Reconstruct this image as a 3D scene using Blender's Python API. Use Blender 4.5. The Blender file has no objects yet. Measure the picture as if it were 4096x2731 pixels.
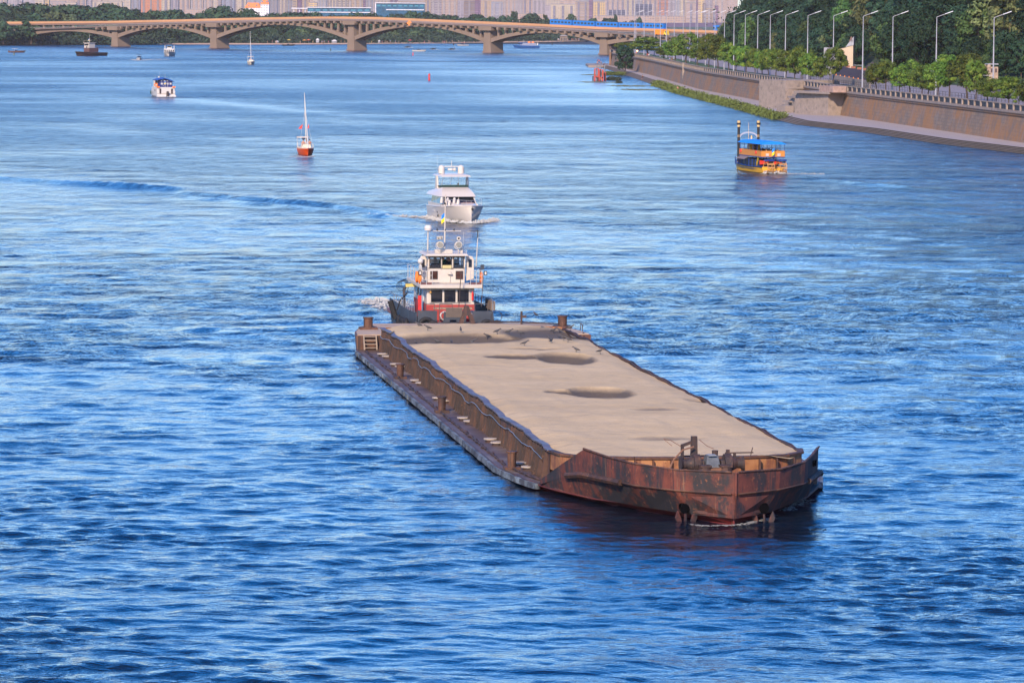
import bpy, math, random
from math import sin, cos, pi, radians, sqrt
import numpy as np
from mathutils import noise as mnoise
from mathutils import Vector, Matrix

# ------------------------------------------------------------------ camera, sky, sun
sc = bpy.context.scene
F = 16400.0; H = 22.0; HY = 45.0; ROLL = radians(0.4)     # focal length, horizon row in photograph pixels; eye height in metres
PITCH = math.atan((1365.5 - HY) / F)
cam_d = bpy.data.cameras.new('camera'); cam = bpy.data.objects.new('camera', cam_d); sc.collection.objects.link(cam)
cam_d.sensor_width = 36.0; cam_d.lens = F / 4096 * 36.0; cam_d.clip_start = 5; cam_d.clip_end = 30000
cam.matrix_world = Matrix.Translation((0, 0, H)) @ Matrix.Rotation(pi / 2 - PITCH, 4, 'X') @ Matrix.Rotation(ROLL, 4, 'Z')
sc.camera = cam

SEL = radians(30)
SUN = Vector((-0.28, -0.96, 0.0)).normalized() * cos(SEL); SUN.z = sin(SEL)
world = bpy.data.worlds.new('World'); sc.world = world; world.use_nodes = True
wn = world.node_tree.nodes; wl = world.node_tree.links; wn.clear()
sky = wn.new('ShaderNodeTexSky'); sky.sky_type = 'NISHITA'; sky.sun_disc = False
sky.sun_elevation = SEL; sky.sun_rotation = math.atan2(SUN.x, SUN.y)
sky.air_density = 1.0; sky.dust_density = 0.6; sky.ozone_density = 2.3
hs = wn.new('ShaderNodeHueSaturation'); hs.inputs['Saturation'].default_value = 1.55
bg = wn.new('ShaderNodeBackground'); bg.inputs['Strength'].default_value = 0.128
wo = wn.new('ShaderNodeOutputWorld')
wl.new(sky.outputs[0], hs.inputs['Color']); tint = wn.new('ShaderNodeMix'); tint.data_type = 'RGBA'; tint.blend_type = 'MULTIPLY'; tint.inputs[0].default_value = 1.0; tint.inputs[7].default_value = (0.84, 0.93, 1.30, 1)
wl.new(hs.outputs[0], tint.inputs[6]); wl.new(tint.outputs[2], bg.inputs['Color']); wl.new(bg.outputs[0], wo.inputs['Surface'])
sun_d = bpy.data.lights.new('sun', 'SUN'); sun_d.energy = 3.7; sun_d.angle = radians(0.9); sun_d.color = (1.0, 0.80, 0.58)
sun = bpy.data.objects.new('sun', sun_d); sc.collection.objects.link(sun)
sun.rotation_mode = 'QUATERNION'; sun.rotation_quaternion = SUN.to_track_quat('Z', 'Y')
sc.view_settings.view_transform = 'Standard'; sc.view_settings.look = 'None'
sc.view_settings.exposure = 0.75; sc.view_settings.gamma = 1.0
sc.cycles.max_bounces = 5; sc.cycles.transparent_max_bounces = 6; sc.cycles.volume_bounces = 0
rnd = random.Random(7)

# ------------------------------------------------------------------ photo pixels (4096 wide) -> points on real planes
def ray(x, y):
    u, v = x - 2048.0, y - 1365.5
    c, s = cos(ROLL), sin(ROLL)
    a, b = u * c + v * s, -u * s + v * c
    cp, sp = cos(PITCH), sin(PITCH)
    return (a, F * cp - b * sp, -F * sp - b * cp)
def gp(x, y, z=0.0):
    r = ray(x, y); t = (z - H) / r[2]
    return Vector((r[0] * t, r[1] * t, z))
def at(x, y, d):
    r = ray(x, y); t = d / r[1]
    return Vector((r[0] * t, d, H + r[2] * t))
def interp(tab, x):
    if x <= tab[0][0]: return tab[0][1]
    for (a, b), (c, d) in zip(tab, tab[1:]):
        if x <= c: return b + (d - b) * (x - a) / (c - a)
    return tab[-1][1]

# ------------------------------------------------------------------ materials
MATS = {}
def nt(name):
    m = bpy.data.materials.new(name); m.use_nodes = True
    t = m.node_tree; t.nodes.clear()
    o = t.nodes.new('ShaderNodeOutputMaterial'); p = t.nodes.new('ShaderNodeBsdfPrincipled')
    t.links.new(p.outputs[0], o.inputs['Surface'])
    return m, t, p
def node(t, kind, **kw):
    n = t.nodes.new(kind)
    for k, v in kw.items():
        if k in n.inputs.keys(): n.inputs[k].default_value = v
        else: setattr(n, k, v)
    return n
def ramp(t, fac, stops):
    r = t.nodes.new('ShaderNodeValToRGB'); e = r.color_ramp.elements
    while len(e) < len(stops): e.new(0.5)
    for i, (p, c) in enumerate(stops):
        e[i].position = p; e[i].color = (c[0], c[1], c[2], 1) if hasattr(c, '__len__') else (c, c, c, 1)
    t.links.new(fac, r.inputs[0]); return r.outputs[0]
def mixc(t, fac, a, b, blend='MIX'):
    m = t.nodes.new('ShaderNodeMix'); m.data_type = 'RGBA'; m.blend_type = blend
    for s, v in ((m.inputs[0], fac), (m.inputs[6], a), (m.inputs[7], b)):
        if hasattr(v, 'is_linked'): t.links.new(v, s)
        elif hasattr(v, '__len__'): s.default_value = (v[0], v[1], v[2], 1)
        else: s.default_value = v
    return m.outputs[2]
def noise(t, scale, detail=4, rough=0.6, stretch=None, coord='Object'):
    tc = t.nodes.new('ShaderNodeTexCoord'); src = tc.outputs[coord]
    if stretch:
        mp = t.nodes.new('ShaderNodeMapping'); mp.inputs['Scale'].default_value = stretch
        t.links.new(src, mp.inputs[0]); src = mp.outputs[0]
    n = t.nodes.new('ShaderNodeTexNoise'); n.inputs['Scale'].default_value = scale
    n.inputs['Detail'].default_value = detail; n.inputs['Roughness'].default_value = rough
    t.links.new(src, n.inputs['Vector']); return n.outputs['Fac']
def bump(t, p, fac, strength=0.4, dist=0.05):
    b = t.nodes.new('ShaderNodeBump'); b.inputs['Strength'].default_value = strength; b.inputs['Distance'].default_value = dist
    t.links.new(fac, b.inputs['Height']); t.links.new(b.outputs[0], p.inputs['Normal'])
def M(name, col, rough=0.6, metal=0.0, var=0.18, scale=3.0, dirt=None, stretch=None, bmp=0.0, spec=0.4, alpha=None):
    """painted / plain surface with worn, uneven tone"""
    if name in MATS: return MATS[name]
    m, t, p = nt(name)
    n = noise(t, scale, 5, 0.65, stretch)
    lo = tuple(c * (1 - var) for c in col); hi = tuple(min(1, c * (1 + var)) for c in col)
    c = ramp(t, n, [(0.3, lo), (0.7, hi)])
    if dirt:
        d = noise(t, dirt[1], 6, 0.7, dirt[3] if len(dirt) > 3 else None)
        f = ramp(t, d, [(dirt[2], 0.0), (min(1, dirt[2] + 0.12), 0.85)])
        c = mixc(t, f, c, dirt[0])
    t.links.new(c, p.inputs['Base Color'])
    p.inputs['Roughness'].default_value = rough; p.inputs['Metallic'].default_value = metal
    p.inputs['Specular IOR Level'].default_value = spec
    if bmp: bump(t, p, n, bmp, 0.05)
    MATS[name] = m; return m

# ------------------------------------------------------------------ mesh builder
class MB:
    def __init__(s): s.v = []; s.f = []; s.uv = []
    def add(s, vs, fs):
        o = len(s.v); s.v += [tuple(p) for p in vs]; s.f += [tuple(i + o for i in f) for f in fs]; return s
    def box(s, c, d, rz=0.0, top=None, rx=0.0):
        x, y, z = d[0] / 2, d[1] / 2, d[2] / 2; k = top if top else (1, 1)
        vs = [(-x, -y, -z), (x, -y, -z), (x, y, -z), (-x, y, -z), (-x * k[0], -y * k[1], z), (x * k[0], -y * k[1], z), (x * k[0], y * k[1], z), (-x * k[0], y * k[1], z)]
        R = Matrix.Rotation(rz, 3, 'Z') @ Matrix.Rotation(rx, 3, 'X')
        vs = [tuple(R @ Vector(p) + Vector(c)) for p in vs]
        return s.add(vs, [(0, 3, 2, 1), (4, 5, 6, 7), (0, 1, 5, 4), (1, 2, 6, 5), (2, 3, 7, 6), (3, 0, 4, 7)])
    def beam(s, a, b, w, h):
        a, b = Vector(a), Vector(b); d = (b - a).normalized()
        up = Vector((0, 0, 1)) if abs(d.z) < 0.95 else Vector((0, 1, 0))
        r = d.cross(up).normalized() * w / 2; u = r.cross(d).normalized() * h / 2
        vs = [a - r - u, a + r - u, a + r + u, a - r + u, b - r - u, b + r - u, b + r + u, b - r + u]
        return s.add(vs, [(0, 1, 2, 3), (7, 6, 5, 4), (0, 4, 5, 1), (1, 5, 6, 2), (2, 6, 7, 3), (3, 7, 4, 0)])
    def cyl(s, a, b, r0, r1=None, n=10, caps=True):
        r1 = r0 if r1 is None else r1; a, b = Vector(a), Vector(b); d = (b - a).normalized()
        u = d.orthogonal().normalized(); w = d.cross(u); vs = []
        for p, r in ((a, r0), (b, r1)):
            for i in range(n):
                t = 2 * pi * i / n; vs.append(p + (u * cos(t) + w * sin(t)) * r)
        fs = [(i, (i + 1) % n, n + (i + 1) % n, n + i) for i in range(n)]
        if caps: fs += [tuple(range(n - 1, -1, -1)), tuple(range(n, 2 * n))]
        return s.add(vs, fs)
    def tube(s, pts, r, n=6):
        pts = [Vector(p) for p in pts]; vs = []; rs = r if hasattr(r, '__len__') else [r] * len(pts)
        for i, p in enumerate(pts):
            d = (pts[min(i + 1, len(pts) - 1)] - pts[max(i - 1, 0)]).normalized()
            up = Vector((0, 0, 1)) if abs(d.z) < 0.9 else Vector((1, 0, 0))
            u = d.cross(up).normalized(); w = u.cross(d)
            vs += [p + (u * cos(2 * pi * k / n) + w * sin(2 * pi * k / n)) * rs[i] for k in range(n)]
        fs = [(i * n + k, i * n + (k + 1) % n, (i + 1) * n + (k + 1) % n, (i + 1) * n + k) for i in range(len(pts) - 1) for k in range(n)]
        fs += [tuple(range(n - 1, -1, -1)), tuple((len(pts) - 1) * n + k for k in range(n))]
        return s.add(vs, fs)
    def prism(s, poly, z0, z1):
        n = len(poly)
        A = sum(poly[i][0] * poly[(i + 1) % n][1] - poly[(i + 1) % n][0] * poly[i][1] for i in range(n))
        if A < 0: poly = poly[::-1]
        g = (lambda z, i: z[i] if hasattr(z, '__len__') else z)
        if A < 0 and hasattr(z1, '__len__'): z1 = z1[::-1]
        if A < 0 and hasattr(z0, '__len__'): z0 = z0[::-1]
        vs = [(p[0], p[1], g(z0, i)) for i, p in enumerate(poly)] + [(p[0], p[1], g(z1, i)) for i, p in enumerate(poly)]
        return s.add(vs, [tuple(range(n - 1, -1, -1)), tuple(range(n, 2 * n))] + [(i, (i + 1) % n, n + (i + 1) % n, n + i) for i in range(n)])
    def plate(s, prof, axis, a, b):
        """profile in the plane across an axis, extruded from a to b: axis x -> prof=(y,z); axis y -> prof=(x,z)"""
        n = len(prof)
        if axis == 'x': vs = [(a, p[0], p[1]) for p in prof] + [(b, p[0], p[1]) for p in prof]
        else: vs = [(p[0], a, p[1]) for p in prof] + [(p[0], b, p[1]) for p in prof]
        return s.add(vs, [tuple(range(n - 1, -1, -1)), tuple(range(n, 2 * n))] + [(i, (i + 1) % n, n + (i + 1) % n, n + i) for i in range(n)])
    def loft(s, rings, close=True, cap0=True, cap1=True):
        n = len(rings[0]); vs = [p for r in rings for p in r]; m = n if close else n - 1
        fs = [(i * n + k, i * n + (k + 1) % n, (i + 1) * n + (k + 1) % n, (i + 1) * n + k) for i in range(len(rings) - 1) for k in range(m)]
        if cap0: fs.append(tuple(range(n - 1, -1, -1)))
        if cap1: fs.append(tuple((len(rings) - 1) * n + k for k in range(n)))
        return s.add(vs, fs)
    def ball(s, c, r, n=10, m=7):
        rr = r if hasattr(r, '__len__') else (r, r, r)
        rings = []
        for j in range(m + 1):
            ph = -pi / 2 + pi * j / m; cr = max(cos(ph), 0.02)
            rings.append([(c[0] + rr[0] * cr * cos(2 * pi * i / n), c[1] + rr[1] * cr * sin(2 * pi * i / n), c[2] + rr[2] * sin(ph)) for i in range(n)])
        return s.loft(rings)
    def torus(s, c, R, r, axis='y', n=18, m=8, squash=1.0):
        rings = []
        for i in range(n):
            a = 2 * pi * i / n; ring = []
            for k in range(m):
                b = 2 * pi * k / m; q = R + r * cos(b); h = r * squash * sin(b)
                p = {'y': (q * cos(a), h, q * sin(a)), 'x': (h, q * cos(a), q * sin(a)), 'z': (q * cos(a), q * sin(a), h)}[axis]
                ring.append((c[0] + p[0], c[1] + p[1], c[2] + p[2]))
            rings.append(ring)
        rings.append(rings[0]); return s.loft(rings, True, False, False)
    def build(s, name, mat, parent=None, smooth=False, bevel=0.0):
        me = bpy.data.meshes.new(name); me.from_pydata(s.v, [], s.f); me.validate(); me.update()
        if smooth:
            me.polygons.foreach_set('use_smooth', [True] * len(me.polygons))
        if mat: me.materials.append(mat)
        o = bpy.data.objects.new(name, me); sc.collection.objects.link(o)
        if parent: o.parent = parent
        if smooth:
            try: me.set_sharp_from_angle(angle=radians(40))
            except Exception: pass
        if bevel:
            b = o.modifiers.new('bevel', 'BEVEL'); b.width = bevel; b.segments = 2; b.limit_method = 'ANGLE'
        return o
def tag(o, label=None, cat=None, group=None, kind=None):
    for k, v in (('label', label), ('category', cat), ('group', group), ('kind', kind)):
        if v: o[k] = v
    return o
def empty(name, loc, rz=0.0, label=None, cat=None, group=None, scale=None):
    o = bpy.data.objects.new(name, None); sc.collection.objects.link(o)
    o.location = loc; o.rotation_euler = (0, 0, rz); o.empty_display_size = 1
    if scale: o.scale = (scale,) * 3 if not hasattr(scale, '__len__') else scale
    return tag(o, label, cat, group)
def copy_tree(o, parent=None):
    c = o.copy(); sc.collection.objects.link(c)
    if parent: c.parent = parent
    for ch in list(o.children): copy_tree(ch, c)
    return c
def place(o, loc, rz, label, group=None, scale=None):
    o.location = loc; o.rotation_euler = (0, 0, rz); o['label'] = label
    if group: o['group'] = group
    if scale: o.scale = (scale,) * 3 if not hasattr(scale, '__len__') else scale
    return o
ORD = ['nearest', 'second', 'third', 'fourth', 'fifth', 'sixth', 'seventh', 'eighth', 'ninth', 'tenth', 'eleventh', 'twelfth', 'thirteenth', 'fourteenth', 'fifteenth', 'sixteenth', 'seventeenth', 'eighteenth', 'nineteenth', 'twentieth', 'twenty-first', 'twenty-second', 'twenty-third', 'twenty-fourth', 'twenty-fifth', 'twenty-sixth', 'twenty-seventh', 'twenty-eighth', 'twenty-ninth', 'thirtieth']

# ------------------------------------------------------------------ water
WALL = [(120, 440), (104, 520), (84.3, 677.6), (66.5, 866.5), (58.6, 1000), (51.2, 1130), (45.9, 1385), (38, 1624)]   # foot of the quay wall (x, y)
SHORE = [(118, 400), (104, 520), (92, 580), (80.4, 646), (71.2, 699), (64.5, 761), (55.2, 810), (53.1, 857), (50.7, 944), (43.9, 1117), (38.6, 1412), (32.8, 1689)]
def vnoise(x, y, seed):
    xi = np.floor(x).astype(np.int64); yi = np.floor(y).astype(np.int64); fx = x - xi; fy = y - yi
    fx = fx * fx * (3 - 2 * fx); fy = fy * fy * (3 - 2 * fy)
    def hsh(a, b):
        n = (a * 374761393 + b * 668265263 + seed * 1442695041) & 0x7fffffff
        n = ((n ^ (n >> 13)) * 1274126177) & 0x7fffffff
        return ((n ^ (n >> 16)) & 0xffff) / 65535.0
    return (hsh(xi, yi) * (1 - fx) + hsh(xi + 1, yi) * fx) * (1 - fy) + (hsh(xi, yi + 1) * (1 - fx) + hsh(xi + 1, yi + 1) * fx) * fy
def wave_field(X, Y, dy):
    """height of the river surface: many small crossing waves, fading where the mesh is too coarse to carry them"""
    rs = np.random.RandomState(5); h = np.zeros_like(X)
    # broad patches of rough and calm water
    patch = np.zeros_like(X)
    xr = X * 0.96 + Y * 0.28; yr = Y * 0.96 - X * 0.28
    for o_, (lx, ly, k) in enumerate(((60, 75, .9), (26, 30, .75), (12, 13, .55), (6, 6, .40), (3.1, 3, .3))):
        wt = np.clip(ly / np.maximum(dy, .01) / 2 - .6, 0, 1) if ly < 20 else 1.0
        patch += k * wt * (vnoise(xr / lx + 31.7 * o_, yr / ly + 17.1, 11 + o_) - .5)
    patch = 0.5 + 0.5 * np.tanh(patch * 3.0)
    for i in range(110):
        lam = 0.55 * (14 / 0.55) ** (rs.rand() ** 1.25); th = rs.normal(1.45, 0.55 + 0.5 * min(1, lam / 6)); ph = rs.uniform(0, 6.28)
        k = 2 * pi / lam
        amp = 0.0043 * lam ** 0.70 * rs.uniform(0.5, 1.4) * (1.0 if lam < 3 else (3 / lam) ** 1.1)
        fade = (1.0 if lam < 2 else np.clip(420 / Y, 0, 1) ** 1.5) * np.clip((lam / np.maximum(dy, 0.01) - 2.2) / 2.0, 0, 1)
        w = X * cos(th) + Y * sin(th)
        g = 0.35 + 0.95 * patch if lam < 3 else 1.0
        warp = 0.9 * np.sin(X / (6.1 + lam) + Y / (9.3 + 2 * lam) + i)
        s = np.sin(k * w + ph + warp)
        h += amp * fade * g * (s + 0.25 * np.cos(2 * (k * w + ph + warp)))
    return h, patch
def ridge(X, Y, a, b, height, sig, h):
    a, b = Vector(a[:2]), Vector(b[:2]); d = (b - a); L = d.length; d /= L
    u = (X - a.x) * d.x + (Y - a.y) * d.y; v = -(X - a.x) * d.y + (Y - a.y) * d.x
    e = np.clip(np.minimum(u, L - u) / 8, 0, 1)
    v = v + 0.9 * np.sin(u / 11) + 0.25 * np.sin(u / 3.7)
    h += height * e * np.exp(-(v / sig) ** 2) * (0.75 + 0.5 * (vnoise(u / 9.0, u * 0, 77) - .5) + 0.1)
def make_water():
    ys = [88.0]
    while ys[-1] < 2700: ys.append(ys[-1] + max(0.2, ys[-1] ** 2 / 150000.0))
    ys = np.array(ys); us = np.linspace(-0.20, 0.20, 340)
    Y, U = np.meshgrid(ys, us, indexing='ij'); X = U * Y
    X = X + 0.0; dyr = np.gradient(ys)[:, None] * np.ones_like(U); dx = np.maximum(dyr, Y * 0.40 / 340)
    h, patch = wave_field(X, Y, dx)
    # wash of the motor yacht running off to the left, wakes of the boats, bow waves of the barge
    ridge(X, Y, gp(-80, 706), gp(820, 770), 0.42, 1.4, h)
    ridge(X, Y, gp(700, 765), gp(1560, 856), 0.46, 1.3, h)
    ridge(X, Y, gp(60, 706), gp(1500, 838), 0.16, 1.2, h)
    ridge(X, Y, gp(600, 770), gp(1500, 862), 0.18, 1.1, h)
    ridge(X, Y, gp(1400, 850), gp(1700, 880), 0.30, 1.0, h)
    ridge(X, Y, gp(3140, 700), gp(3700, 760), 0.22, 1.2, h)
    ridge(X, Y, gp(3300, 1960), gp(4000, 1900), 0.22, 0.7, h)
    ridge(X, Y, gp(3150, 2040), gp(3900, 2150), 0.10, 0.8, h)
    ridge(X, Y, gp(2300, 2080), gp(1500, 2330), 0.12, 0.9, h)
    ridge(X, Y, gp(1300, 1160), gp(1560, 1260), 0.20, .8, h)
    ridge(X, Y, gp(1050, 1120), gp(1480, 1180), 0.16, .8, h)
    ridge(X, Y, gp(1430, 1420), gp(700, 1300), 0.16, 1.0, h)
    # roughness of the ripples carried by the material (0 = oily calm, 1 = wind-ruffled)
    rough = 0.30 + 0.85 * patch
    def calm(a, b, sig, k):
        nonlocal rough
        a, b = Vector(a[:2]), Vector(b[:2]); d = b - a; L = d.length; d /= L
        u = (X - a.x) * d.x + (Y - a.y) * d.y; v = -(X - a.x) * d.y + (Y - a.y) * d.x
        e = np.clip(np.minimum(u + 6, L + 6 - u) / 12, 0, 1)
        rough = rough * (1 - k * e * np.exp(-(v / sig) ** 2))
    calm(gp(705, 392), gp(1300, 450), 9, 0.8)
    calm(gp(2060, 250), gp(2420, 420), 60, 0.6)
    calm(gp(2150, 300), gp(2900, 440), 22, 0.6)
    calm(gp(2300, 2300), gp(3200, 2330), 7, 0.65)
    calm(gp(2500, 2480), gp(3200, 2500), 5, 0.6)
    calm(gp(1300, 1290), gp(1560, 1330), 12, 0.5)
    calm(gp(2300, 2110), gp(3200, 2110), 4.0, 0.6)
    calm(gp(900, 2590), gp(1700, 2620), 5, 0.7)
    calm(gp(100, 2050), gp(1300, 2030), 12, 0.4)
    h -= h[-1:, :] * 0
    n, m = Y.shape
    co = np.empty((n * m, 3)); co[:, 0] = X.ravel(); co[:, 1] = Y.ravel(); co[:, 2] = h.ravel()
    idx = np.arange(n * m).reshape(n, m)
    q = np.stack([idx[:-1, :-1], idx[:-1, 1:], idx[1:, 1:], idx[1:, :-1]], -1).reshape(-1, 4)
    # far and side sheet continues the surface out of the fan
    me = bpy.data.meshes.new('water'); me.vertices.add(n * m); me.vertices.foreach_set('co', co.ravel())
    me.loops.add(q.size); me.loops.foreach_set('vertex_index', q.ravel().astype(np.int32))
    me.polygons.add(len(q)); me.polygons.foreach_set('loop_start', np.arange(0, q.size, 4, dtype=np.int32)); me.polygons.foreach_set('loop_total', np.full(len(q), 4, dtype=np.int32))
    me.update(); me.polygons.foreach_set('use_smooth', [True] * len(q))
    fine = np.clip((Y - 200) / 900, 0, 1) ** 0.7 * (0.07 + 0.15 * np.clip(rough, 0, 1.2)) + 0.06
    af = me.attributes.new('fine', 'FLOAT', 'POINT'); af.data.foreach_set('value', fine.ravel().astype(np.float32))
    at_ = me.attributes.new('ruffle', 'FLOAT', 'POINT'); at_.data.foreach_set('value', rough.ravel().astype(np.float32))
    m_, t, p = nt('river_water')
    p.inputs['Base Color'].default_value = (0.004, 0.010, 0.022, 1); p.inputs['Roughness'].default_value = 0.07
    p.inputs['IOR'].default_value = 1.333; p.inputs['Specular IOR Level'].default_value = 0.5
    geo = t.nodes.new('ShaderNodeNewGeometry')
    def tex(scale, st, rot, det, rgh):
        mp = t.nodes.new('ShaderNodeMapping'); mp.inputs['Scale'].default_value = st; mp.inputs['Rotation'].default_value = (0, 0, rot)
        t.links.new(geo.outputs['Position'], mp.inputs[0])
        k = t.nodes.new('ShaderNodeTexNoise'); k.inputs['Scale'].default_value = scale; k.inputs['Detail'].default_value = det; k.inputs['Roughness'].default_value = rgh
        k.inputs['Distortion'].default_value = 0.6
        t.links.new(mp.outputs[0], k.inputs['Vector']); return k.outputs['Fac']
    a1 = tex(0.45, (0.6, 1.0, 1), 0.25, 5, 0.62)    # metre-scale chop
    a2 = tex(2.3, (0.7, 1.0, 1), -0.4, 4, 0.6)      # ripples
    a3 = tex(0.22, (1.6, 0.5, 1), 0.10, 5, 0.7)   # wider chop that still reads far off
    att = t.nodes.new('ShaderNodeAttribute'); att.attribute_name = 'ruffle'
    af_ = t.nodes.new('ShaderNodeAttribute'); af_.attribute_name = 'fine'; t.links.new(af_.outputs['Fac'], p.inputs['Roughness'])
    def math_(op, a, b):
        k = t.nodes.new('ShaderNodeMath'); k.operation = op
        for s, v in ((k.inputs[0], a), (k.inputs[1], b)):
            if hasattr(v, 'is_linked'): t.links.new(v, s)
            else: s.default_value = v
        return k.outputs[0]
    hgt = math_('ADD', math_('MULTIPLY', a1, 0.55), math_('MULTIPLY', a2, 0.14))
    far = math_('MULTIPLY', math_('MULTIPLY', a3, math_('SUBTRACT', af_.outputs['Fac'], 0.06)), 95.0)
    hgt = math_('ADD', hgt, far)
    hgt = math_('MULTIPLY', hgt, att.outputs['Fac'])
    b = t.nodes.new('ShaderNodeBump'); b.inputs['Strength'].default_value = 0.6; b.inputs['Distance'].default_value = 1.0
    t.links.new(hgt, b.inputs['Height']); t.links.new(b.outputs[0], p.inputs['Normal'])
    me.materials.append(m_)
    o = bpy.data.objects.new('water', me); sc.collection.objects.link(o); tag(o, kind='structure')
    MATS['river_water'] = m_
    return o
make_water()
w2 = MB().add([(-9000, -300, -0.75), (9000, -300, -0.75), (9000, 16000, -0.75), (-9000, 16000, -0.75)], [(0, 1, 2, 3)]).build('river_bed', M('river_bed', (0.02, 0.035, 0.05), 0.9)); tag(w2, kind='structure')

# ------------------------------------------------------------------ barge (local axes: -Y is the bow, +X is to the right in the photo)
BA = radians(7.9); BO = Vector((0.585, 240.72, 0))
def bw(x, y, z=0.0):
    return Vector((BO.x + x * cos(BA) - y * sin(BA), BO.y + x * sin(BA) + y * cos(BA), z))
def rust_mat(name, base, spots, streak_scale=(1.5, 1.5, 0.12), bmp=0.3, wet=None):
    m, t, p = nt(name)
    n1 = noise(t, 0.55, 6, 0.7); n2 = noise(t, 1.6, 6, 0.7, streak_scale); n3 = noise(t, 5.0, 4, 0.6)
    c = ramp(t, n1, [(0.40, base[0]), (0.485, base[1]), (0.62, base[2])])
    c = mixc(t, ramp(t, n2, [(0.50, 0.0), (0.57, 0.85)]), c, spots[0])
    c = mixc(t, ramp(t, n3, [(0.60, 0.0), (0.70, 0.6)]), c, spots[1])
    t.links.new(c, p.inputs['Base Color']); p.inputs['Roughness'].default_value = 0.72; bump(t, p, n3, bmp, 0.04)
    MATS[name] = m; return m
RUST = rust_mat('rusty_hull', [(0.022, 0.017, 0.018), (0.10, 0.027, 0.018), (0.155, 0.040, 0.024)], [(0.022, 0.020, 0.024), (0.30, 0.10, 0.04)])
RUST2 = rust_mat('rusty_coaming', [(0.035, 0.018, 0.014), (0.080, 0.032, 0.018), (0.13, 0.056, 0.028)], [(0.035, 0.020, 0.018), (0.20, 0.095, 0.045)])
RUSTO = rust_mat('orange_rust_plate', [(0.18, 0.07, 0.03), (0.30, 0.13, 0.05), (0.36, 0.17, 0.07)], [(0.14, 0.05, 0.03), (0.40, 0.22, 0.10)])
RUSTD = rust_mat('dark_rust', [(0.025, 0.016, 0.015), (0.05, 0.026, 0.02), (0.085, 0.04, 0.028)], [(0.03, 0.02, 0.02), (0.16, 0.07, 0.035)])
RAIL = rust_mat('scuffed_rail', [(0.03, 0.035, 0.045), (0.10, 0.12, 0.14), (0.22, 0.26, 0.29)], [(0.04, 0.04, 0.05), (0.10, 0.05, 0.03)], (1, 1, 1))
DECK = M('wet_rusty_deck', (0.095, 0.058, 0.040), 0.55, 0, 0.45, 0.6, dirt=((0.20, 0.15, 0.11), 0.35, 0.52), bmp=0.2)
def waterband_hull():
    m, t, p = nt('hull_plating')
    geo = t.nodes.new('ShaderNodeTexCoord'); sx = t.nodes.new('ShaderNodeSeparateXYZ'); t.links.new(geo.outputs['Object'], sx.inputs[0])
    n1 = noise(t, 0.5, 6, 0.7); n2 = noise(t, 1.4, 6, 0.7, (1.6, 1.6, 0.10)); n3 = noise(t, 6, 4, 0.6); n4 = noise(t, 0.35, 3, 0.5, (1, 1, 0.3))
    c = ramp(t, n1, [(0.36, (0.026, 0.024, 0.030)), (0.50, (0.085, 0.034, 0.024)), (0.62, (0.15, 0.048, 0.028))])
    c = mixc(t, ramp(t, n2, [(0.48, 0.0), (0.60, 0.75)]), c, (0.16, 0.085, 0.045))
    n5 = noise(t, 1.3, 5, 0.65, (0.5, 2.2, 1)); c = mixc(t, ramp(t, n5, [(0.57, 0.0), (0.66, 0.6)]), c, (0.30, 0.225, 0.15))
    c = mixc(t, ramp(t, n4, [(0.54, 0.0), (0.60, 0.8)]), c, (0.022, 0.020, 0.026))
    c = mixc(t, ramp(t, n3, [(0.62, 0.0), (0.70, 0.6)]), c, (0.22, 0.12, 0.08))
    ad = t.nodes.new('ShaderNodeMath'); ad.operation = 'MULTIPLY_ADD'; t.links.new(n3, ad.inputs[0]); ad.inputs[1].default_value = -0.3; t.links.new(sx.outputs['Z'], ad.inputs[2])
    red = ramp(t, ad.outputs[0], [(0.05, 1.0), (0.20, 0.0)])
    c = mixc(t, red, c, (0.13, 0.012, 0.010))      # red anti-fouling paint close to the water
    t.links.new(c, p.inputs['Base Color']); p.inputs['Roughness'].default_value = 0.6; bump(t, p, n3, 0.3, 0.04)
    MATS['hull_plating'] = m; return m
HULL = waterband_hull()
def bow_mat():
    m = RUST.copy(); m.name = 'bow_plating'; t = m.node_tree; p = [n for n in t.nodes if n.type == 'BSDF_PRINCIPLED'][0]; src = p.inputs['Base Color'].links[0].from_socket
    tc = t.nodes.new('ShaderNodeTexCoord'); sx_ = t.nodes.new('ShaderNodeSeparateXYZ'); t.links.new(tc.outputs['Object'], sx_.inputs[0])
    low = ramp(t, sx_.outputs['Z'], [(0.0, 1.0), (1.0, 1.0)]); mr = t.nodes.new('ShaderNodeMapRange'); mr.inputs['From Min'].default_value = 1.25; mr.inputs['From Max'].default_value = 1.40; mr.inputs['To Min'].default_value = 1; mr.inputs['To Max'].default_value = .45
    t.links.new(sx_.outputs['Z'], mr.inputs[0])
    k = ramp(t, noise(t, 0.42, 7, 0.72, (1, 1, .8)), [(0.51, 0.0), (0.56, 1.0)]); mu = t.nodes.new('ShaderNodeMath'); mu.operation = 'MULTIPLY'; t.links.new(k, mu.inputs[0]); t.links.new(mr.outputs[0], mu.inputs[1])
    c = mixc(t, mu.outputs[0], src, (0.020, 0.018, 0.022))        # old black paint left on the plates
    s2 = ramp(t, noise(t, 2.2, 6, 0.7, (1.4, 1.4, .10)), [(0.60, 0.0), (0.68, .8)]); c = mixc(t, s2, c, (0.19, 0.10, 0.055))
    t.links.new(c, p.inputs['Base Color']); return m
BOWM = bow_mat()
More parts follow.
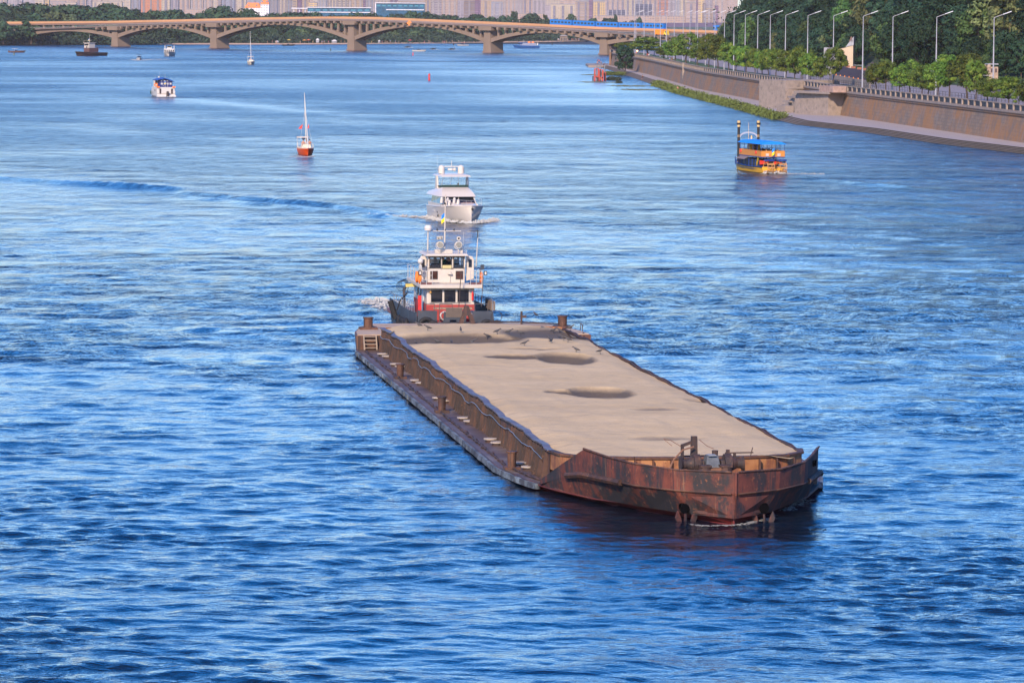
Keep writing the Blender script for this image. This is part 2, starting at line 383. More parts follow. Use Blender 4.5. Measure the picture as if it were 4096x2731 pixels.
def sand_mat():
    m, t, p = nt('river_sand')
    tc = t.nodes.new('ShaderNodeTexCoord'); sx = t.nodes.new('ShaderNodeSeparateXYZ'); t.links.new(tc.outputs['Object'], sx.inputs[0])
    n1 = noise(t, 0.25, 5, 0.6, (0.6, 1.6, 1)); n2 = noise(t, 9, 5, 0.7); n3 = noise(t, 0.9, 4, 0.6, (0.45, 1.5, 1)); n4 = noise(t, 30, 3, 0.6)
    c = ramp(t, n1, [(0.30, (0.49, 0.345, 0.180)), (0.55, (0.56, 0.40, 0.215)), (0.75, (0.61, 0.445, 0.25))])
    c = mixc(t, ramp(t, n3, [(0.62, 0.0), (0.72, 0.55)]), c, (0.33, 0.26, 0.19))
    n5 = noise(t, 1.3, 5, 0.65, (0.5, 2.2, 1)); c = mixc(t, ramp(t, n5, [(0.57, 0.0), (0.66, 0.6)]), c, (0.30, 0.225, 0.15))
    c = mixc(t, ramp(t, n4, [(0.30, 0.6), (0.46, 0.0)]), c, (0.30, 0.22, 0.14))
    ad = t.nodes.new('ShaderNodeMath'); ad.operation = 'MULTIPLY_ADD'; t.links.new(n2, ad.inputs[0]); ad.inputs[1].default_value = 0.25; t.links.new(sx.outputs['Z'], ad.inputs[2])
        # wet dark sand in the bottom of the hollows
    wa = t.nodes.new('ShaderNodeAttribute'); wa.attribute_name = 'wet'
    ad.inputs[1].default_value = 0.5; t.links.new(wa.outputs['Fac'], ad.inputs[2])
    mr = t.nodes.new('ShaderNodeMapRange'); mr.inputs['From Min'].default_value = 0.45; mr.inputs['From Max'].default_value = 1.5
    t.links.new(ad.outputs[0], mr.inputs[0])
    c = mixc(t, mr.outputs[0], c, (0.095, 0.070, 0.048))
    t.links.new(c, p.inputs['Base Color']); p.inputs['Roughness'].default_value = 0.9; bump(t, p, n2, 0.6, 0.08)
    MATS['river_sand'] = m; return m
SAND = sand_mat()
def hb_deck(y):   # half breadth at deck level, y negative towards the bow
    return interp([(-65.7, 0.04), (-64.6, 1.4), (-62, 3.0), (-58, 4.9), (-54.6, 6.1), (-51, 7.0), (-46, 7.6), (22, 7.6), (25, 7.4), (29, 6.7), (31.5, 5.7)], y)
def hb_wl(y):
    return interp([(-65.2, 0.04), (-64.6, 0.9), (-62, 2.4), (-58, 4.1), (-54.6, 5.4), (-51, 6.6), (-46, 7.45), (22, 7.5), (25, 7.3), (29, 6.5), (31.2, 5.5)], y)
def cwig(y, s=1):  # the bent coaming: sideways and height wander
    return (0.06 * sin(y * 0.31) + 0.04 * sin(y * 0.83 + 1) + 0.02 * sin(y * 2.1), 0.03 * sin(y * 0.47 + 2) + 0.03 * sin(y * 1.13) + 0.012 * sin(y * 2.9))
def build_barge():
    B = empty('river_barge', BO, BA, 'long rusty river barge loaded with pale sand, pushed by the white tug', 'barge')
    ys = [31.5, 29, 25, 22, 10, -10, -30, -46, -51, -54.6, -58, -62, -64.6, -65.7]
    mb = MB()
    def ring(y):
        a, b = hb_deck(y), hb_wl(y); z1 = 1.25 if y > 21.9 else 0.35
        if y < -60: z1 = 0.5
        return [(-b * 0.9, y, -0.9), (b * 0.9, y, -0.9), (b, y + (0.3 if y < -60 else 0), 0.0), (a, y, z1 - 0.12), (a, y, z1), (-a, y, z1), (-a, y, z1 - 0.12), (-b, y + (0.3 if y < -60 else 0), 0.0)]
    mb.loft([ring(y) for y in ys[:3]] + [ring(22.0)]); mb.loft([ring(21.85)] + [ring(y) for y in ys[4:]])
    mb.build('hull', HULL, B)
    # raised deck edges: side deck sheet
    d = MB()
    for s in (-1, 1):
        pts = [21.8, 10, 0, -15, -30, -46, -51, -54.4]
        for a, b in zip(pts, pts[1:]):
            d.add([(s * 5.6, a, 0.36), (s * (hb_deck(a) - 0.05), a, 0.36), (s * (hb_deck(b) - 0.05), b, 0.36), (s * 5.6, b, 0.36)], [(0, 1, 2, 3) if s < 0 else (3, 2, 1, 0)])
    d.build('side_deck', DECK, B)
    f = MB(); pts = [-54.0, -56, -58, -60, -62, -64, -65.3]
    for a, b in zip(pts, pts[1:]):
        ha, hb = hb_deck(a) - 0.05, hb_deck(b) - 0.05
        f.add([(-ha, a, 0.95), (ha, a, 0.95), (hb, b, 0.95), (-hb, b, 0.95)], [(0, 3, 2, 1)])
    f.box((0, -53.9, 0.62), (12.4, 0.12, 0.66)); f.build('bow_deck', DECK, B)
    # rub rail along both sides, broken into dented lengths
    for s in (-1, 1):
        mb = MB(); y = 21.5
        while y > -52:
            L = rnd.uniform(1.2, 2.6); o = rnd.uniform(-0.04, 0.04)
            mb.beam((s * (hb_deck(y) + 0.05 + o), y, 0.20), (s * (hb_deck(y - L) + 0.05 - o), y - L + 0.06, 0.20), 0.20, 0.26); y -= L
        mb.build('rub_rail', RAIL, B)
        # lumpy edge coaming of mud and old cable
        k = MB(); pt = []; rr = []; y = 20.5
        while y > -52: pt.append((s * (hb_deck(y) - 0.42 + rnd.uniform(-0.05, 0.05)), y, 0.42 + rnd.uniform(-0.03, 0.03))); rr.append(rnd.uniform(0.03, 0.10)); y -= 0.35
        k.tube(pt, rr, 5); k.build('deck_edge_cable', RUSTD, B)
    # cargo coaming
    for s in (-1, 1):
        mb = MB(); ys2 = np.linspace(22, -51.5, 148); prev = None
        for y in ys2:
            wx, wz = cwig(y, s); x = s * (5.85 + (wx if s < 0 else -wx * 0.6)); z = 1.70 + wz
            cur = [(x - 0.05, y, 0.35), (x + 0.05, y, 0.35), (x + 0.05, y, z), (x - 0.05, y, z)]
            if prev: mb.loft([prev, cur], True, False, False)
            prev = cur
        mb.build('cargo_coaming', RUST2, B)
        mb = MB(); prev = None
        seg = 0
        for i, y in enumerate(ys2):
            wx, wz = cwig(y, s); x = s * (5.85 + (wx if s < 0 else -wx * 0.6)); z = 1.70 + wz - (.07 if s > 0 else 0); cw = .17 if s < 0 else .10
            cur = [(x - cw, y, z), (x + cw, y, z), (x + cw, y, z + 0.07), (x - cw, y, z + 0.07)]
            if prev: mb.loft([prev, cur], True, i == 1, i == len(ys2) - 1)
            prev = cur
        mb.build('coaming_cap', RUST2 if s > 0 else M('worn_cap', (0.12, 0.07, 0.055), 0.45, 0.2, 0.4, 2.0, dirt=((0.25, 0.18, 0.15), 2.5, 0.52)), B)
        nr = 82 if s < 0 else 0
        for i in range(nr):
            y = 21.4 - i * 0.89 + rnd.uniform(-0.06, 0.06); wx, wz = cwig(y); x = -(5.85 - wx)
            MB().plate([(x + 0.02, 0.36), (x - 0.42 + rnd.uniform(-.05, .05), 0.36), (x - 0.20, 1.60 + wz), (x + 0.02, 1.66 + wz)], 'y', y, y + 0.07).build('coaming_rib', RUSTD, B)
    mb = MB(); pts = []
    y = 21.0
    while y > -51:
        wx, wz = cwig(y); pts.append((-(5.85 - wx) - 0.30 + rnd.uniform(-.02, .02), y, 1.38 + 0.10 * sin(y * 0.9) + wz)); y -= 0.6
    mb.tube(pts, 0.022, 4).build('slack_cable', M('grey_cable', (0.22, 0.24, 0.26), 0.5, 0.5), B)
    # front coaming with rounded corners, stiffened
    cor = [(-5.85, -51.5), (-5.6, -53.0), (-4.7, -54.1), (-2.5, -54.7), (0, -54.9), (2.5, -54.7), (4.7, -54.1), (5.6, -53.0), (5.85, -51.5)]
    mb = MB()
    for a, b in zip(cor, cor[1:]): mb.beam((a[0], a[1], 1.27), (b[0], b[1], 1.27), 0.10, 0.80)
    mb.build('front_coaming', RUSTO, B)
    mb = MB()
    for a, b in zip(cor, cor[1:]): mb.beam((a[0], a[1], 1.72), (b[0], b[1], 1.72), 0.30, 0.10)
    mb.build('front_coaming_cap', RUST2, B)
    for i in range(13):
        x = -5 + i * 0.83; yy = -54.9 + 0.022 * x * x; MB().box((x, yy - 0.16, 1.3), (0.06, 0.22, 0.7)).build('front_stiffener', RUST2, B)
    # rear coaming, arched slightly aft
    mb = MB(); pr = [(-5.95, 22.0), (-4, 23.0), (-1.5, 24.4), (1.5, 24.4), (4, 23.2), (5.95, 22.0)]
    for a, b in zip(pr, pr[1:]): mb.beam((a[0], a[1], 1.25), (b[0], b[1], 1.25), 0.14, 1.0)
    mb.build('rear_coaming', RUSTO, B)
    mb = MB(); sd = [(-5.95, 22.2), (-4, 23.2), (-1.5, 24.6), (1.5, 24.6), (4, 23.4), (5.95, 22.2), (7.5, 22.2), (7.3, 25), (6.6, 29), (5.6, 31.4), (-5.6, 31.4), (-6.6, 29), (-7.3, 25), (-7.5, 22.2)]
    mb.prism(sd, 1.22, 1.30).build('stern_deck', M('sandy_deck', (0.40, 0.29, 0.20), 0.8, 0, 0.2, 0.7, dirt=((0.16, 0.09, 0.06), 0.5, 0.60)), B)
    # step face and ladder, left rear
    MB().box((-6.75, 22.0, 0.78), (1.5, 0.16, 0.9)).build('step_bulkhead', RUST2, B)
    L = MB()
    for x in (-7.15, -6.35): L.beam((x, 21.2, 0.38), (x, 21.75, 1.30), 0.08, 0.08)
    for k in range(4): L.beam((-7.15, 21.30 + k * 0.14, 0.52 + k * 0.23), (-6.35, 21.30 + k * 0.14, 0.52 + k * 0.23), 0.14, 0.05)
    L.build('ladder', M('worn_wood', (0.26, 0.20, 0.15), 0.8), B)
    # bow bulwark
    st = [-53.0, -54.3, -55.6, -58.0, -60.0, -62.3, -64.3, -65.98]
    hbk = lambda y: interp([(-65.98, 0.03), (-64.3, 2.3), (-62.3, 3.75), (-58, 5.35), (-55, 6.1), (-53, 6.6)], y)
    hbt = lambda y: interp([(-65.98, 0.03), (-64.3, 2.35), (-62.3, 3.8), (-58.3, 5.3), (-55, 6.15), (-53, 6.6)], y)
    zt = lambda y: interp([(-65.98, 2.28), (-64.3, 2.22), (-60, 2.36), (-58.0, 2.50), (-53, 0.55)], y)
    for s in (-1, 1):
        mb = MB(); rings = []
        for y in (st if s < 0 else st[3:]):
            z1 = zt(y); zk = min(1.35, z1 * 0.62); a, b, c = hb_deck(y) if y > -65.5 else 0.03, hbk(y), hbt(y)
            dent = 0.05 * sin(y * 2.3 + s)
            th = 0.10
            rings.append([(s * a, y, 0.30), (s * (b + dent), y, zk), (s * (c + dent), y, z1), (s * max(c - th, 0.01), y + 0.05, z1), (s * max(b - th, 0.01), y + 0.05, zk), (s * max(a - th, 0.005), y + 0.05, 0.30)])
        mb.loft(rings); mb.build('bow_bulwark', BOWM, B)
        k = MB(); k.tube([(s * (hbk(y) + 0.06), y - 0.02, min(1.35, zt(y) * 0.62)) for y in (-56.2, -58, -60, -61.2)], 0.15, 6)
        k.tube([(s * (hbk(y) + 0.03), y - 0.02, 1.35) for y in (-61.2, -62.3, -64.3, -65.9)], 0.045, 6)
        k.build('bow_rubbing_strake', RUST2, B)
        c_ = MB(); c_.tube([(s * hbt(y), y, zt(y) + 0.02) for y in (-58.0, -60, -62.3, -64.3, -65.9)], 0.05, 6); c_.build('bulwark_cap', RUST2, B)
    # fairlead opening on the right bulwark
    MB().box((4.72, -60.15, 2.02), (0.06, 0.34, 0.26), rz=-0.55).build('fairlead', M('black_opening', (0.004, 0.004, 0.005), 1.0, spec=0.0), B)
    # stem bar
    MB().beam((0, -65.35, -0.3), (0, -66.05, 1.4), 0.10, 0.12).beam((0, -66.05, 1.4), (0, -66.05, 2.3), 0.08, 0.08).build('stem_bar', RUST, B)
    # anchors and hawse holes
    for s, x, y, rot in ((-1, -1.9, -64.25, 0.35), (1, 1.55, -64.6, -0.55)):
        A = MB().cyl((x + 0.0, y + 0.25, 0.62), (x, y - 0.12, 0.55), 0.22, 0.22, 14).build('hawse_hole', M('black_opening', (0.004, 0.004, 0.005), 1.0, spec=0.0), B)
        A = empty('anchor', (x, y - 0.12, -0.12), rot, scale=.82); A.parent = B; A.rotation_euler = (0, 0, rot)
        MB().beam((0.03, -0.02, -0.15), (0.0, -0.05, 0.55), 0.10, 0.10).build('shank', RUST, A)
        for q in (-1, 1):
            k = MB(); k.plate([(q * 0.06, -0.34), (q * 0.40, -0.26), (q * 0.52, 0.05), (q * 0.66, 0.38), (q * 0.52, 0.76), (q * 0.36, 0.40), (q * 0.24, 0.02)], 'y', -0.20, -0.08)
            k.build('fluke', RUST, A)
        MB().beam((-0.35, -0.14, -0.22), (0.35, -0.14, -0.22), 0.22, 0.20).build('crown', RUST, A)
    # windlass on the bow deck
    W = empty('windlass', (0.35, -58.6, 1.16), 0.05, scale=1.12); W.parent = B
    MB().box((0, 0, 0.06), (2.6, 1.5, 0.12)).build('bed_plate', RUSTD, W)
    for s in (-1, 1):
        k = MB(); prof = [(0, .30), (.10, .27), (.25, .19), (.40, .20), (.52, .30)]
        for (a, ra), (b, rb) in zip(prof, prof[1:]): k.cyl((s * (0.78 + a), 0, .62), (s * (0.78 + b), 0, .62), ra, rb, 14)
        k.build('warping_drum', RUSTD, W, True)
        MB().cyl((s * 0.78, 0, .62), (s * 0.50, 0, .62), 0.40, 0.40, 16).build('brake_wheel', RUSTD, W)
        MB().cyl((s * 0.42, -0.62, .12), (s * 0.42, -0.62, .55), 0.27, 0.25, 14).box((s * 0.42, -0.62, 0.60), (.46, .46, .08)).build('chain_stopper', RUSTD, W)
        MB().box((s * 0.42, 0, .40), (.14, .9, .75), top=(1, .4)).build('side_frame', RUSTD, W)
    MB().box((0, 0.05, .72), (.62, .66, .50), top=(.7, .7)).build('gear_housing', M('worn_grey_paint', (0.09, 0.10, 0.115), 0.5, 0, 0.4, 4), W)
    MB().box((-.05, -.15, .99), (.32, .34, .05)).build('housing_hatch', M('light_grey_paint', (0.20, 0.22, 0.25), 0.5), W)
    MB().cyl((.18, .2, .92), (.18, .2, 1.14), .12, .13, 10).build('filler_cap', RUSTD, W)
    MB().box((-.52, .9, 1.02), (.30, .16, 1.25), top=(.8, 1)).box((-1.0, .9, .85), (.10, .14, .95), rz=.1).beam((-1.05, .9, 1.25), (-.5, .9, 1.45), .1, .12).build('cable_post', RUSTD, W)
    k = MB(); k.tube([(-.6, .6, 1.25), (-1.1, .4, 1.15), (-1.5, .2, .8), (-1.75, .1, .35), (-2.0, .0, .08)], .035, 5)
    k.tube([(-1.0, .9, 1.2), (-1.5, .9, 1.5), (-1.8, .8, 1.55), (-1.5, .6, 1.3)], .014, 4); k.tube([(-.3, .9, 1.5), (0, .8, 1.25), (.25, .7, 1.15)], .014, 4)
    for i in range(7): a = i * .9; k.torus((-.15 + .05 * i, -.75, .32), .22, .025, 'y', 10, 5)
    k.build('loose_cable', M('rust_cable', (0.20, 0.10, 0.06), 0.7), W)
    MB().beam((1.0, .25, 1.0), (1.0, .25, .4), .1, .1).beam((.6, .25, 1.02), (1.75, .15, 1.04), .05, .05).beam((1.6, .15, .75), (1.72, .15, 1.25), .03, .03).box((.72, .25, 1.02), (.14, .1, .28)).build('brake_lever', RUSTD, W)
    # hatches and bollards of the left side deck
    for y in (17, 9.6, -1.4, -12.3, -23.6, -34.4, -45.4):
        for dy, dx in ((0, 0.0), (-1.7, 0.12)):
            h = MB().cyl((-6.42 + dx, y + dy, .36), (-6.42 + dx, y + dy, .47), .27, .27, 14).build('hatch', RUSTD, B)
            MB().cyl((-6.42 + dx, y + dy, .475), (-6.42 + dx, y + dy, .535), .36, .36, 16).build('hatch_lid', M('dusty_lid', (0.36, 0.30, 0.25), 0.7), h)
    for y in (1.4, -19.1, -46.8):
        b = MB().box((-7.05, y, .42), (.75, .75, .12)).cyl((-7.05, y, .45), (-7.05, y, 1.15), .20, .22, 14).build('side_bollard', RUST2, B)
        MB().cyl((-7.05, y, 1.15), (-7.05, y, 1.21), .27, .27, 14).build('bollard_cap', RUST2, b)
    for x, y in ((-6.35, 26.7), (6.55, 27.4)):
        b = MB().box((x, y, 1.36), (1.15, 1.1, .14)).cyl((x, y, 1.4), (x, y, 2.02), .30, .30, 16).build('stern_bollard', RUST2, B)
        MB().cyl((x, y, 2.02), (x, y, 2.08), .36, .36, 16).build('bollard_cap', RUST2, b)
    # A-shaped stern light stand and deck fittings
    A = MB(); ax, ay = .65, 30.9
    A.plate([(ax - .55, 1.3), (ax - .25, 1.3), (ax - .12, 1.85), (ax + .10, 1.85), (ax + .25, 1.3), (ax + .60, 1.3), (ax + .24, 2.15), (ax + .12, 2.5), (ax - .14, 2.5), (ax - .25, 2.15)], 'y', ay - .18, ay + .18)
    A.build('stern_towing_stand', RUSTD, B)
    MB().box((ax - .85, ay - .05, 2.05), (1.1, .06, .62), rx=0.1).build('tilted_plate', M('worn_brown_plate', (0.11, 0.085, 0.07), .5), B)
    MB().cyl((4.25, 30.4, 1.3), (4.25, 30.4, 2.15), .07, .07, 8).box((4.4, 30.4, 1.8), (.34, .12, .16)).build('deck_post', RUSTD, B)
    MB().tube([(2.2, 30.9, 1.42), (4.2, 31.0, 1.40), (7.0, 28.6, 1.42)], .05, 6).build('stern_handrail_pipe', RUSTD, B)
    MB().tube([(7.35, 24.0, 1.3), (7.35, 24.0, 1.75), (7.35, 24.7, 1.8), (7.35, 24.9, 1.3)], .03, 5).build('stern_hoop', RUSTD, B)
    MB().torus((1.8 + .9, 31.3, 1.75), .36, .02, 'y', 16, 5, 1).build('wire_hoop', RUSTD, B)
    for i, (x, y) in enumerate(((5.9, 15), (6.4, 18), (6.9, 20))):
        MB().beam((x, y, .5), (x + .3, y + 2.6, 1.3), .12, .12).build('right_rear_rail', RUST2, B)
    return B
BARGE = build_barge()

CR = [(-2.4, 12.8, 4.3, 4.2, 0.95), (2.3, -1.4, 1.75, 3.9, 1.0), (-0.4, -0.6, 1.9, 1.6, 0.42), (0.9, -23.3, 1.75, 3.6, 0.95), (-0.8, -22.6, 1.2, 1.2, 0.36), (4.6, 16.6, 3.6, 5.2, 0.55), (1.4, 13.8, 1.0, .8, .30), (5.6, -27.5, 1.0, 1.1, 0.15), (2.2, -33.0, 1.4, 1.0, 0.14), (0.4, -46.5, 2.0, 1.2, 0.12), (1.6, 5, 2.0, .8, .14)]
def sand_height(x, y):
    e = min(1, (5.75 - abs(x)) / 1.1); z = 1.62 + 0.16 * max(e, 0) + 0.09 * mnoise.noise(Vector((x * .28, y * .12, 1))) + 0.05 * mnoise.noise(Vector((x * .8, y * .45, 5))) + .03 * mnoise.noise(Vector((x * 2.1, y * 1.4, 9)))
    z += 0.05 * sin(y * 0.13)
    for cx, cy, rx, ry, d in CR:
        q = ((x - cx) / rx) ** 2 + ((y - cy) / ry) ** 2
        q *= 1 + .12 * sin(3 * math.atan2(y - cy, x - cx) + cx)
        if q < 1: z -= 0.52 * d * min(1.0, (1 - q) * 1.5) + .008 * sin(9 * x) * (1 - q)
    return z
def sand_wet(x, y):
    w = 0
    for cx, cy, rx, ry, d in CR:
        q = ((x - cx) / rx) ** 2 + ((y - cy + ry * .08) / ry) ** 2
        if q < 1.32: w = max(w, (1.34 - q) * 2.3 * min(1, d / .45))
    return w
def build_sand():
    mb = MB(); xs = np.linspace(-5.78, 5.78, 66); ys = np.linspace(21.9, -54.6, 330); vs = []; fs = []; ws = []
    for y in ys:
        k = 1.0
        if y < -51.5: k = interp([(-54.9, .80), (-54.1, .86), (-53, .955), (-51.5, 1.0)], y)
        for x in xs:
            yy = y
            if y > 21: yy = y + (1 - (x / 5.8) ** 2) * 2.2 * (y - 21) / .9
            vs.append((x * k, yy, max(sand_height(x, y), 1.0))); ws.append(sand_wet(x, y))
    n = len(xs)
    for j in range(len(ys) - 1):
        for i in range(n - 1): fs.append((j * n + i, (j + 1) * n + i, (j + 1) * n + i + 1, j * n + i + 1))
    mb.add(vs, fs); o = mb.build('sand_load', SAND, None, True)
    wat = o.data.attributes.new('wet', 'FLOAT', 'POINT'); wat.data.foreach_set('value', np.array(ws, dtype=np.float32))
    o.location = BO; o.rotation_euler = (0, 0, BA)
    tag(o, 'broad load of pale sand with dark hollows filling the barge hold', 'sand')
    mb = MB(); vs = []; fs = []
    for j in range(14):
        for i in range(20):
            y = -55.1 - j * .42; x = (-4.6 + i * .48) * min(1, (hb_deck(y) - .75) / 4.6); r = ((x + .2) / 4.4) ** 2 + ((y + 57) / 2.4) ** 2
            vs.append((x, y, 0.90 + max(0, .34 * (1 - r)) + .02 * sin(x * 5) - (0.1 if r > 1 else 0)))
    for j in range(13):
        for i in range(19): fs.append((j * 20 + i, (j + 1) * 20 + i, (j + 1) * 20 + i + 1, j * 20 + i + 1))
    mb.add(vs, fs); o = mb.build('sand_heap', M('spilt_sand', (0.52, 0.40, 0.28), .9), None, True); o.location = BO; o.rotation_euler = (0, 0, BA)
    tag(o, 'low heap of spilt sand around the winch on the barge bow', 'sand')
build_sand()

# hooded crows on the sand
def crow_proto():
    R = empty('crow', (0, 0, 0), 0, 'x', 'crow', 'crows standing about on the sand load')
    grey = M('crow_grey', (0.075, 0.068, 0.066), .7); blk = M('crow_black', (0.012, 0.012, 0.015), .5)
    st = [(-.24, .13, .012), (-.16, .16, .030), (-.06, .19, .062), (.04, .215, .068), (.12, .26, .045), (.16, .30, .036), (.20, .315, .036), (.235, .31, .018)]
    rings = []
    for y, z, r in st: rings.append([(r * .85 * cos(a), y, z + r * sin(a)) for a in [2 * pi * i / 8 for i in range(8)]])
    MB().loft(rings).build('body', grey, R, True)
    for s in (-1, 1):
        MB().add([(s * .05, .06, .24), (s * .066, -.02, .17), (s * .035, -.20, .16), (s * .01, -.27, .135), (s * .02, -.10, .225), (s * .075, .03, .19)], [(0, 1, 5), (0, 4, 3, 2, 1)]).build('wing', blk, R)
        MB().cyl((s * .03, .0, .13), (s * .035, .02, 0), .008, .007, 5).beam((s * .035, -.02, .004), (s * .035, .06, .004), .02, .008).build('leg', blk, R)
    MB().cyl((0, .225, .31), (0, .29, .298), .016, .003, 6).build('beak', blk, R)
    return R
crow = crow_proto()
CROWPX = [((1675, 1310), 'crow standing on the rim by the rear coaming, leftmost of the birds', 1.2), ((1712, 1322), 'crow standing beside the rear coaming, just above the long dark hollow', 1.4),
 ((1843, 1330), 'crow facing the camera at the middle of the rear coaming', 0.1), ((1563, 1347), 'crow at the left rim of the sand next to the coaming', -2.0), ((1664, 1358), 'small crow at the left end of the long dark hollow', 0.4),
 ((1700, 1361), 'crow pecking in the left part of the long dark hollow', 1.9), ((1752, 1352), 'upper of two crows close together in the long dark hollow', 1.5), ((1745, 1361), 'lower of two crows close together in the long dark hollow', 1.3),
 ((1806, 1350), 'crow alone at the centre of the long dark hollow', 0.2), ((1893, 1356), 'crow on the far rim at the right part of the long hollow', 1.2), ((1893, 1374), 'crow low on the near edge of the long dark hollow', -1.6),
 ((1950, 1369), 'crow with raised head at the right end of the long hollow', 1.9), ((1988, 1367), 'crow leaning forward just right of the long hollow', -1.2), ((2036, 1342), 'crow with lifted wings on the pale sand behind the long hollow', -1.5),
 ((2083, 1344), 'crow standing in profile between the two dark hollows at the rear', 1.5), ((2098, 1390), 'lone crow on open pale sand, looking right', -1.4), ((2214, 1330), 'crow on the rear coaming left of the right bollard', -1.3),
 ((2239, 1331), 'crow on the rear coaming right beside the bollard foot', 1.2), ((2198, 1366), 'crow with spread wings at the left edge of the dark wet patch', 0.3), ((2206, 1372), 'crow huddled against another at the edge of the dark wet patch', -0.5),
 ((2238, 1356), 'crow upright in the middle of the dark wet patch', 0.2), ((2256, 1363), 'crow low in the dark wet patch, middle one', 1.7), ((2280, 1348), 'crow in the dark wet patch near the right coaming', -1.5),
 ((2296, 1363), 'crow at the lower right of the dark wet patch', 1.6), ((2273, 1371), 'crow at the near edge of the dark wet patch', 1.4), ((2305, 1410), 'crow bending down on pale sand above the middle crater', 1.1), ((2400, 1416), 'crow nearest the right edge of the sand', -1.9)]
for i, ((px, py), lab, rz) in enumerate(CROWPX):
    z = 1.75
    for _ in range(3):
        q = gp(px, py, z); dx, dy = q.x - BO.x, q.y - BO.y
        lx, ly = dx * cos(BA) + dy * sin(BA), -dx * sin(BA) + dy * cos(BA)
        z = sand_height(lx, ly) if -54 < ly < 21.9 and abs(lx) < 5.7 else (1.72 if ly > 21.9 else 1.8)
    c = crow if i == 0 else copy_tree(crow)
    place(c, (q.x, q.y, z - .01), rz, lab, 'crows standing about on the sand load', 1.12)
fly = copy_tree(crow); place(fly, at(2143, 1272, 262), 0.6, 'crow flying over the water behind the barge stern', None, 1.2); fly['group'] = 'crows standing about on the sand load'

# ------------------------------------------------------------------ people (one continuous skinned body, clothes as children)
SKIN = M('skin', (0.42, 0.22, 0.14), .6, var=.06); HAIR = M('dark_hair', (0.03, 0.02, 0.015), .7)
def skin_mesh(name, verts, edges, root=0):
    me = bpy.data.meshes.new(name); me.from_pydata([v[0] for v in verts], edges, []); o = bpy.data.objects.new(name, me); sc.collection.objects.link(o)
    o.modifiers.new('s', 'SKIN'); sk = me.skin_vertices[0].data
    for i, v in enumerate(verts): sk[i].radius = (v[1], v[1] * (v[2] if len(v) > 2 else 1)); sk[i].use_root = (i == root)
    su = o.modifiers.new('d', 'SUBSURF'); su.levels = 1; su.render_levels = 1
    dg = bpy.context.evaluated_depsgraph_get(); m2 = bpy.data.meshes.new_from_object(o.evaluated_get(dg)); bpy.data.objects.remove(o)
    m2.name = name; m2.polygons.foreach_set('use_smooth', [True] * len(m2.polygons)); return m2
def pose_points(kind):
    if kind == 'sit': hip, kn, an = .10, (-.42, .14), (-.46, -.30)
    P = {}
    if kind == 'stand':
        legs = [[(s * .09, 0, .92), (s * .10, -.03 * s, .50), (s * .10, .02 - .04 * s, .08), (s * .11, -.12 - .04 * s, .03)] for s in (-1, 1)]; hz = .95
    elif kind == 'walk':
        legs = [[(s * .09, 0, .92), (s * .10, -.18 * s, .50), (s * .10, -.26 * s + .03, .08), (s * .11, -.26 * s - .09, .03)] for s in (-1, 1)]; hz = .95
    else:
        legs = [[(s * .10, 0, .10), (s * .13, -.42, .16), (s * .13, -.46, -.28), (s * .13, -.58, -.32)] for s in (-1, 1)]; hz = .12
    torso = [(0, 0, hz), (0, 0, hz + .22), (0, .01, hz + .44), (0, .0, hz + .54)]
    head = [(0, -.02, hz + .64), (0, -.02, hz + .76)]
    arms = [[(s * .17, 0, hz + .45), (s * .23, .02, hz + .20), (s * .22, -.14 if kind != 'walk' else -.15 * s, hz + .0), (s * .20, -.20, hz - .04)] for s in (-1, 1)]
    return legs, torso, head, arms
def person_meshes(kind):
    legs, torso, head, arms = pose_points(kind)
    V = []; E = []
    def chain(pts, rs, start=None):
        prev = start
        for p, r in zip(pts, rs):
            V.append((p, r)); i = len(V) - 1
            if prev is not None: E.append((prev, i))
            prev = i
        return prev
    chain(torso, [.12, .12, .15, .055]); chain(head, [.075, .085], 3)
    for L in legs: chain(L, [.08, .06, .04, .035], 0)
    for A in arms: chain(A, [.055, .045, .032, .035], 2)
    body = skin_mesh('body', V, E)
    V = []; E = []; chain(torso[:3], [.145, .145, .17])
    for A in arms: chain(A[:2], [.075, .068], 2)
    shirt = skin_mesh('shirt', V, E)
    V = []; E = []; V.append((torso[0], .14))
    for L in legs: chain(L[:2] + [tuple((Vector(L[1]) * .4 + Vector(L[2]) * .6))], [.10, .085, .07], 0)
    trousers = skin_mesh('trousers', V, E)
    h = head[1]; hb = MB().ball((h[0], h[1] + .02, h[2] + .03), (.098, .10, .10), 8, 6); me = bpy.data.meshes.new('hair'); me.from_pydata(hb.v, [], hb.f)
    return body, shirt, trousers, me
PM = {k: person_meshes(k) for k in ('stand', 'walk', 'sit')}
CLOTH = {}
def cloth(c):
    k = tuple(c)
    if k not in CLOTH: CLOTH[k] = M('cloth_%d' % len(CLOTH), c, .8)
    return CLOTH[k]
def person(loc, rz, kind, top, legs, label, group=None, hair=True, scale=1.0):
    R = empty('person', loc, rz, label, 'person', group, scale)
    b, s, t, h = PM[kind]
    for nm, me, mt in (('body', b, SKIN), ('shirt', s, cloth(top) if top else None), ('trousers', t, cloth(legs)), ('hair', h, HAIR)):
        if mt is None: continue
        o = bpy.data.objects.new(nm, me); sc.collection.objects.link(o); o.parent = R
        if not len(me.materials): me.materials.append(mt)
        o.material_slots[0].link = 'OBJECT'; o.material_slots[0].material = mt
    return R

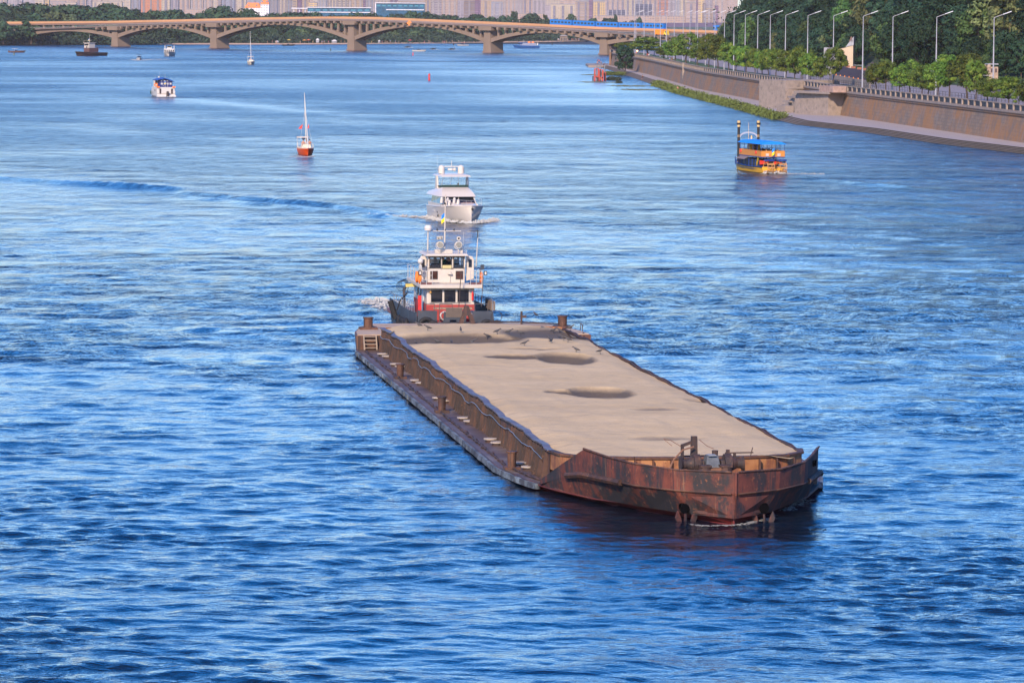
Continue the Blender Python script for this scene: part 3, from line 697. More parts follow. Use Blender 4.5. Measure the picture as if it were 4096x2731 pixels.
# ------------------------------------------------------------------ shared boat materials
WHITE = M('boat_white', (0.54, 0.51, 0.48), .35, var=.05, scale=1.5, dirt=((0.55, 0.50, 0.44), 1.2, .62))
TUGW = M('tug_white', (0.50, 0.445, 0.385), .5, var=.07, scale=2.0, dirt=((0.34, 0.24, 0.17), 1.8, .63, (1.5, 1.5, .3)), bmp=.05)
GLASS = M('dark_glass', (0.010, 0.013, 0.022), .08, var=.2, spec=.8)
FOAM = M('foam', (0.40, 0.395, 0.38), .9, var=.15, scale=4)
GREY = M('tug_grey', (0.042, 0.050, 0.066), .55, var=.25, scale=1.5, dirt=((0.12, 0.06, 0.04), 1.6, .60), bmp=.1)
TUGRED = M('tug_red', (0.32, 0.040, 0.035), .6, var=.15, scale=3, dirt=((0.12, 0.04, 0.03), 2.0, .60))
RUBBER = M('black_rubber', (0.014, 0.014, 0.016), .75, var=.3)
ORANGE = M('lifebuoy_orange', (0.85, 0.20, 0.03), .6, var=.08)
STEEL = M('galvanised_tube', (0.42, 0.41, 0.40), .45, .3, .15)
LAMPG = M('lamp_reflector', (0.55, 0.50, 0.42), .15, .8)
BLUEF = M('flag_blue', (0.02, 0.22, 0.70), .7); YELF = M('flag_yellow', (0.85, 0.62, 0.02), .7)
def flag(parent, x, y, z, w, h, dx=-1, lean=.5):
    n = 6
    for nm, z0, z1, mt in (('flag_blue_half', .5, 1, BLUEF), ('flag_yellow_half', 0, .5, YELF)):
        vs = []
        for i in range(n + 1):
            u = i / n
            for q in (z0, z1): vs.append((x + dx * w * u, y + .08 * w * sin(u * 7), z + h * q - lean * w * u))
        f = [(2 * i, 2 * i + 2, 2 * i + 3, 2 * i + 1) for i in range(n)]
        MB().add(vs, f).build(nm, mt, parent)
def boat_hull(L, B, zdeck, zbow, bow=0.42, sternw=.85, zb=-.5, n=12, flare=.78, tr=0.0):
    """rings from the stern (y=+) to the stem (y=0); returns ring list"""
    rings = []
    for i in range(n + 1):
        y = L * (1 - i / n); u = i / n
        hb = B / 2 * (sternw + (1 - sternw) * min(1, u * 3)) if u < 1 - bow else B / 2 * max(0.015, sqrt(max(0, 1 - ((u - (1 - bow)) / bow) ** 2.1)))
        z = zdeck + (zbow - zdeck) * max(0, (u - .3) / .7) ** 1.6
        k = flare - .38 * max(0, (u - .6) / .4)
        yy = y - (.07 * L * (z / zbow) * max(0, (u - .8) / .2) if u > .8 else 0)
        rings.append([(-hb, yy - (.10 * B if u > .93 else 0), z), (-hb * (k + 1) / 2, y, z * .4), (-hb * k, y + (0.3 if u > .9 else 0), 0), (-hb * .3, y, zb), (hb * .3, y, zb), (hb * k, y + (0.3 if u > .9 else 0), 0), (hb * (k + 1) / 2, y, z * .4), (hb, yy - (.10 * B if u > .93 else 0), z)])
    return rings
def foam_strip(pts, w, h, name='bow_foam', label=None, n=8, seed=1, dens=1.0, gaps=True, size=1.0):
    """lumpy broken water: many small crests heaped along a line"""
    r = random.Random(seed); mb = MB()
    for (a, wa), (b, wb) in zip(zip(pts, w), zip(pts[1:], w[1:])):
        a, b = Vector(a), Vector(b); L = (b - a).length; d = (b - a).normalized(); s = Vector((-d.y, d.x, 0))
        for i in range(int(L * 60 * dens)):
            u = r.random(); ww = wa + (wb - wa) * u; q = r.gauss(0, .5)
            if gaps and sin(u * 17 + seed) + r.random() < .3: continue
            c = a + (b - a) * u + s * q * ww; hh = h * (1 - min(1, abs(q))) * r.uniform(.2, 1.1) + .04
            mb.ball((c.x, c.y, c.z + hh * .3), (size * r.uniform(.04, .20), size * r.uniform(.04, .16), hh * r.uniform(.12, .42)), 5, 3)
    o = mb.build(name, FOAM, None, True); tag(o, label, 'foam', None, 'stuff'); return o

# ------------------------------------------------------------------ pusher tug
def build_tug():
    o = bw(0.08, 33.0); T = empty('pusher_tug', (o.x, o.y, 0), BA, 'white and red pusher tug with grey bulwarks close behind the sand barge', 'tug')
    # hull
    mb = MB(); rings = []
    for y, hb, z in ((18, 2.2, 1.0), (17, 2.5, 1.0), (14, 2.65, .95), (6, 2.7, .95), (2.0, 2.75, 1.1), (.6, 2.7, 1.2), (0, 2.4, 1.25)):
        rings.append([(-hb, y, z), (-hb * .96, y, .2), (-hb * .9, y, -.5), (hb * .9, y, -.5), (hb * .96, y, .2), (hb, y, z)])
    mb.loft(rings).build('hull', GREY, T)
    MB().prism([(-2.35, .1), (2.35, .1), (2.95, 1.5), (3.0, 14), (2.7, 17), (-2.7, 17), (-3.0, 14), (-2.95, 1.5)], .96, 1.02).build('deck', M('tug_deck', (0.16, 0.07, 0.05), .7, var=.4, scale=2), T)
    # grey bulwark plates round the bow and along the sides
    k = MB(); k.plate([(-2.45, .95), (-1.15, 1.0), (-1.15, 2.0), (-2.45, 2.05)], 'y', .1, .22).build('bow_plate', GREY, T)
    k = MB(); k.plate([(1.15, .95), (2.75, 1.0), (2.62, 1.98), (1.25, 1.98)], 'y', .1, .22).build('bow_plate', GREY, T)
    k = MB(); k.plate([(-.75, 1.0), (-.3, 1.0), (-.3, 1.4), (.15, 1.4), (.15, 1.0), (.75, 1.0), (.85, 1.9), (-.7, 1.95)], 'y', .0, .12).build('bow_plate', GREY, T)
    for s in (-1, 1):
        k = MB(); pr = [(s * 2.5, .3), (s * 2.8, 2), (s * 2.85, 8), (s * 2.8, 14)]
        for a, b in zip(pr, pr[1:]): k.beam((a[0], a[1], 1.45), (b[0], b[1], 1.45), .06, .95)
        k.build('side_bulwark', GREY, T)
        r = MB(); pts = [(s * 2.65, .4, 2.45), (s * 2.8, 2, 2.65), (s * 2.85, 5, 2.55), (s * 2.85, 9, 2.4), (s * 2.8, 14, 2.3)]
        r.tube(pts, .025, 5)
        for y in (.4, 1.2, 2, 3, 4, 5, 6.5, 8, 9.5, 11): r.beam((s * interp([(.4, 2.65), (2, 2.8), (5, 2.85)], y), y, 1.9), (s * interp([(.4, 2.65), (2, 2.8), (5, 2.85)], y), y, 2.6 - .02 * y), .04, .04)
        r.build('side_railing', M('rail_grey', (0.16, .17, .19), .6), T)
        tarp = MB().plate([(s * 2.7, 1.9), (s * 3.0, 1.9), (s * 3.0, 2.5), (s * 2.75, 2.5)], 'y', 1.8, 5.0)
        if s > 0: tarp.build('brown_tarpaulin', M('canvas_brown', (0.22, .16, .12), .8), T)
    for x, y, z, ax, rr in ((-1.9, -.05, 1.05, 'y', .42), (-2.65, .2, .75, 'y', .36), (-1.45, -.1, .95, 'y', .30), (2.85, .0, .85, 'y', .40), (-3.15, 2.6, .8, 'x', .45), (-3.2, 5, .8, 'x', .45), (1.6, -.05, .75, 'y', .3), (-2.3, -.1, .75, 'y', .34), (2.2, -.08, .95, 'y', .36), (-3.1, 1.4, .9, 'x', .42), (-3.15, 3.8, .8, 'x', .42)):
        MB().torus((x, y, z), rr, .15, ax, 18, 8).build('tyre_fender', RUBBER, T)
    MB().cyl((-3.15, 7.0, .95), (-3.55, 7.1, 2.2), .20, .20, 10).build('cylinder_fender', RUBBER, T)
    # main deckhouse
    MB().box((0.05, 6.2, 1.60), (3.30, 7.6, 1.30)).build('red_dado', TUGRED, T)
    w = MB().box((0.05, 6.2, 2.80), (3.24, 7.5, 1.14)); w.build('deckhouse', TUGW, T, bevel=.06)
    MB().box((-.02, 2.40, 2.83), (2.74, .08, .90)).build('window_band', TUGW, T)
    for x in (-.90, .0, .90):
        f = MB().box((x - .02, 2.35, 2.84), (.76, .06, .82)).build('front_window_frame', M('window_rubber', (.03, .028, .028), .6), T)
        MB().box((x - .02, 2.31, 2.84), (.70, .03, .76)).build('pane', GLASS, f)
    f = MB().box((-1.60, 4.6, 2.2), (.06, .72, 2.1)).build('side_door', M('door_pale_blue', (0.45, .52, .55), .5), T)
    MB().box((-1.60, 6.1, 2.9), (.06, .9, .6)).box((-1.60, 7.8, 2.9), (.06, .9, .6)).build('side_windows', GLASS, T)
    # boat deck slab with kerb
    MB().box((0.05, 6.0, 3.50), (4.25, 8.2, .24)).build('boat_deck', TUGW, T, bevel=.03)
    # wheelhouse
    MB().box((-.12, 5.2, 4.10), (2.55, 3.4, .98)).build('wheelhouse_base', TUGW, T, bevel=.08)
    wh = MB()
    for a, b in (((-1.40, 3.5), (-1.28, 3.62)), ((-.50, 3.5), (-.38, 3.62)), ((.20, 3.5), (.36, 3.62)), ((1.04, 3.5), (1.16, 3.62)), ((-1.40, 6.8), (-1.28, 6.9)), ((1.04, 6.8), (1.16, 6.9))):
        wh.box(((a[0] + b[0]) / 2, (a[1] + b[1]) / 2, 5.0), (b[0] - a[0], b[1] - a[1], .96))
    wh.box((-.12, 3.56, 4.62), (2.55, .12, .14)).box((-.12, 3.56, 5.44), (2.55, .12, .10)).box((-.12, 6.85, 4.9), (2.55, .1, .35)).box((-.5, 6.85, 5.0), (.2, .1, 1.0)).box((.4, 6.85, 5.0), (.25, .1, 1.0))
    for x in (-1.36, 1.12): wh.box((x, 5.2, 4.62), (.08, 3.3, .14)).box((x, 5.2, 5.44), (.08, 3.3, .10)).box((x, 5.0, 5.0), (.08, .14, .9))
    wh.build('wheelhouse_frame', TUGW, T)
    for x, wd in ((-.89, .74), (-.09, .54 + .08), (.70, .66)):
        f = MB().torus((x, 3.48, 5.02), .01, .01, 'y', 4, 4); r = MB()
        for zz in (4.66, 5.38): r.box((x, 3.49, zz), (wd, .05, .06))
        for xx in (x - wd / 2, x + wd / 2): r.box((xx, 3.49, 5.02), (.06, .05, .76))
        f = r.build('wheelhouse_window', M('window_rubber', (.03, .028, .028)), T)
        g = M('clear_glass', (.8, .85, .9), .05)
        pn = MB().box((x, 3.50, 4.78), (wd - .06, .02, .18)).build('pane', GLASS, f)
    MB().box((-.09, 3.44, 4.74), (.62, .05, .22)).build('yellowed_shade', M('cream_vinyl', (.45, .38, .18), .6), T)
    MB().box((-.1, 4.4, 4.75), (1.9, .5, .30)).build('helm_console', M('dark_interior', (.03, .025, .02), .8), T)
    for x in (-.97, .76):
        f = MB().box((x, 3.47, 4.18), (.50, .05, .56)).build('lower_window', M('window_rubber', (.03, .028, .028)), T)
        MB().box((x, 3.44, 4.18), (.42, .02, .48)).build('pane', M('curtained_glass', (.06, .025, .02), .15, var=.6, scale=2), f)
    MB().box((-.12, 5.1, 5.56), (3.0, 4.0, .14), top=(.90, .93)).build('wheelhouse_roof', TUGW, T, bevel=.03)
    for s, cx in ((-1, -1.66), (1, 1.52)):
        a = MB(); q = .24
        prof = [(cx - q, 3.9), (cx + q, 3.75), (cx + q, 5.45), (cx - q + .1, 5.45), (cx - q, 5.25)] if s < 0 else [(cx - q, 3.75), (cx + q + .05, 3.9), (cx + q + .05, 5.2), (cx + q - .08, 5.42), (cx - q, 5.45)]
        a.plate(prof, 'y', 3.85, 3.97).build('bridge_wing_screen', TUGW, T, bevel=.03)
        MB().box((cx + .02 * s, 3.83, 4.95), (.22, .03, .52)).build('wing_window', GLASS, T)
    # railings of the boat deck
    for s in (-1, 1):
        r = MB(); x0 = s * 1.3 + .05; x1 = s * 2.08 + .05
        for z in (3.95, 4.25, 4.55): r.beam((x0, 2.1, z), (x1, 2.1, z), .03, .03).beam((x1, 2.1, z), (x1, 9.8, z), .03, .03)
        for x in (x0, (x0 + x1) / 2, x1): r.beam((x, 2.1, 3.6), (x, 2.1, 4.57), .04, .04)
        for y in (3.5, 5, 6.5, 8, 9.8): r.beam((x1, y, 3.6), (x1, y, 4.57), .04, .04)
        r.build('boat_deck_railing', STEEL, T)
        MB().box((s * 1.65 + .05, 2.3, 3.68), (.8, .3, .14)).build('deck_locker', M('locker_brown', (.12, .05, .05), .6), T)
    for x, y, sq in ((-2.12, 3.6, 1), (-2.05, 2.4, 1), (2.18, 2.7, 1)):
        MB().torus((x, y, 4.05), .31, .085, 'x', 20, 8).build('lifebuoy', ORANGE, T)
    # searchlights, horn, radar, masts on the roof
    for x in (-.55, .72):
        s_ = MB().cyl((x, 3.55, 6.22), (x, 3.92, 6.22), .235, .16, 18).build('searchlight', TUGW, T)
        MB().cyl((x, 3.53, 6.22), (x, 3.56, 6.22), .195, .195, 18).build('lens', LAMPG, s_)
        MB().torus((x, 3.72, 6.15), .27, .02, 'y', 16, 5).beam((x, 3.72, 5.65), (x, 3.72, 5.9), .05, .05).build('searchlight_yoke', TUGW, T)
    h = MB().box((-.55, 3.75, 6.68), (.40, .16, .20)).build('twin_lamp_box', TUGW, T)
    for x in (-.65, -.45): MB().cyl((x, 3.64, 6.68), (x, 3.68, 6.68), .085, .085, 12).build('lens', LAMPG, h)
    h = MB().cyl((.72, 3.6, 6.65), (.72, 3.9, 6.65), .14, .06, 14).build('loudhailer', TUGW, T)
    MB().cyl((.72, 3.585, 6.65), (.72, 3.60, 6.65), .07, .07, 10).build('loudhailer_throat', GLASS, h)
    MB().box((-.25, 4.2, 5.75), (1.2, .4, .26)).box((.95, 4.0, 5.8), (.16, .3, .34)).build('roof_boxes', TUGW, T)
    r = MB()
    for z in (5.72, 5.84): r.beam((-1.35, 3.5, z), (1.25, 3.5, z), .02, .02).beam((-1.35, 3.5, z), (-1.35, 7, z), .02, .02).beam((1.25, 3.5, z), (1.25, 7, z), .02, .02)
    for x in (-1.35, -.9, -.1, .3, 1.25): r.beam((x, 3.5, 5.6), (x, 3.5, 5.85), .025, .025)
    r.build('roof_rail', STEEL, T)
    m = MB().cyl((-.12, 4.6, 5.6), (-.08, 4.6, 9.55), .06, .035, 8).build('signal_mast', TUGW, T)
    MB().beam((-1.15, 4.6, 7.1), (1.0, 4.6, 7.1), .05, .05).build('crosstree', TUGW, m)
    for x in (-.62, -.09, .52): MB().cyl((x, 4.6, 7.12), (x, 4.6, 7.25), .06, .05, 8).build('navigation_light', M('lamp_black', (.03, .03, .03)), m)
    MB().cyl((-.10, 4.6, 8.9), (-.10, 4.6, 9.05), .08, .03, 8).build('mast_lamp', M('lamp_black', (.03, .03, .03)), m)
    flag(T, -.14, 4.6, 7.75, .20, .58, -1, .9)
    d = MB().cyl((-1.30, 4.4, 5.6), (-1.28, 4.4, 7.15), .05, .04, 8).build('radar_post', TUGW, T)
    k = MB(); k.cyl((-1.27, 4.4, 7.15), (-1.27, 4.4, 7.32), .24, .27, 16).cyl((-1.27, 4.4, 7.32), (-1.27, 4.4, 7.50), .27, .20, 16); k.build('radar_dome', WHITE, d)
    w = MB().cyl((2.12, 5.2, 4.6), (2.25, 5.2, 7.0), .04, .03, 6).build('whip_mast', TUGW, T)
    MB().beam((1.65, 5.2, 7.08), (2.8, 5.2, 7.05), .03, .03).beam((2.22, 5.2, 6.6), (2.22, 5.2, 7.15), .06, .06).build('wind_vane_bar', M('lamp_black', (.03, .03, .03)), w)
    MB().cyl((1.2, 4.8, 5.6), (1.2, 4.8, 7.0), .018, .012, 5).build('antenna', STEEL, T)
    p = MB().cyl((-1.98, 3.0, 3.6), (-1.95, 3.0, 4.9), .07, .06, 8).box((-1.96, 3.0, 4.75), (.2, .2, .25)).build('dome_post', STEEL, T)
    MB().ball((-1.95, 3.0, 5.15), .19, 12, 8).build('white_dome', WHITE, p)
    p = MB().cyl((2.1, 3.0, 3.6), (2.15, 3.0, 4.6), .05, .05, 6).box((2.25, 2.9, 4.75), (.24, .2, .34)).build('starboard_lamp_post', GREY, T)
    for x, y, z in ((-2.08, 2.05, 4.42), (2.40, 2.4, 4.38)):
        f = MB().box((x, y, z), (.22, .12, .28)).build('floodlight', RUBBER, T); MB().box((x, y - .065, z), (.12, .01, .18)).build('lens', WHITE, f)
    MB().cyl((.12, 3.40, 4.25), (.12, 3.40, 4.42), .18, .03, 12).beam((.12, 3.42, 3.7), (.12, 3.42, 4.25), .03, .03).build('deck_lamp', TUGW, T)
    b = MB().cyl((-1.33, 2.28, 3.05), (-1.33, 2.28, 3.20), .10, .05, 10).build('brass_bell', M('brass', (.60, .30, .08), .3, .7), T)
    MB().cyl((1.52, 2.30, 2.55), (1.52, 2.30, 3.05), .075, .075, 10).cyl((1.52, 2.30, 3.05), (1.52, 2.30, 3.17), .05, .02, 8).build('fire_extinguisher', M('extinguisher_red', (.55, .03, .03), .4), T)
    MB().box((-1.95, 3.4, 2.3), (.22, .3, 1.0)).build('red_locker', M('extinguisher_red', (.55, .03, .03), .4), T)
    MB().beam((.42, 1.2, 1.6), (.58, 1.2, 4.35), .05, .05).box((.60, 1.2, 4.5), (.16, .1, .20)).build('jackstaff', RUSTD, T)
    MB().beam((1.95, 1.0, 2.2), (2.05, 1.0, 4.0), .04, .04).build('boat_hook', RUSTD, T)
    # foredeck gear
    MB().cyl((.0, 1.1, 1.5), (-.45, 1.1, 1.5), .24, .24, 14).box((-.05, 1.1, 1.25), (.9, .5, .3)).cyl((.35, 1.1, 1.5), (.1, 1.1, 1.5), .16, .16, 12).build('foredeck_winch', GREY, T)
    MB().torus((-.55, .9, 1.6), .27, .06, 'y', 16, 6).build('coiled_hose', M('hose_pale', (.55, .48, .45), .7), T)
    MB().box((.45, .8, 1.7), (.32, .2, .34)).build('green_lamp_box', M('lamp_green', (.12, .14, .10)), T)
    MB().box((1.25, 1.4, 1.75), (.55, .3, .34), top=(.8, .8)).build('white_bucket', M('bucket_grey', (.35, .34, .33)), T)
    fr = MB()
    for a, b in ((-.95, -.1), (-1.9, -1.3), (1.4, 2.3)):
        for x in (a, b): fr.beam((x, .35, 1.2), (x, .35, 2.45), .04, .04)
        fr.beam((a, .35, 2.45), (b, .35, 2.45), .04, .04)
    fr.build('foredeck_rail', M('rail_dark', (.07, .06, .06), .6), T)
    MB().box((0, .9, 2.12), (2.6, .3, .06), rx=.1).build('straw_bundle', M('straw', (.35, .26, .16), .9, var=.4, scale=8), T)
    MB().box((-.5, .0, .98), (3.4, .3, .10)).box((.8, .1, 1.08), (2.0, .2, .08), rz=.08).build('push_timber', RUSTD, T)
    # aft port side: davit, loose hoses, pipes
    k = MB(); k.tube([(-2.6, 7, 1.2), (-2.6, 7, 3.1), (-2.4, 7, 3.3), (-1.7, 7, 3.3)], .10, 7); k.build('davit', GREY, T)
    MB().beam((-2.5, 7, 3.25), (-1.6, 7, 3.28), .30, .22).build('yellow_boom', M('boom_yellow', (.55, .42, .12), .6), T)
    k = MB()
    for i in range(4): k.torus((-2.75 + .08 * i, 7.2 + .1 * i, 3.2 + .05 * i), .35 - .03 * i, .018, 'y', 16, 4)
    k.tube([(-3.2, 6, 1.6), (-2.9, 6.5, 2.3), (-2.4, 7, 2.7), (-2.3, 7, 3.2)], .05, 5); k.tube([(-3.0, 3, .9), (-2.2, 2, 1.3), (-1.8, 1, .9), (-1.5, .1, 1.2)], .02, 4)
    k.build('loose_hoses', RUBBER, T)
    for y in (1.2, 1.9): MB().cyl((-2.45, y, 1.0), (-2.45, y, 1.55), .13, .13, 10).build('mooring_bitt', RUSTD, T)
    MB().box((0, 12, 1.8), (2.4, 2.6, 1.5)).build('engine_casing', TUGW, T)
    return T
TUG = build_tug()
person((bw(-0.1, 33 + 5.0) + Vector((0, 0, 3.72))), BA, 'stand', (.02, .10, .06), (.03, .03, .04), 'person in a dark green top at the helm behind the middle wheelhouse window')
person((bw(0.25, 33 + 4.4) + Vector((0, 0, 3.68))), BA, 'stand', (.02, .02, .025), (.03, .03, .04), 'person in black standing behind the right wheelhouse window of the tug')
MB().tube([bw(-3.4, 35, 1.0), bw(-5.2, 29.8, 1.15), bw(-6.2, 27, 1.5)], .025, 5).build('mooring_line', M('rope', (.12, .09, .07), .9)).__setitem__('label', 'thin rope running from the tug to the left stern bollard'); bpy.data.objects['mooring_line']['category'] = 'rope'
foam_strip([gp(1600, 1240), gp(1555, 1222), gp(1500, 1200)], [1.0, 2.6, 2.6], .45, 'stern_wash', 'white churned wash beside the left rear of the tug', seed=3, dens=.8)

# ------------------------------------------------------------------ flybridge motor yacht
def build_yacht():
    o = gp(1880, 893); Yt = empty('motor_yacht', (o.x, o.y, 0), radians(12), 'white flybridge motor yacht throwing up a bow wave behind the tug', 'yacht')
    Yt.scale = (.94, .94, .91)
    hullm = M('yacht_white', (0.56, 0.50, 0.44), .25, var=.02)
    rings = []
    for y, hb, z, wl, bz in ((14.5, 2.15, 1.35, 2.0, 0), (12, 2.3, 1.4, 2.15, 0), (8, 2.35, 1.5, 2.1, 0), (5, 2.3, 1.62, 1.8, 0), (3, 2.1, 1.75, 1.35, .05), (1.4, 1.7, 1.86, .8, .1), (.3, 1.15, 1.93, .3, .22), (-.4, .55, 1.96, .08, .45), (-.75, .04, 1.98, .02, .75)):
        rings.append([(-hb, y, z), (-(hb * .62 + wl * .38), y + .05, z * .55 + bz * .3), (-wl, y, bz), (-wl * .3, y, -.4 + bz), (wl * .3, y, -.4 + bz), (wl, y, bz), ((hb * .62 + wl * .38), y + .05, z * .55 + bz * .3), (hb, y, z)])
    MB().loft(rings).build('hull', hullm, Yt, True)
    MB().tube([(-2.17, 14.4, 1.40), (-2.37, 8, 1.55), (-2.12, 3, 1.80), (-1.72, 1.4, 1.91), (-.57, -.4, 2.0), (0, -.78, 2.02), (.57, -.4, 2.0), (1.72, 1.4, 1.91), (2.12, 3, 1.80), (2.37, 8, 1.55), (2.17, 14.4, 1.40)], .06, 6).build('gunwale', hullm, Yt, True)
    # foredeck trunk
    MB().loft([[(-1.7, 6.5, 1.55), (-1.5, 6.5, 2.05), (1.5, 6.5, 2.05), (1.7, 6.5, 1.55)], [(-1.5, 3.2, 1.7), (-1.25, 3.4, 2.1), (1.25, 3.4, 2.1), (1.5, 3.2, 1.7)], [(-.8, 1.2, 1.85), (-.6, 1.4, 2.0), (.6, 1.4, 2.0), (.8, 1.2, 1.85)]], True).build('coachroof', hullm, Yt)
    for x in (-.65, .65): MB().box((x, 4.2, 2.12), (.95, 1.6, .08)).build('sun_pad', M('sunpad_brown', (.28, .17, .14), .8), Yt)
    # saloon with wraparound dark glass
    g = MB().loft([[(-2.0, 5.9, 1.85), (2.0, 5.9, 1.85), (2.1, 12, 1.85), (-2.1, 12, 1.85)], [(-1.75, 6.9, 2.75), (1.75, 6.9, 2.75), (1.95, 12, 2.75), (-1.95, 12, 2.75)]]).build('wraparound_window', GLASS, Yt)
    MB().beam((.0, 5.86, 1.9), (0, 6.85, 2.75), .05, .05).beam((-1.9, 5.9, 1.85), (-1.72, 6.85, 2.75), .10, .10).beam((1.9, 5.9, 1.85), (1.72, 6.85, 2.75), .10, .10).build('window_pillar', hullm, g)
    MB().box((0, 9.8, 1.68), (4.2, 7.8, .42)).build('saloon_side', hullm, Yt)
    # brow and flybridge coaming
    MB().loft([[(-1.95, 6.4, 2.72), (1.95, 6.4, 2.72), (2.3, 8.5, 2.75), (2.35, 13.6, 2.75), (-2.35, 13.6, 2.75), (-2.3, 8.5, 2.75)], [(-1.80, 7.2, 3.15), (1.80, 7.2, 3.15), (2.15, 9, 3.2), (2.15, 13.2, 3.1), (-2.15, 13.2, 3.1), (-2.15, 9, 3.2)], [(-1.45, 8.4, 3.72), (1.45, 8.4, 3.72), (1.75, 9.6, 3.6), (1.8, 12.6, 3.3), (-1.8, 12.6, 3.3), (-1.75, 9.6, 3.6)]]).build('flybridge', hullm, Yt, True)
    MB().loft([[(-1.45, 8.4, 3.70), (1.45, 8.4, 3.70), (1.7, 10.0, 3.60), (-1.7, 10.0, 3.60)], [(-1.55, 8.9, 3.98), (1.55, 8.9, 3.98), (1.8, 10.0, 3.85), (-1.8, 10.0, 3.85)]], True, False, False).build('flybridge_windscreen', M('green_tint_glass', (.03, .06, .055), .1), Yt)
    # hardtop on raked arches
    for s in (-1, 1):
        MB().plate([(9.8, 3.5), (11.0, 3.4), (10.8, 5.0), (10.2, 5.05)], 'x', s * 1.75 - .09, s * 1.75 + .09).build('radar_arch', hullm, Yt)
        MB().beam((s * 1.5, 8.9, 3.95), (s * 1.35, 8.6, 5.0), .04, .04).beam((s * .5, 9.0, 3.95), (s * .35, 8.6, 5.0), .03, .03).build('hardtop_strut', STEEL, Yt)
    MB().loft([[(-1.7, 8.0, 4.95), (1.7, 8.0, 4.95), (1.85, 12.2, 5.0), (-1.85, 12.2, 5.0)], [(-1.6, 8.2, 5.10), (1.6, 8.2, 5.10), (1.8, 12.0, 5.14), (-1.8, 12.0, 5.14)], [(-1.0, 9.0, 5.25), (1.0, 9.0, 5.25), (1.1, 11.5, 5.28), (-1.1, 11.5, 5.28)]]).build('hardtop', hullm, Yt, True)
    for x in (-1.15, 1.1): MB().cyl((x, 10.8, 5.25), (x, 10.8, 5.85), .36, .36, 14).ball((x, 10.8, 5.85), .36, 14, 6).build('satellite_dome', hullm, Yt, True)
    MB().box((0, 10.8, 6.05), (2.0, .16, .10)).cyl((-.1, 10.8, 5.6), (-.1, 10.8, 5.85), .34, .30, 14).ball((.35, 10.8, 5.7), .2, 10, 6).beam((0, 10.8, 6.0), (0, 10.8, 6.7), .05, .05).build('radar_mast', hullm, Yt)
    MB().cyl((-1.75, 10.2, 3.5), (-1.72, 10.4, 7.4), .02, .012, 5).build('whip_antenna', STEEL, Yt)
    r = MB(); P0 = [(-2.2, 8.5), (-2.05, 5), (-1.9, 3), (-1.5, 1.4), (-.5, -.3), (0, -.65), (.5, -.3), (1.5, 1.4), (1.9, 3), (2.05, 5), (2.2, 8.5)]
    r.tube([(x, y, 2.60) for x, y in P0], .022, 5)
    for x, y in P0: r.beam((x, y, 1.8), (x, y, 2.6), .022, .022)
    r.build('bow_rail', STEEL, Yt)
    for i, (x, y, z) in enumerate(((-2.15, 5.6, 2.3), (-1.85, 4.6, 2.1), (-1.55, 5.2, 2.25), (-1.15, 3.4, 2.35), (-.85, 2.7, 2.2), (-1.6, 3.9, 2.05))):
        MB().cyl((x, y, z - .25), (x + .05, y, z + .25), .17, .17, 10).ball((x + .05, y, z + .27), .16, 8, 5).build('white_fender', hullm, Yt, True)
    for x, y, z, a in ((-2.28, 7.6, .95, 1), (-2.26, 7.4, .5, 1), (-2.06, 4.7, 1.05, .6), (-1.62, 2.6, .98, .6)):
        MB().ball((x + .06, y, z), (.06, .22 * a, .19 * a), 10, 6).build('porthole', GLASS, Yt, True)
    MB().box((.12, -.75, 1.65), (.3, .4, .12)).beam((.05, -.85, 1.85), (.15, -.95, 1.5), .07, .07).build('bow_anchor', M('anchor_black', (.03, .03, .03), .4), Yt)
    MB().box((-2.25, 9.5, 1.0), (.1, 1.3, .22)).build('side_vent', hullm, Yt)
    R = Yt.matrix_basis
    mw = Matrix.Translation(Yt.location) @ Matrix.Rotation(radians(12), 4, 'Z') @ Matrix.Diagonal((.94, .94, .91, 1))
    person(mw @ Vector((.55, 9.6, 3.10)), radians(12), 'sit', (.32, .08, .05), (.1, .1, .12), 'person in a rust red top at the helm of the white yacht')
    W = lambda x, y, z=0: mw @ Vector((x, y, z))
    foam_strip([W(-2.6, 13), W(-2.2, 6), W(-1.3, 2), W(-.2, -1.2)], [1.0, .8, .9, .6], .45, label='white bow wave foam along the left side of the yacht', seed=5, dens=1.3)
    foam_strip([W(-.3, -1.3), W(1.2, .5), W(2.8, 3), W(4.2, 6)], [.5, .9, .8, .5], .55, label='white bow wave foam at the right of the yacht bow', seed=6, dens=1.3)
    foam_strip([W(-2.6, 13), W(-5.5, 16), W(-8, 19)], [.9, .8, .3], .35, 'wake_foam', 'white wake foam trailing left behind the yacht', seed=8, dens=.8)
build_yacht()

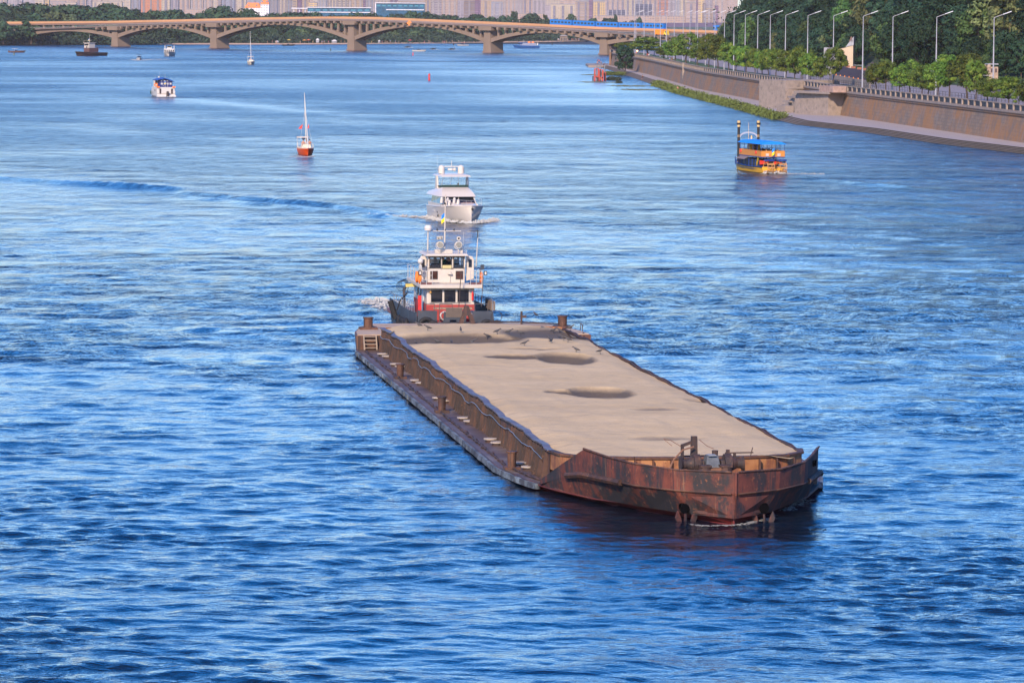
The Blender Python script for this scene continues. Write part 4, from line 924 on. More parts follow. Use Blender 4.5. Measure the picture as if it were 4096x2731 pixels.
# ------------------------------------------------------------------ yellow excursion boat with blue canopy and two tall funnels
def build_paddle():
    o = gp(3092, 694); rz = radians(180 + 14)      # bow points away to the left; local -Y is the bow
    P = empty('excursion_boat', (o.x, o.y, 0), rz, 'yellow double-deck excursion boat with a bright blue canopy and two black funnels', 'boat', scale=(.93, .93, .76))
    # hull from stern (y=0) to bow (y=-17)
    rings = []
    for y, hb, z in ((0, 1.7, 1.15), (-3, 1.95, 1.05), (-8, 2.0, 1.1), (-12, 1.8, 1.25), (-15, 1.15, 1.5), (-17, .08, 1.8)):
        rings.append([(-hb, y, z), (-hb * .88, y, .1), (-hb * .6, y, -.4), (hb * .6, y, -.4), (hb * .88, y, .1), (hb, y, z)])
    yel = M('boat_yellow', (.72, .38, .03), .45, var=.1); navy = M('boat_navy', (.012, .035, .17), .45); brown = M('orange_boards', (.55, .22, .04), .6, var=.2, scale=4, stretch=(6, 6, .3))
    MB().loft(rings).build('hull', yel, P)
    for s in (-1, 1):
        MB().tube([(s * 1.66, -1, .72), (s * 1.93, -4, .70), (s * 1.95, -9, .75), (s * 1.72, -12.5, .9), (s * 1.1, -15, 1.05)], .05, 5).build('dark_stripe', navy, P)
        MB().tube([(s * 1.74, 0, 1.20), (s * 2.0, -4, 1.12), (s * 2.04, -8, 1.16), (s * 1.84, -12, 1.32), (s * 1.18, -15, 1.58), (s * .1, -17, 1.9)], .12, 6).build('navy_rail', navy, P)
        for i in range(7): MB().beam((s * 1.92, -2.5 - 1.8 * i * .95, 1.1), (s * 1.92, -2.5 - 1.8 * i * .95, 2.5), .12, .12).build('lower_post', navy, P)
        a = MB().plate([(-11.2, 2.95), (-6.8, 2.95), (-6.4, 2.35), (-11.6, 2.35)], 'x', 0, .01)
        MB().add([(s * 1.5, -10.5, 3.0), (s * 1.5, -6.2, 3.0), (s * 2.6, -6.2, 2.35), (s * 2.6, -10.5, 2.35), (s * 1.5, -10.5, 2.95), (s * 1.5, -6.2, 2.95), (s * 2.6, -6.2, 2.30), (s * 2.6, -10.5, 2.30)], [(0, 1, 2, 3), (7, 6, 5, 4), (0, 4, 5, 1), (1, 5, 6, 2), (2, 6, 7, 3), (3, 7, 4, 0)]).build('side_awning', M('awning_grey', (.17, .14, .15), .8), P)
    MB().add([(-1.6, -11.2, 3.1), (1.6, -11.2, 3.1), (1.3, -14.6, 2.75), (-1.3, -14.6, 2.75), (-1.6, -11.2, 3.0), (1.6, -11.2, 3.0), (1.3, -14.6, 2.65), (-1.3, -14.6, 2.65)], [(3, 2, 1, 0), (4, 5, 6, 7), (0, 1, 5, 4), (1, 2, 6, 5), (2, 3, 7, 6), (3, 0, 4, 7)]).build('bow_awning', M('awning_grey', (.17, .14, .15), .8), P)
    MB().box((0, -7.5, 1.75), (2.9, 11, 1.3)).build('lower_cabin', M('dark_cabin', (.015, .018, .04), .4), P)
    MB().box((0, -5.6, 2.92), (3.7, 11.2, .16)).build('upper_deck', navy, P)
    for x, y, sx, sy in ((-1.8, -5.6, .08, 11), (1.8, -5.6, .08, 11), (0, -.1, 3.6, .08), (0, -11.1, 3.6, .08)):
        MB().box((x, y, 3.52), (sx, sy, 1.08)).build('board_parapet', brown, P)
    MB().box((0, -9.6, 4.1), (1.6, 1.5, 2.1)).build('pilot_house', M('pilot_yellow', (.62, .33, .04), .5), P)
    for s in (-1, 1):
        for i in range(6): MB().beam((s * 1.78, -.2 - 2.1 * i, 3.0), (s * 1.78, -.2 - 2.1 * i, 5.3), .06, .06).build('canopy_post', navy, P)
        f = MB().cyl((s * 1.55, -12.4, 1.6), (s * 1.55, -12.4, 8.0), .20, .20, 12).build('funnel', M('funnel_black', (.02, .017, .018), .4), P)
        k = MB().cyl((s * 1.55, -12.4, 8.0), (s * 1.55, -12.4, 8.4), .24, .20, 12).build('gold_collar', M('gold_paint', (.70, .45, .18), .4), f); MB().cyl((s * 1.55, -12.4, 8.7), (s * 1.55, -12.4, 9.1), .20, .24, 12).build('gold_crown', M('gold_paint', (.70, .45, .18)), f)
        MB().cyl((s * 1.55, -12.4, 8.4), (s * 1.55, -12.4, 8.72), .34, .34, 12).build('funnel_ring', M('funnel_black', (.02, .017, .018)), f)
        MB().cyl((s * 1.55, -12.4, 6.2), (s * 1.55, -12.4, 6.3), .22, .22, 12).cyl((s * 1.55, -12.4, 6.45), (s * 1.55, -12.4, 6.5), .22, .22, 12).build('gold_band', M('gold_paint', (.70, .45, .18)), f)
        for y in (-2.6, -10.2): MB().torus((s * 1.88, y, 3.7), .27, .075, 'x', 16, 7).build('lifebuoy', M('lifebuoy_red', (.62, .06, .04), .5), P)
    can = M('canopy_blue', (.005, .22, .72), .55, var=.05)
    rr = []
    for y in (.25, -.5, -6, -10.8, -11.6):
        k = 1 if -.6 > y > -11 else .93
        rr.append([(-2.0, y, 5.22), (-2.0 * k, y, 5.34), (-1.3 * k, y, 5.34 + .34 * k), (0, y, 5.34 + .46 * k), (1.3 * k, y, 5.34 + .34 * k), (2.0 * k, y, 5.34), (2.0, y, 5.22)])
    MB().loft(rr).build('blue_canopy', can, P, True)
    k = MB(); pts = [(1.45 * cos(a), -12.4, 5.9 + 1.05 * sin(a)) for a in np.linspace(0.1, pi - .1, 12)]
    for a, b in zip(pts, pts[1:]): k.beam(a, b, .06, .26)
    k.build('arched_sign', M('sign_pale', (.36, .36, .42), .6), P)
    MB().cyl((0.15, -11.9, 5.5), (0.15, -11.9, 8.8), .03, .02, 5).cyl((-.2, -11.5, 5.6), (-.2, -11.5, 6.4), .12, .10, 8).build('mast', M('gold_paint', (.70, .45, .18)), P)
    # stern paddle wheels
    for s in (-.95, .95):
        wh = MB().torus((s - .5, 1.0, 1.1), 1.15, .05, 'x', 22, 5).torus((s + .5, 1.0, 1.1), 1.15, .05, 'x', 22, 5)
        for i in range(10):
            a = 2 * pi * i / 10; wh.box((s, 1.0 + 1.05 * cos(a), 1.1 + 1.05 * sin(a)), (1.1, .10, .26), rx=a)
            wh.beam((s - .5, 1.0, 1.1), (s - .5, 1.0 + 1.12 * cos(a), 1.1 + 1.12 * sin(a)), .05, .05)
        wh.build('paddle_wheel', M('paddle_orange', (.50, .25, .09), .6), P)
        MB().box((s, 1.0, 2.42), (1.3, 1.6, .28), top=(.9, .7)).build('paddle_cover', navy, P)
    MB().box((1.1, -1.0, 1.95), (1.3, .5, .7)).build('red_stern_panel', M('panel_red', (.70, .04, .02), .5), P)
    MB().box((-1.0, -.9, 1.85), (1.2, .4, .5)).build('red_stern_panel', M('panel_red', (.70, .04, .02)), P)
    MB().beam((1.75, -2.8, 1.2), (1.75, -1.7, 2.9), .25, .06).build('stern_stair', M('stair_yellow', (.55, .42, .05)), P)
    flag(P, -.1, .35, 3.5, .45, 1.15, 1, 1.0)
    for i in range(3): MB().box((.9 - .9 * i, -.03, 3.35), (.5, .04, .5)).build('parapet_slot', M('pale_letters', (.5, .42, .35)), P)
    mw = Matrix.Translation(P.location) @ Matrix.Rotation(rz, 4, 'Z') @ Matrix.Diagonal((.93, .93, .76, 1))
    for (x, y), c, l, lab in (((.9, -.55), (.60, .42, .36), (.2, .15, .12), 'person in a pale pink shirt sitting at the stern rail of the yellow boat'), ((-.9, -.6), (.55, .45, .30), (.1, .1, .12), 'person in cream leaning at the right stern rail of the yellow boat'),
                              ((.7, -6.6), (.03, .03, .05), (.03, .03, .04), 'person in dark clothes standing at mid deck of the yellow boat'), ((.2, -9.0 + 1.1), (.05, .05, .1), (.03, .03, .04), 'person in navy standing beside the pilot house of the yellow boat'), ((-.4, -3.3), (.3, .3, .36), (.1, .1, .1), 'person in grey seated near the stern under the blue canopy')):
        person(mw @ Vector((x, y, 3.0 if 'stand' in lab else 3.15)), rz + pi * .1, 'stand' if 'stand' in lab else 'sit', c, l, lab)
    W = lambda x, y, z=0: mw @ Vector((x, y, z))
    foam_strip([W(1.6, .3), W(0, 1.4), W(-1.8, 1.2)], [.9, 1.2, .9], .8, 'paddle_splash', 'white splash under the paddle wheels of the yellow boat', seed=9, dens=2.2)
    foam_strip([W(-1.5, 2.0), W(-4.5, 2.8), W(-7, 3.3)], [.8, .7, .3], .25, 'wake_foam', 'foam streak right of the yellow boat', seed=10, dens=.25, gaps=False, size=.7)
build_paddle()

# ------------------------------------------------------------------ white cabin boat with a dark blue canopy, going away
def build_cabin():
    o = gp(664, 388); rz = radians(180 + 16)
    P = empty('cabin_boat', (o.x, o.y, 0), rz, 'white cabin boat seen from astern with a dark blue canopy and orange life floats', 'boat')
    rings = []
    for y, hb, z in ((0, 2.35, 1.45), (-4, 2.4, 1.4), (-8, 2.2, 1.5), (-11, 1.4, 1.8), (-13, .1, 2.1)):
        rings.append([(-hb, y, z), (-hb * .98, y, .25), (-hb * .8, y, -.4), (hb * .8, y, -.4), (hb * .98, y, .25), (hb, y, z)])
    MB().loft(rings).build('hull', WHITE, P)
    MB().box((0, -.05, .75), (4.5, .3, .06)).build('stern_shelf', M('shelf_brown', (.25, .17, .10)), P)
    MB().box((0, .4, .22), (4.9, 1.0, .40), top=(.95, .8)).build('swim_platform', WHITE, P)
    MB().box((0, -3.6, 1.9), (4.5, 7.0, 1.0)).build('superstructure', WHITE, P, bevel=.06)
    for x in (-1.5, 1.45):
        MB().box((x, .03, 1.4), (.42, .06, 1.25)).build('stern_door', M('door_dark', (.05, .03, .03), .4), P)
    for x, w in ((1.9, .25), (-1.9, .25)):
        MB().box((x * 1.05, .0, 2.45), (.72, .5, .34)).build('orange_float', ORANGE, P)
    MB().loft([[(-1.9, -1.2, 2.3), (1.5, -1.2, 2.3), (1.5, -4, 2.3), (-1.9, -4, 2.3)], [(-1.85, -1.2, 3.6), (1.45, -1.2, 3.6), (1.45, -4, 3.6), (-1.85, -4, 3.6)], [(-1.5, -1.3, 4.3), (1.2, -1.3, 4.3), (1.2, -4, 4.3), (-1.5, -4, 4.3)]]).build('blue_enclosure', M('canvas_navy', (.008, .018, .14), .6), P)
    rr = []
    for y in (-.6, -1.2, -4.5, -6): rr.append([(-2.35, y, 3.75), (-1.2, y, 4.35), (.2, y, 4.75 - .1 * (y > -1)), (1.4, y, 4.5), (2.3, y, 4.2), (2.3, y, 4.1), (.2, y, 4.55), (-2.35, y, 3.65)])
    MB().loft(rr).build('canopy', M('canvas_blue', (.01, .07, .32), .6), P)
    for i, x in enumerate((-1.5, -.75, .0, .75)):
        MB().box((x + .1, -1.16, 3.25), (.50, .04, .48)).build('clear_window', M('clear_vinyl', (.42, .42, .42), .3), P)
        MB().box((x + .15, -1.2, 3.95), (.34, .04, .25)).build('upper_window', M('clear_vinyl', (.42, .42, .42)), P)
    MB().box((1.85, -4.2, 3.2), (.9, 2.0, 1.7), top=(.85, .9)).build('wheelhouse', WHITE, P); MB().box((1.9, -3.2, 3.5), (.5, .06, .8)).build('wheelhouse_window', GLASS, P)
    MB().torus((1.95, -3.1, 2.95), .35, .11, 'y', 16, 7).build('lifebuoy', ORANGE, P)
    MB().box((2.32, -2.6, 1.3), (.06, .7, .95)).build('side_window', M('door_dark', (.05, .03, .03)), P)
    MB().cyl((-.25, .9, -.2), (-.25, .9, 1.0), .38, .34, 10).box((-.25, .9, 1.15), (.6, .5, .5), top=(.8, .8)).build('outboard_motor', M('outboard_dark', (.05, .035, .035), .4), P)
    for x, h in ((.9, 6.1), (-.6, 5.8), (2.0, 5.4)): MB().cyl((x, -4, 3.9), (x, -4, h), .03, .02, 5).build('antenna', WHITE, P)
    MB().ball((1.0, -4.2, 4.85), .25, 8, 5).build('radar_dome', WHITE, P)
    k = MB().tube([(-.4, .0, 2.2), (-.4, .1, 3.1), (-.1, .1, 3.3)], .05, 5).beam((.9, .0, 2.9), (.1, .1, 2.5), .05, .05); k.build('davit_arm', WHITE, P)
    MB().cyl((.05, -.2, 2.3), (.05, -.1, 4.0), .03, .03, 5).build('flagstaff', WHITE, P); flag(P, .05, -.1, 3.35, .42, .55, 1, .6)
    MB().cyl((2.7, -6, .6), (2.7, -6, 1.4), .16, .16, 8).build('fender', M('fender_green', (.02, .06, .04)), P)
    mw = Matrix.Translation(P.location) @ Matrix.Rotation(rz, 4, 'Z')
    foam_strip([mw @ Vector((1.5, 1.2, 0)), mw @ Vector((-1.8, 1.4, 0))], [.6, .6], .25, 'wake_foam', 'small white wash at the stern of the cabin boat', seed=11)
build_cabin()

# ------------------------------------------------------------------ sailing boats with bare masts
def build_sail(px, scale, rz, lab, hullc, mast, bimini, people, mastlean=-.03, flags=True):
    o = gp(*px); S = empty('sailing_boat', (o.x, o.y, 0), rz, lab, 'sailboat')
    MB().loft([[tuple(Vector(q) * scale) for q in r] for r in boat_hull(8.5, 2.5, .85, 1.05, .55, .75)]).build('hull', hullc, S)
    dk = MB(); dk.prism([(0, -.2 * scale), (.85 * scale, 1.6 * scale), (1.2 * scale, 4 * scale), (.95 * scale, 8.4 * scale), (-.95 * scale, 8.4 * scale), (-1.2 * scale, 4 * scale), (-.85 * scale, 1.6 * scale)], .9 * scale, 1.08 * scale); dk.build('deck', M('cream_deck', (.62, .52, .38), .6), S)
    MB().box((0, 3.8 * scale, 1.3 * scale), (1.4 * scale, 3.0 * scale, .5 * scale), top=(.8, .85)).build('cabin_top', M('cream_deck', (.62, .52, .38)), S)
    m = MB().cyl((0, 3.2 * scale, 1.0), (mastlean * mast, 3.2 * scale, mast), .07 * scale, .05 * scale, 7).build('mast', M('mast_alloy', (.55, .50, .44), .4), S)
    MB().cyl((.0, -.2 * scale, 1.1), (mastlean * mast, 3.0 * scale, mast * .97), .10 * scale, .03, 7).build('furled_jib', WHITE, S)
    MB().beam((0, 3.3 * scale, 2.4 * scale), (-.25, 6.6 * scale, 2.35 * scale), .18 * scale, .22 * scale).build('boom_cover', M('boom_navy', (.02, .03, .08), .7), S)
    r = MB()
    P0 = [(-.9, 8.2), (-1.18, 4), (-.85, 1.6), (0, .0), (.85, 1.6), (1.18, 4), (.9, 8.2)]
    r.tube([(x * scale, y * scale, 1.7 * scale) for x, y in P0], .02 * scale, 4)
    for x, y in P0: r.beam((x * scale, y * scale, 1.0 * scale), (x * scale, y * scale, 1.7 * scale), .04 * scale, .04 * scale)
    for s in (-1, 1): r.beam((s * 1.1 * scale, 3.4 * scale, 1.0), (mastlean * mast * .7, 3.2 * scale, mast * .72), .02, .02)
    r.build('rigging', M('mast_alloy', (.55, .50, .44)), S)
    if bimini:
        MB().box((-.15 * scale, 7.0 * scale, 2.55 * scale), (1.9 * scale, 1.6 * scale, .14 * scale)).build('bimini_top', M('bimini_cream', (.55, .48, .42), .8), S)
        k = MB()
        for x in (-1.0, .75):
            for y in (6.3, 7.7): k.beam((x * scale, y * scale, 1.0 * scale), (x * scale, y * scale, 2.5 * scale), .04, .04)
        k.build('bimini_frame', STEEL, S)
    if flags:
        red = M('pennant_red', (.75, .06, .04), .7)
        MB().add([(-.55, 3.2, 4.6), (-.65, 3.2, 3.95), (-1.15, 3.25, 3.9), (-1.1, 3.25, 4.1), (-.55, 3.24, 4.6), (-.65, 3.24, 3.95)], [(0, 1, 2, 3), (3, 2, 5, 4)]).build('pennant', red, S)
        MB().add([(.42, 3.2, 4.7), (.42, 3.2, 4.0), (.18, 3.25, 4.0), (.42, 3.24, 4.7), (.42, 3.24, 4.0)], [(0, 2, 1), (3, 4, 2)]).build('pennant', red, S)
    mw = Matrix.Translation(S.location) @ Matrix.Rotation(rz, 4, 'Z')
    for (x, y, z), c, l in people: person(mw @ Vector((x, y, z)), rz, 'sit', c, (.2, .15, .12), l)
    return S
build_sail((1232, 622), 1.0, radians(8), 'small sailing boat with an orange-red hull, bare mast and red pennants', M('hull_red', (.75, .095, .018), .4, var=.05), 9.4, True,
  [((-.45, 3.2, 1.35), (.45, .22, .14), 'sunburnt person sitting left of the mast on the red-hulled boat'), ((.55, 3.4, 1.35), (.40, .18, .10), 'person with auburn hair sitting right of the mast on the red-hulled boat'), ((.2, 4.9, 1.45), (.62, .56, .62), 'person in a white shirt behind the mast of the red-hulled boat')])
foam_strip([gp(1195, 626), gp(1232, 629), gp(1254, 624)], [.3, .3, .3], .12, 'bow_foam', 'thin pink-white ripple at the red bow', seed=12)
build_sail((1005, 260), 1.25, radians(5), 'distant white sailing boat with a bare mast before the sandy beach', M('hull_cream', (.70, .62, .50), .4), 13.2, True, [((-.3, 5.5, 1.7), (.35, .12, .10), 'person in red on the distant white sailing boat')], flags=False)

# ------------------------------------------------------------------ distant craft
def small(name, px, rz, lab, cat='boat'):
    o = gp(*px); return empty(name, (o.x, o.y, 0), rz, lab, cat)
T2 = small('river_tug', (310, 224), radians(-38), 'distant tug with white wheelhouse and rust brown hull at the left')
MB().loft(boat_hull(18, 5.4, 1.5, 2.0, .4, .8)).build('hull', RUSTD, T2)
MB().box((0, 9, 2.6), (3.6, 6, 2.0)).build('deckhouse', M('tug2_brown', (.10, .05, .045)), T2)
MB().box((0, 8, 4.6), (3.2, 4.0, 2.4)).build('wheelhouse', TUGW, T2, bevel=.1); MB().box((0, 5.96, 5.1), (2.6, .1, .8)).build('wheelhouse_window', GLASS, T2)
MB().box((0, 5.94, 4.0), (.6, .06, .7)).box((1, 5.94, 4.0), (.4, .06, .6)).build('porthole', GLASS, T2)
MB().box((0, 8, 5.95), (3.8, 4.6, .15)).build('roof', TUGW, T2)
MB().cyl((0, 8, 6), (0, 8, 9.5), .08, .05, 6).beam((-1, 8, 7), (1.2, 8, 7), .08, .08).build('mast', TUGW, T2); flag(T2, 0, 8, 7.2, .9, .6, -1, .2)
for x in (-1, 1): MB().beam((x * 1.7, 5.9, 6), (x * 1.7, 5.9, 6.9), .06, .06).beam((x * 1.7, 5.9, 6.9), (0, 5.9, 6.9), .06, .06).build('roof_rail', TUGW, T2)
T3 = small('ferry', (676, 226), radians(3), 'white two-deck passenger ferry coming on beyond the speedboat')
MB().loft(boat_hull(20, 5.6, 1.7, 2.2, .4, .9)).build('hull', WHITE, T3)
MB().box((0, 10, 2.5), (4.8, 14, 1.5)).build('lower_saloon', WHITE, T3)
for i in range(5): MB().box((-1.9 + .95 * i, 2.97, 2.55), (.6, .06, .8)).build('saloon_window', GLASS, T3)
MB().box((0, 10, 3.4), (5.0, 13, .14)).build('upper_deck', WHITE, T3)
for x in (-2.1, 2.1):
    for y in (4.5, 8, 12): MB().beam((x, y, 3.4), (x, y, 4.8), .1, .1).build('deck_post', WHITE, T3)
MB().box((0, 7, 4.1), (2.2, 2.2, 1.3)).build('pilot_house', WHITE, T3); MB().box((0, 5.88, 4.3), (1.8, .06, .6)).build('pilot_window', GLASS, T3)
MB().box((0, 7, 4.95), (2.6, 3.0, .35), top=(.8, .8)).build('blue_roof', M('ferry_blue', (.03, .12, .25)), T3)
T4 = small('speedboat', (559, 242), radians(10), 'small white speedboat with a dark canopy heading this way')
MB().loft(boat_hull(6.5, 2.4, .8, 1.2, .55, .85)).build('hull', WHITE, T4); MB().box((0, 4.2, 1.5), (1.7, 1.6, .5), top=(.8, .6)).build('windscreen', GLASS, T4)
MB().box((0, 4.4, 2.3), (1.9, 1.7, .15)).build('canopy', RUBBER, T4)
for x in (-.8, .8): MB().beam((x, 4.4, 1.2), (x, 4.4, 2.3), .06, .06).build('canopy_post', STEEL, T4)
foam_strip([gp(530, 240), gp(556, 243), gp(600, 240), gp(680, 239)], [1.2, .8, 1.0, .4], .35, 'wake_foam', 'white wake of the small speedboat', seed=13, dens=.6)
def motorboat(px, rz, lab, col, L=5.0, cover=None, name='motorboat', pers=None, kc=(.3, .2, .15)):
    b = small(name, px, rz, lab); MB().loft(boat_hull(L, L * .36, .7, .95, .5, .85)).build('hull', col, b)
    MB().box((0, L * .5, .95), (L * .24, L * .22, .45), top=(.8, .6)).build('windscreen', GLASS, b)
    MB().box((0, L * .96, .6), (.35, .4, .9)).build('outboard_motor', RUBBER, b)
    if cover: MB().box((0, L * .6, 1.9), (L * .3, L * .35, .1)).build('sun_cover', cover, b); MB().beam((-.5, L * .6, .8), (-.5, L * .6, 1.9), .05, .05).beam((.5, L * .6, .8), (.5, L * .6, 1.9), .05, .05).build('cover_post', STEEL, b)
    if pers: o = b.location; person((o.x, o.y + .2, .65), rz, 'sit', kc, (.05, .05, .07), pers)
    return b
motorboat((1700, 207), radians(60), 'small white open boat with dark outboard left of the red channel buoy', WHITE, 7.5, pers='person in dark clothes in the small white open boat')
motorboat((1830, 184), radians(-60), 'tiny white and red boat far beyond the bridge pier', WHITE, 7.5, M('cover_red', (.6, .08, .06)))
motorboat((98, 211), radians(95), 'small brown boat with a pale cabin at the far left', M('boat_brown', (.14, .07, .05)), 8.0, M('cover_pale', (.5, .42, .38)))
motorboat((1176, 184), radians(90), 'low dark rowing boat off the beach', RUBBER, 7.0, pers='person in a pale shirt rowing off the beach', kc=(.55, .5, .45))
for i, (p, c) in enumerate((((1640, 191), (.35, .08, .05)), ((1742, 199), (.04, .04, .05)), ((1817, 200), (.4, .06, .05)))):
    b = small('jet_ski', p, radians(80), 'jet ski and rider in spray, %s of three beyond the red buoy' % ('leftmost', 'middle one', 'rightmost')[i], 'jet ski'); b['group'] = 'jet skis near the bridge'
    MB().loft(boat_hull(3.2, 1.1, .45, .7, .5, .8)).build('hull', RUBBER, b); MB().box((0, 1.6, .75), (.4, 1.2, .4)).beam((-.4, 1.0, 1.1), (.4, 1.0, 1.1), .06, .06).build('seat', RUBBER, b)
    person((b.location.x, b.location.y, .85), radians(80), 'sit', c, (.03, .03, .05), 'rider on the %s jet ski' % ('leftmost', 'middle', 'rightmost')[i])
    foam_strip([gp(p[0] - 20, p[1] + 1), gp(p[0] + 18, p[1] + 1)], [.9, .6], .4, 'spray', 'white spray round the %s jet ski' % ('leftmost', 'middle', 'rightmost')[i], seed=20 + i, dens=.8)
T5 = small('tour_boat', (2060, 193), radians(-60), 'blue excursion boat with orange life capsules passing behind the bridge pier')
MB().loft(boat_hull(16, 4.4, 1.4, 1.8, .4, .85)).build('hull', M('tour_blue', (.03, .12, .35), .5), T5); MB().box((0, 9, 2.2), (3.6, 9, 1.6)).build('cabin', M('tour_cabin', (.30, .33, .42)), T5)
for y in (10.6, 13.2): MB().ball((-1.4, y, 2.7), (.9, 1.0, 1.3), 10, 6).build('orange_capsule', ORANGE, T5)
MB().box((0, 5.5, 3.3), (3.4, 5, .2)).build('roof', M('tour_blue', (.03, .12, .35)), T5); MB().cyl((0, 6, 3.3), (0, 6, 5), .08, .05, 5).build('mast', WHITE, T5)

# buoys
def buoy(px, h, r, mat, lab, top=None):
    o = gp(*px); b = empty('buoy', (o.x, o.y, 0), 0, lab, 'buoy')
    MB().cyl((0, 0, -.4), (0, 0, h), r, r * .92, 14).cyl((0, 0, h), (0, 0, h + .12), r * .98, r * .9, 14).build('buoy_body', mat, b)
    if top: MB().box((0, -r * .98, h * .62), (r * .7, .03, r * .55)).build('number_patch', WHITE, b)
    MB().torus((0, 0, .05), r * 1.05, .08, 'z', 14, 5).build('float_collar', mat, b)
BRED = M('buoy_red', (.62, .035, .03), .5, var=.1)
buoy((1717, 323), 2.0, .32, BRED, 'tall red channel buoy in mid river with a small white number', True)
buoy((1652, 223), 1.35, .26, BRED, 'smaller red channel buoy far off near the bridge')
buoy((1322, 204), 1.1, .3, M('buoy_green', (.03, .06, .04)), 'dark buoy left of the central bridge pier')
buoy((56, 222), 1.1, .28, M('buoy_olive', (.10, .11, .03)), 'olive green buoy at the far left edge')
buoy((1814, 181), 1.0, .45, RUBBER, 'black round buoy beside the tiny white and red boat')
buoy((2150, 182), 1.4, .5, WHITE, 'white buoy far off beyond the bridge, right of the blue boat')
buoy((2209, 182), 1.2, .3, RUBBER, 'thin black buoy far off beyond the bridge')

# thin broken water at the barge stem and along her left side
FOAM = M('thin_foam', (0.20, 0.195, 0.185), .9)
foam_strip([gp(2720, 2094), gp(2830, 2104), gp(2960, 2100), gp(3080, 2072), gp(3230, 1995)], [.15, .22, .25, .3, .5], .04, 'bow_foam', 'thin ripple of foam round the rusty barge bow', seed=41, dens=.6, gaps=False, size=.45)

# ------------------------------------------------------------------ foliage
def leaf_mat(name, a, b, c):
    m, t, p = nt(name)
    oi = t.nodes.new('ShaderNodeObjectInfo'); n = noise(t, 0.55, 3, 0.6); n2 = noise(t, 4.0, 2, 0.5)
    col = ramp(t, n, [(0.30, a), (0.5, b), (0.68, c)])
    hsv = t.nodes.new('ShaderNodeHueSaturation'); t.links.new(col, hsv.inputs['Color'])
    mr = t.nodes.new('ShaderNodeMapRange'); mr.inputs['To Min'].default_value = 0.47; mr.inputs['To Max'].default_value = 0.525; t.links.new(oi.outputs['Random'], mr.inputs[0]); t.links.new(mr.outputs[0], hsv.inputs['Hue'])
    mv = t.nodes.new('ShaderNodeMapRange'); mv.inputs['To Min'].default_value = 0.55; mv.inputs['To Max'].default_value = 1.45; t.links.new(oi.outputs['Random'], mv.inputs[0])
    mu = t.nodes.new('ShaderNodeMath'); mu.operation = 'MULTIPLY_ADD'; t.links.new(n2, mu.inputs[0]); mu.inputs[1].default_value = 0.9; t.links.new(mv.outputs[0], mu.inputs[2])
    sb = t.nodes.new('ShaderNodeMath'); sb.operation = 'SUBTRACT'; t.links.new(mu.outputs[0], sb.inputs[0]); sb.inputs[1].default_value = 0.45; t.links.new(sb.outputs[0], hsv.inputs['Value'])
    t.links.new(hsv.outputs[0], p.inputs['Base Color']); p.inputs['Roughness'].default_value = 0.75; p.inputs['Specular IOR Level'].default_value = 0.2
    return m
LEAF_LIME = leaf_mat('leaves_avenue', (0.035, 0.075, 0.012), (0.080, 0.135, 0.018), (0.17, 0.20, 0.030))
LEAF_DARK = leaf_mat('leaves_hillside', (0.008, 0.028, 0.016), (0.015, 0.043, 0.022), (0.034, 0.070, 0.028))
LEAF_FAR = leaf_mat('leaves_far', (0.016, 0.042, 0.024), (0.028, 0.060, 0.028), (0.052, 0.082, 0.035))
BARK = M('bark', (0.07, 0.05, 0.04), .9, var=.3)
def crown_mesh(seed, rx, rz, clumps, per, leaf, shape='round', mat=None):
    """leaf-sized faces gathered in clumps through an uneven crown; base of crown at z=0"""
    r = random.Random(seed); v = []; f = []
    ax, ay = r.uniform(.85, 1.15), r.uniform(.85, 1.15)
    for c in range(clumps):
        th = r.uniform(0, 2 * pi); u = r.uniform(-.95, 1.0); q = r.uniform(.45, 1.0) ** .6
        prof = {'round': sqrt(max(0, 1 - u * u)), 'cone': (1 - u) / 2 + .12, 'tall': sqrt(max(0, 1 - u ** 4)) * .8}[shape]
        cx, cy, cz = rx * ax * prof * q * cos(th), rx * ay * prof * q * sin(th), rz * (1 + u * .92)
        cr = rx * r.uniform(.20, .40) * (1.15 if shape == 'round' else .9)
        for k in range(per):
            a, b = r.uniform(0, 2 * pi), r.uniform(-.75, 1.0); s = sqrt(max(0, 1 - b * b)); rr = cr * r.uniform(.6, 1.05)
            x, y, z = cx + rr * s * cos(a), cy + rr * s * sin(a), cz + rr * b * .75
            n = Vector((s * cos(a), s * sin(a), b + .25)) + Vector((r.gauss(0, .28), r.gauss(0, .28), r.gauss(0, .28))); n.normalize()
            e = n.orthogonal().normalized(); g = n.cross(e); al = r.uniform(0, pi); e, g = e * cos(al) + g * sin(al), g * cos(al) - e * sin(al)
            L = leaf * r.uniform(.6, 1.3); o = len(v); p = Vector((x, y, z))
            v += [tuple(p - e * L - g * L * .45), tuple(p + e * L * .2 - g * L * .6), tuple(p + e * L + g * L * .1), tuple(p - e * L * .1 + g * L * .6)]
            f.append((o, o + 1, o + 2, o + 3))
    me = bpy.data.meshes.new('crown'); me.from_pydata(v, [], f); me.materials.append(mat); return me
def trunk_mesh(seed, h, r0, top):
    r = random.Random(seed); mb = MB(); pts = [(0, 0, -.6), (r.uniform(-.1, .1), r.uniform(-.1, .1), h * .5), (r.uniform(-.2, .2), r.uniform(-.2, .2), h)]
    mb.tube(pts, [r0 * 1.3, r0, r0 * .8], 7)
    for i in range(5):
        a = 2 * pi * i / 5 + r.uniform(-.4, .4); q = top * r.uniform(.3, .5)
        mb.tube([pts[2], (cos(a) * q * .5, sin(a) * q * .5, h + top * .45), (cos(a) * q, sin(a) * q, h + top * r.uniform(.8, 1.2))], [r0 * .55, r0 * .35, r0 * .12], 5)
    me = bpy.data.meshes.new('trunk'); me.from_pydata(mb.v, [], mb.f); me.materials.append(BARK); return me
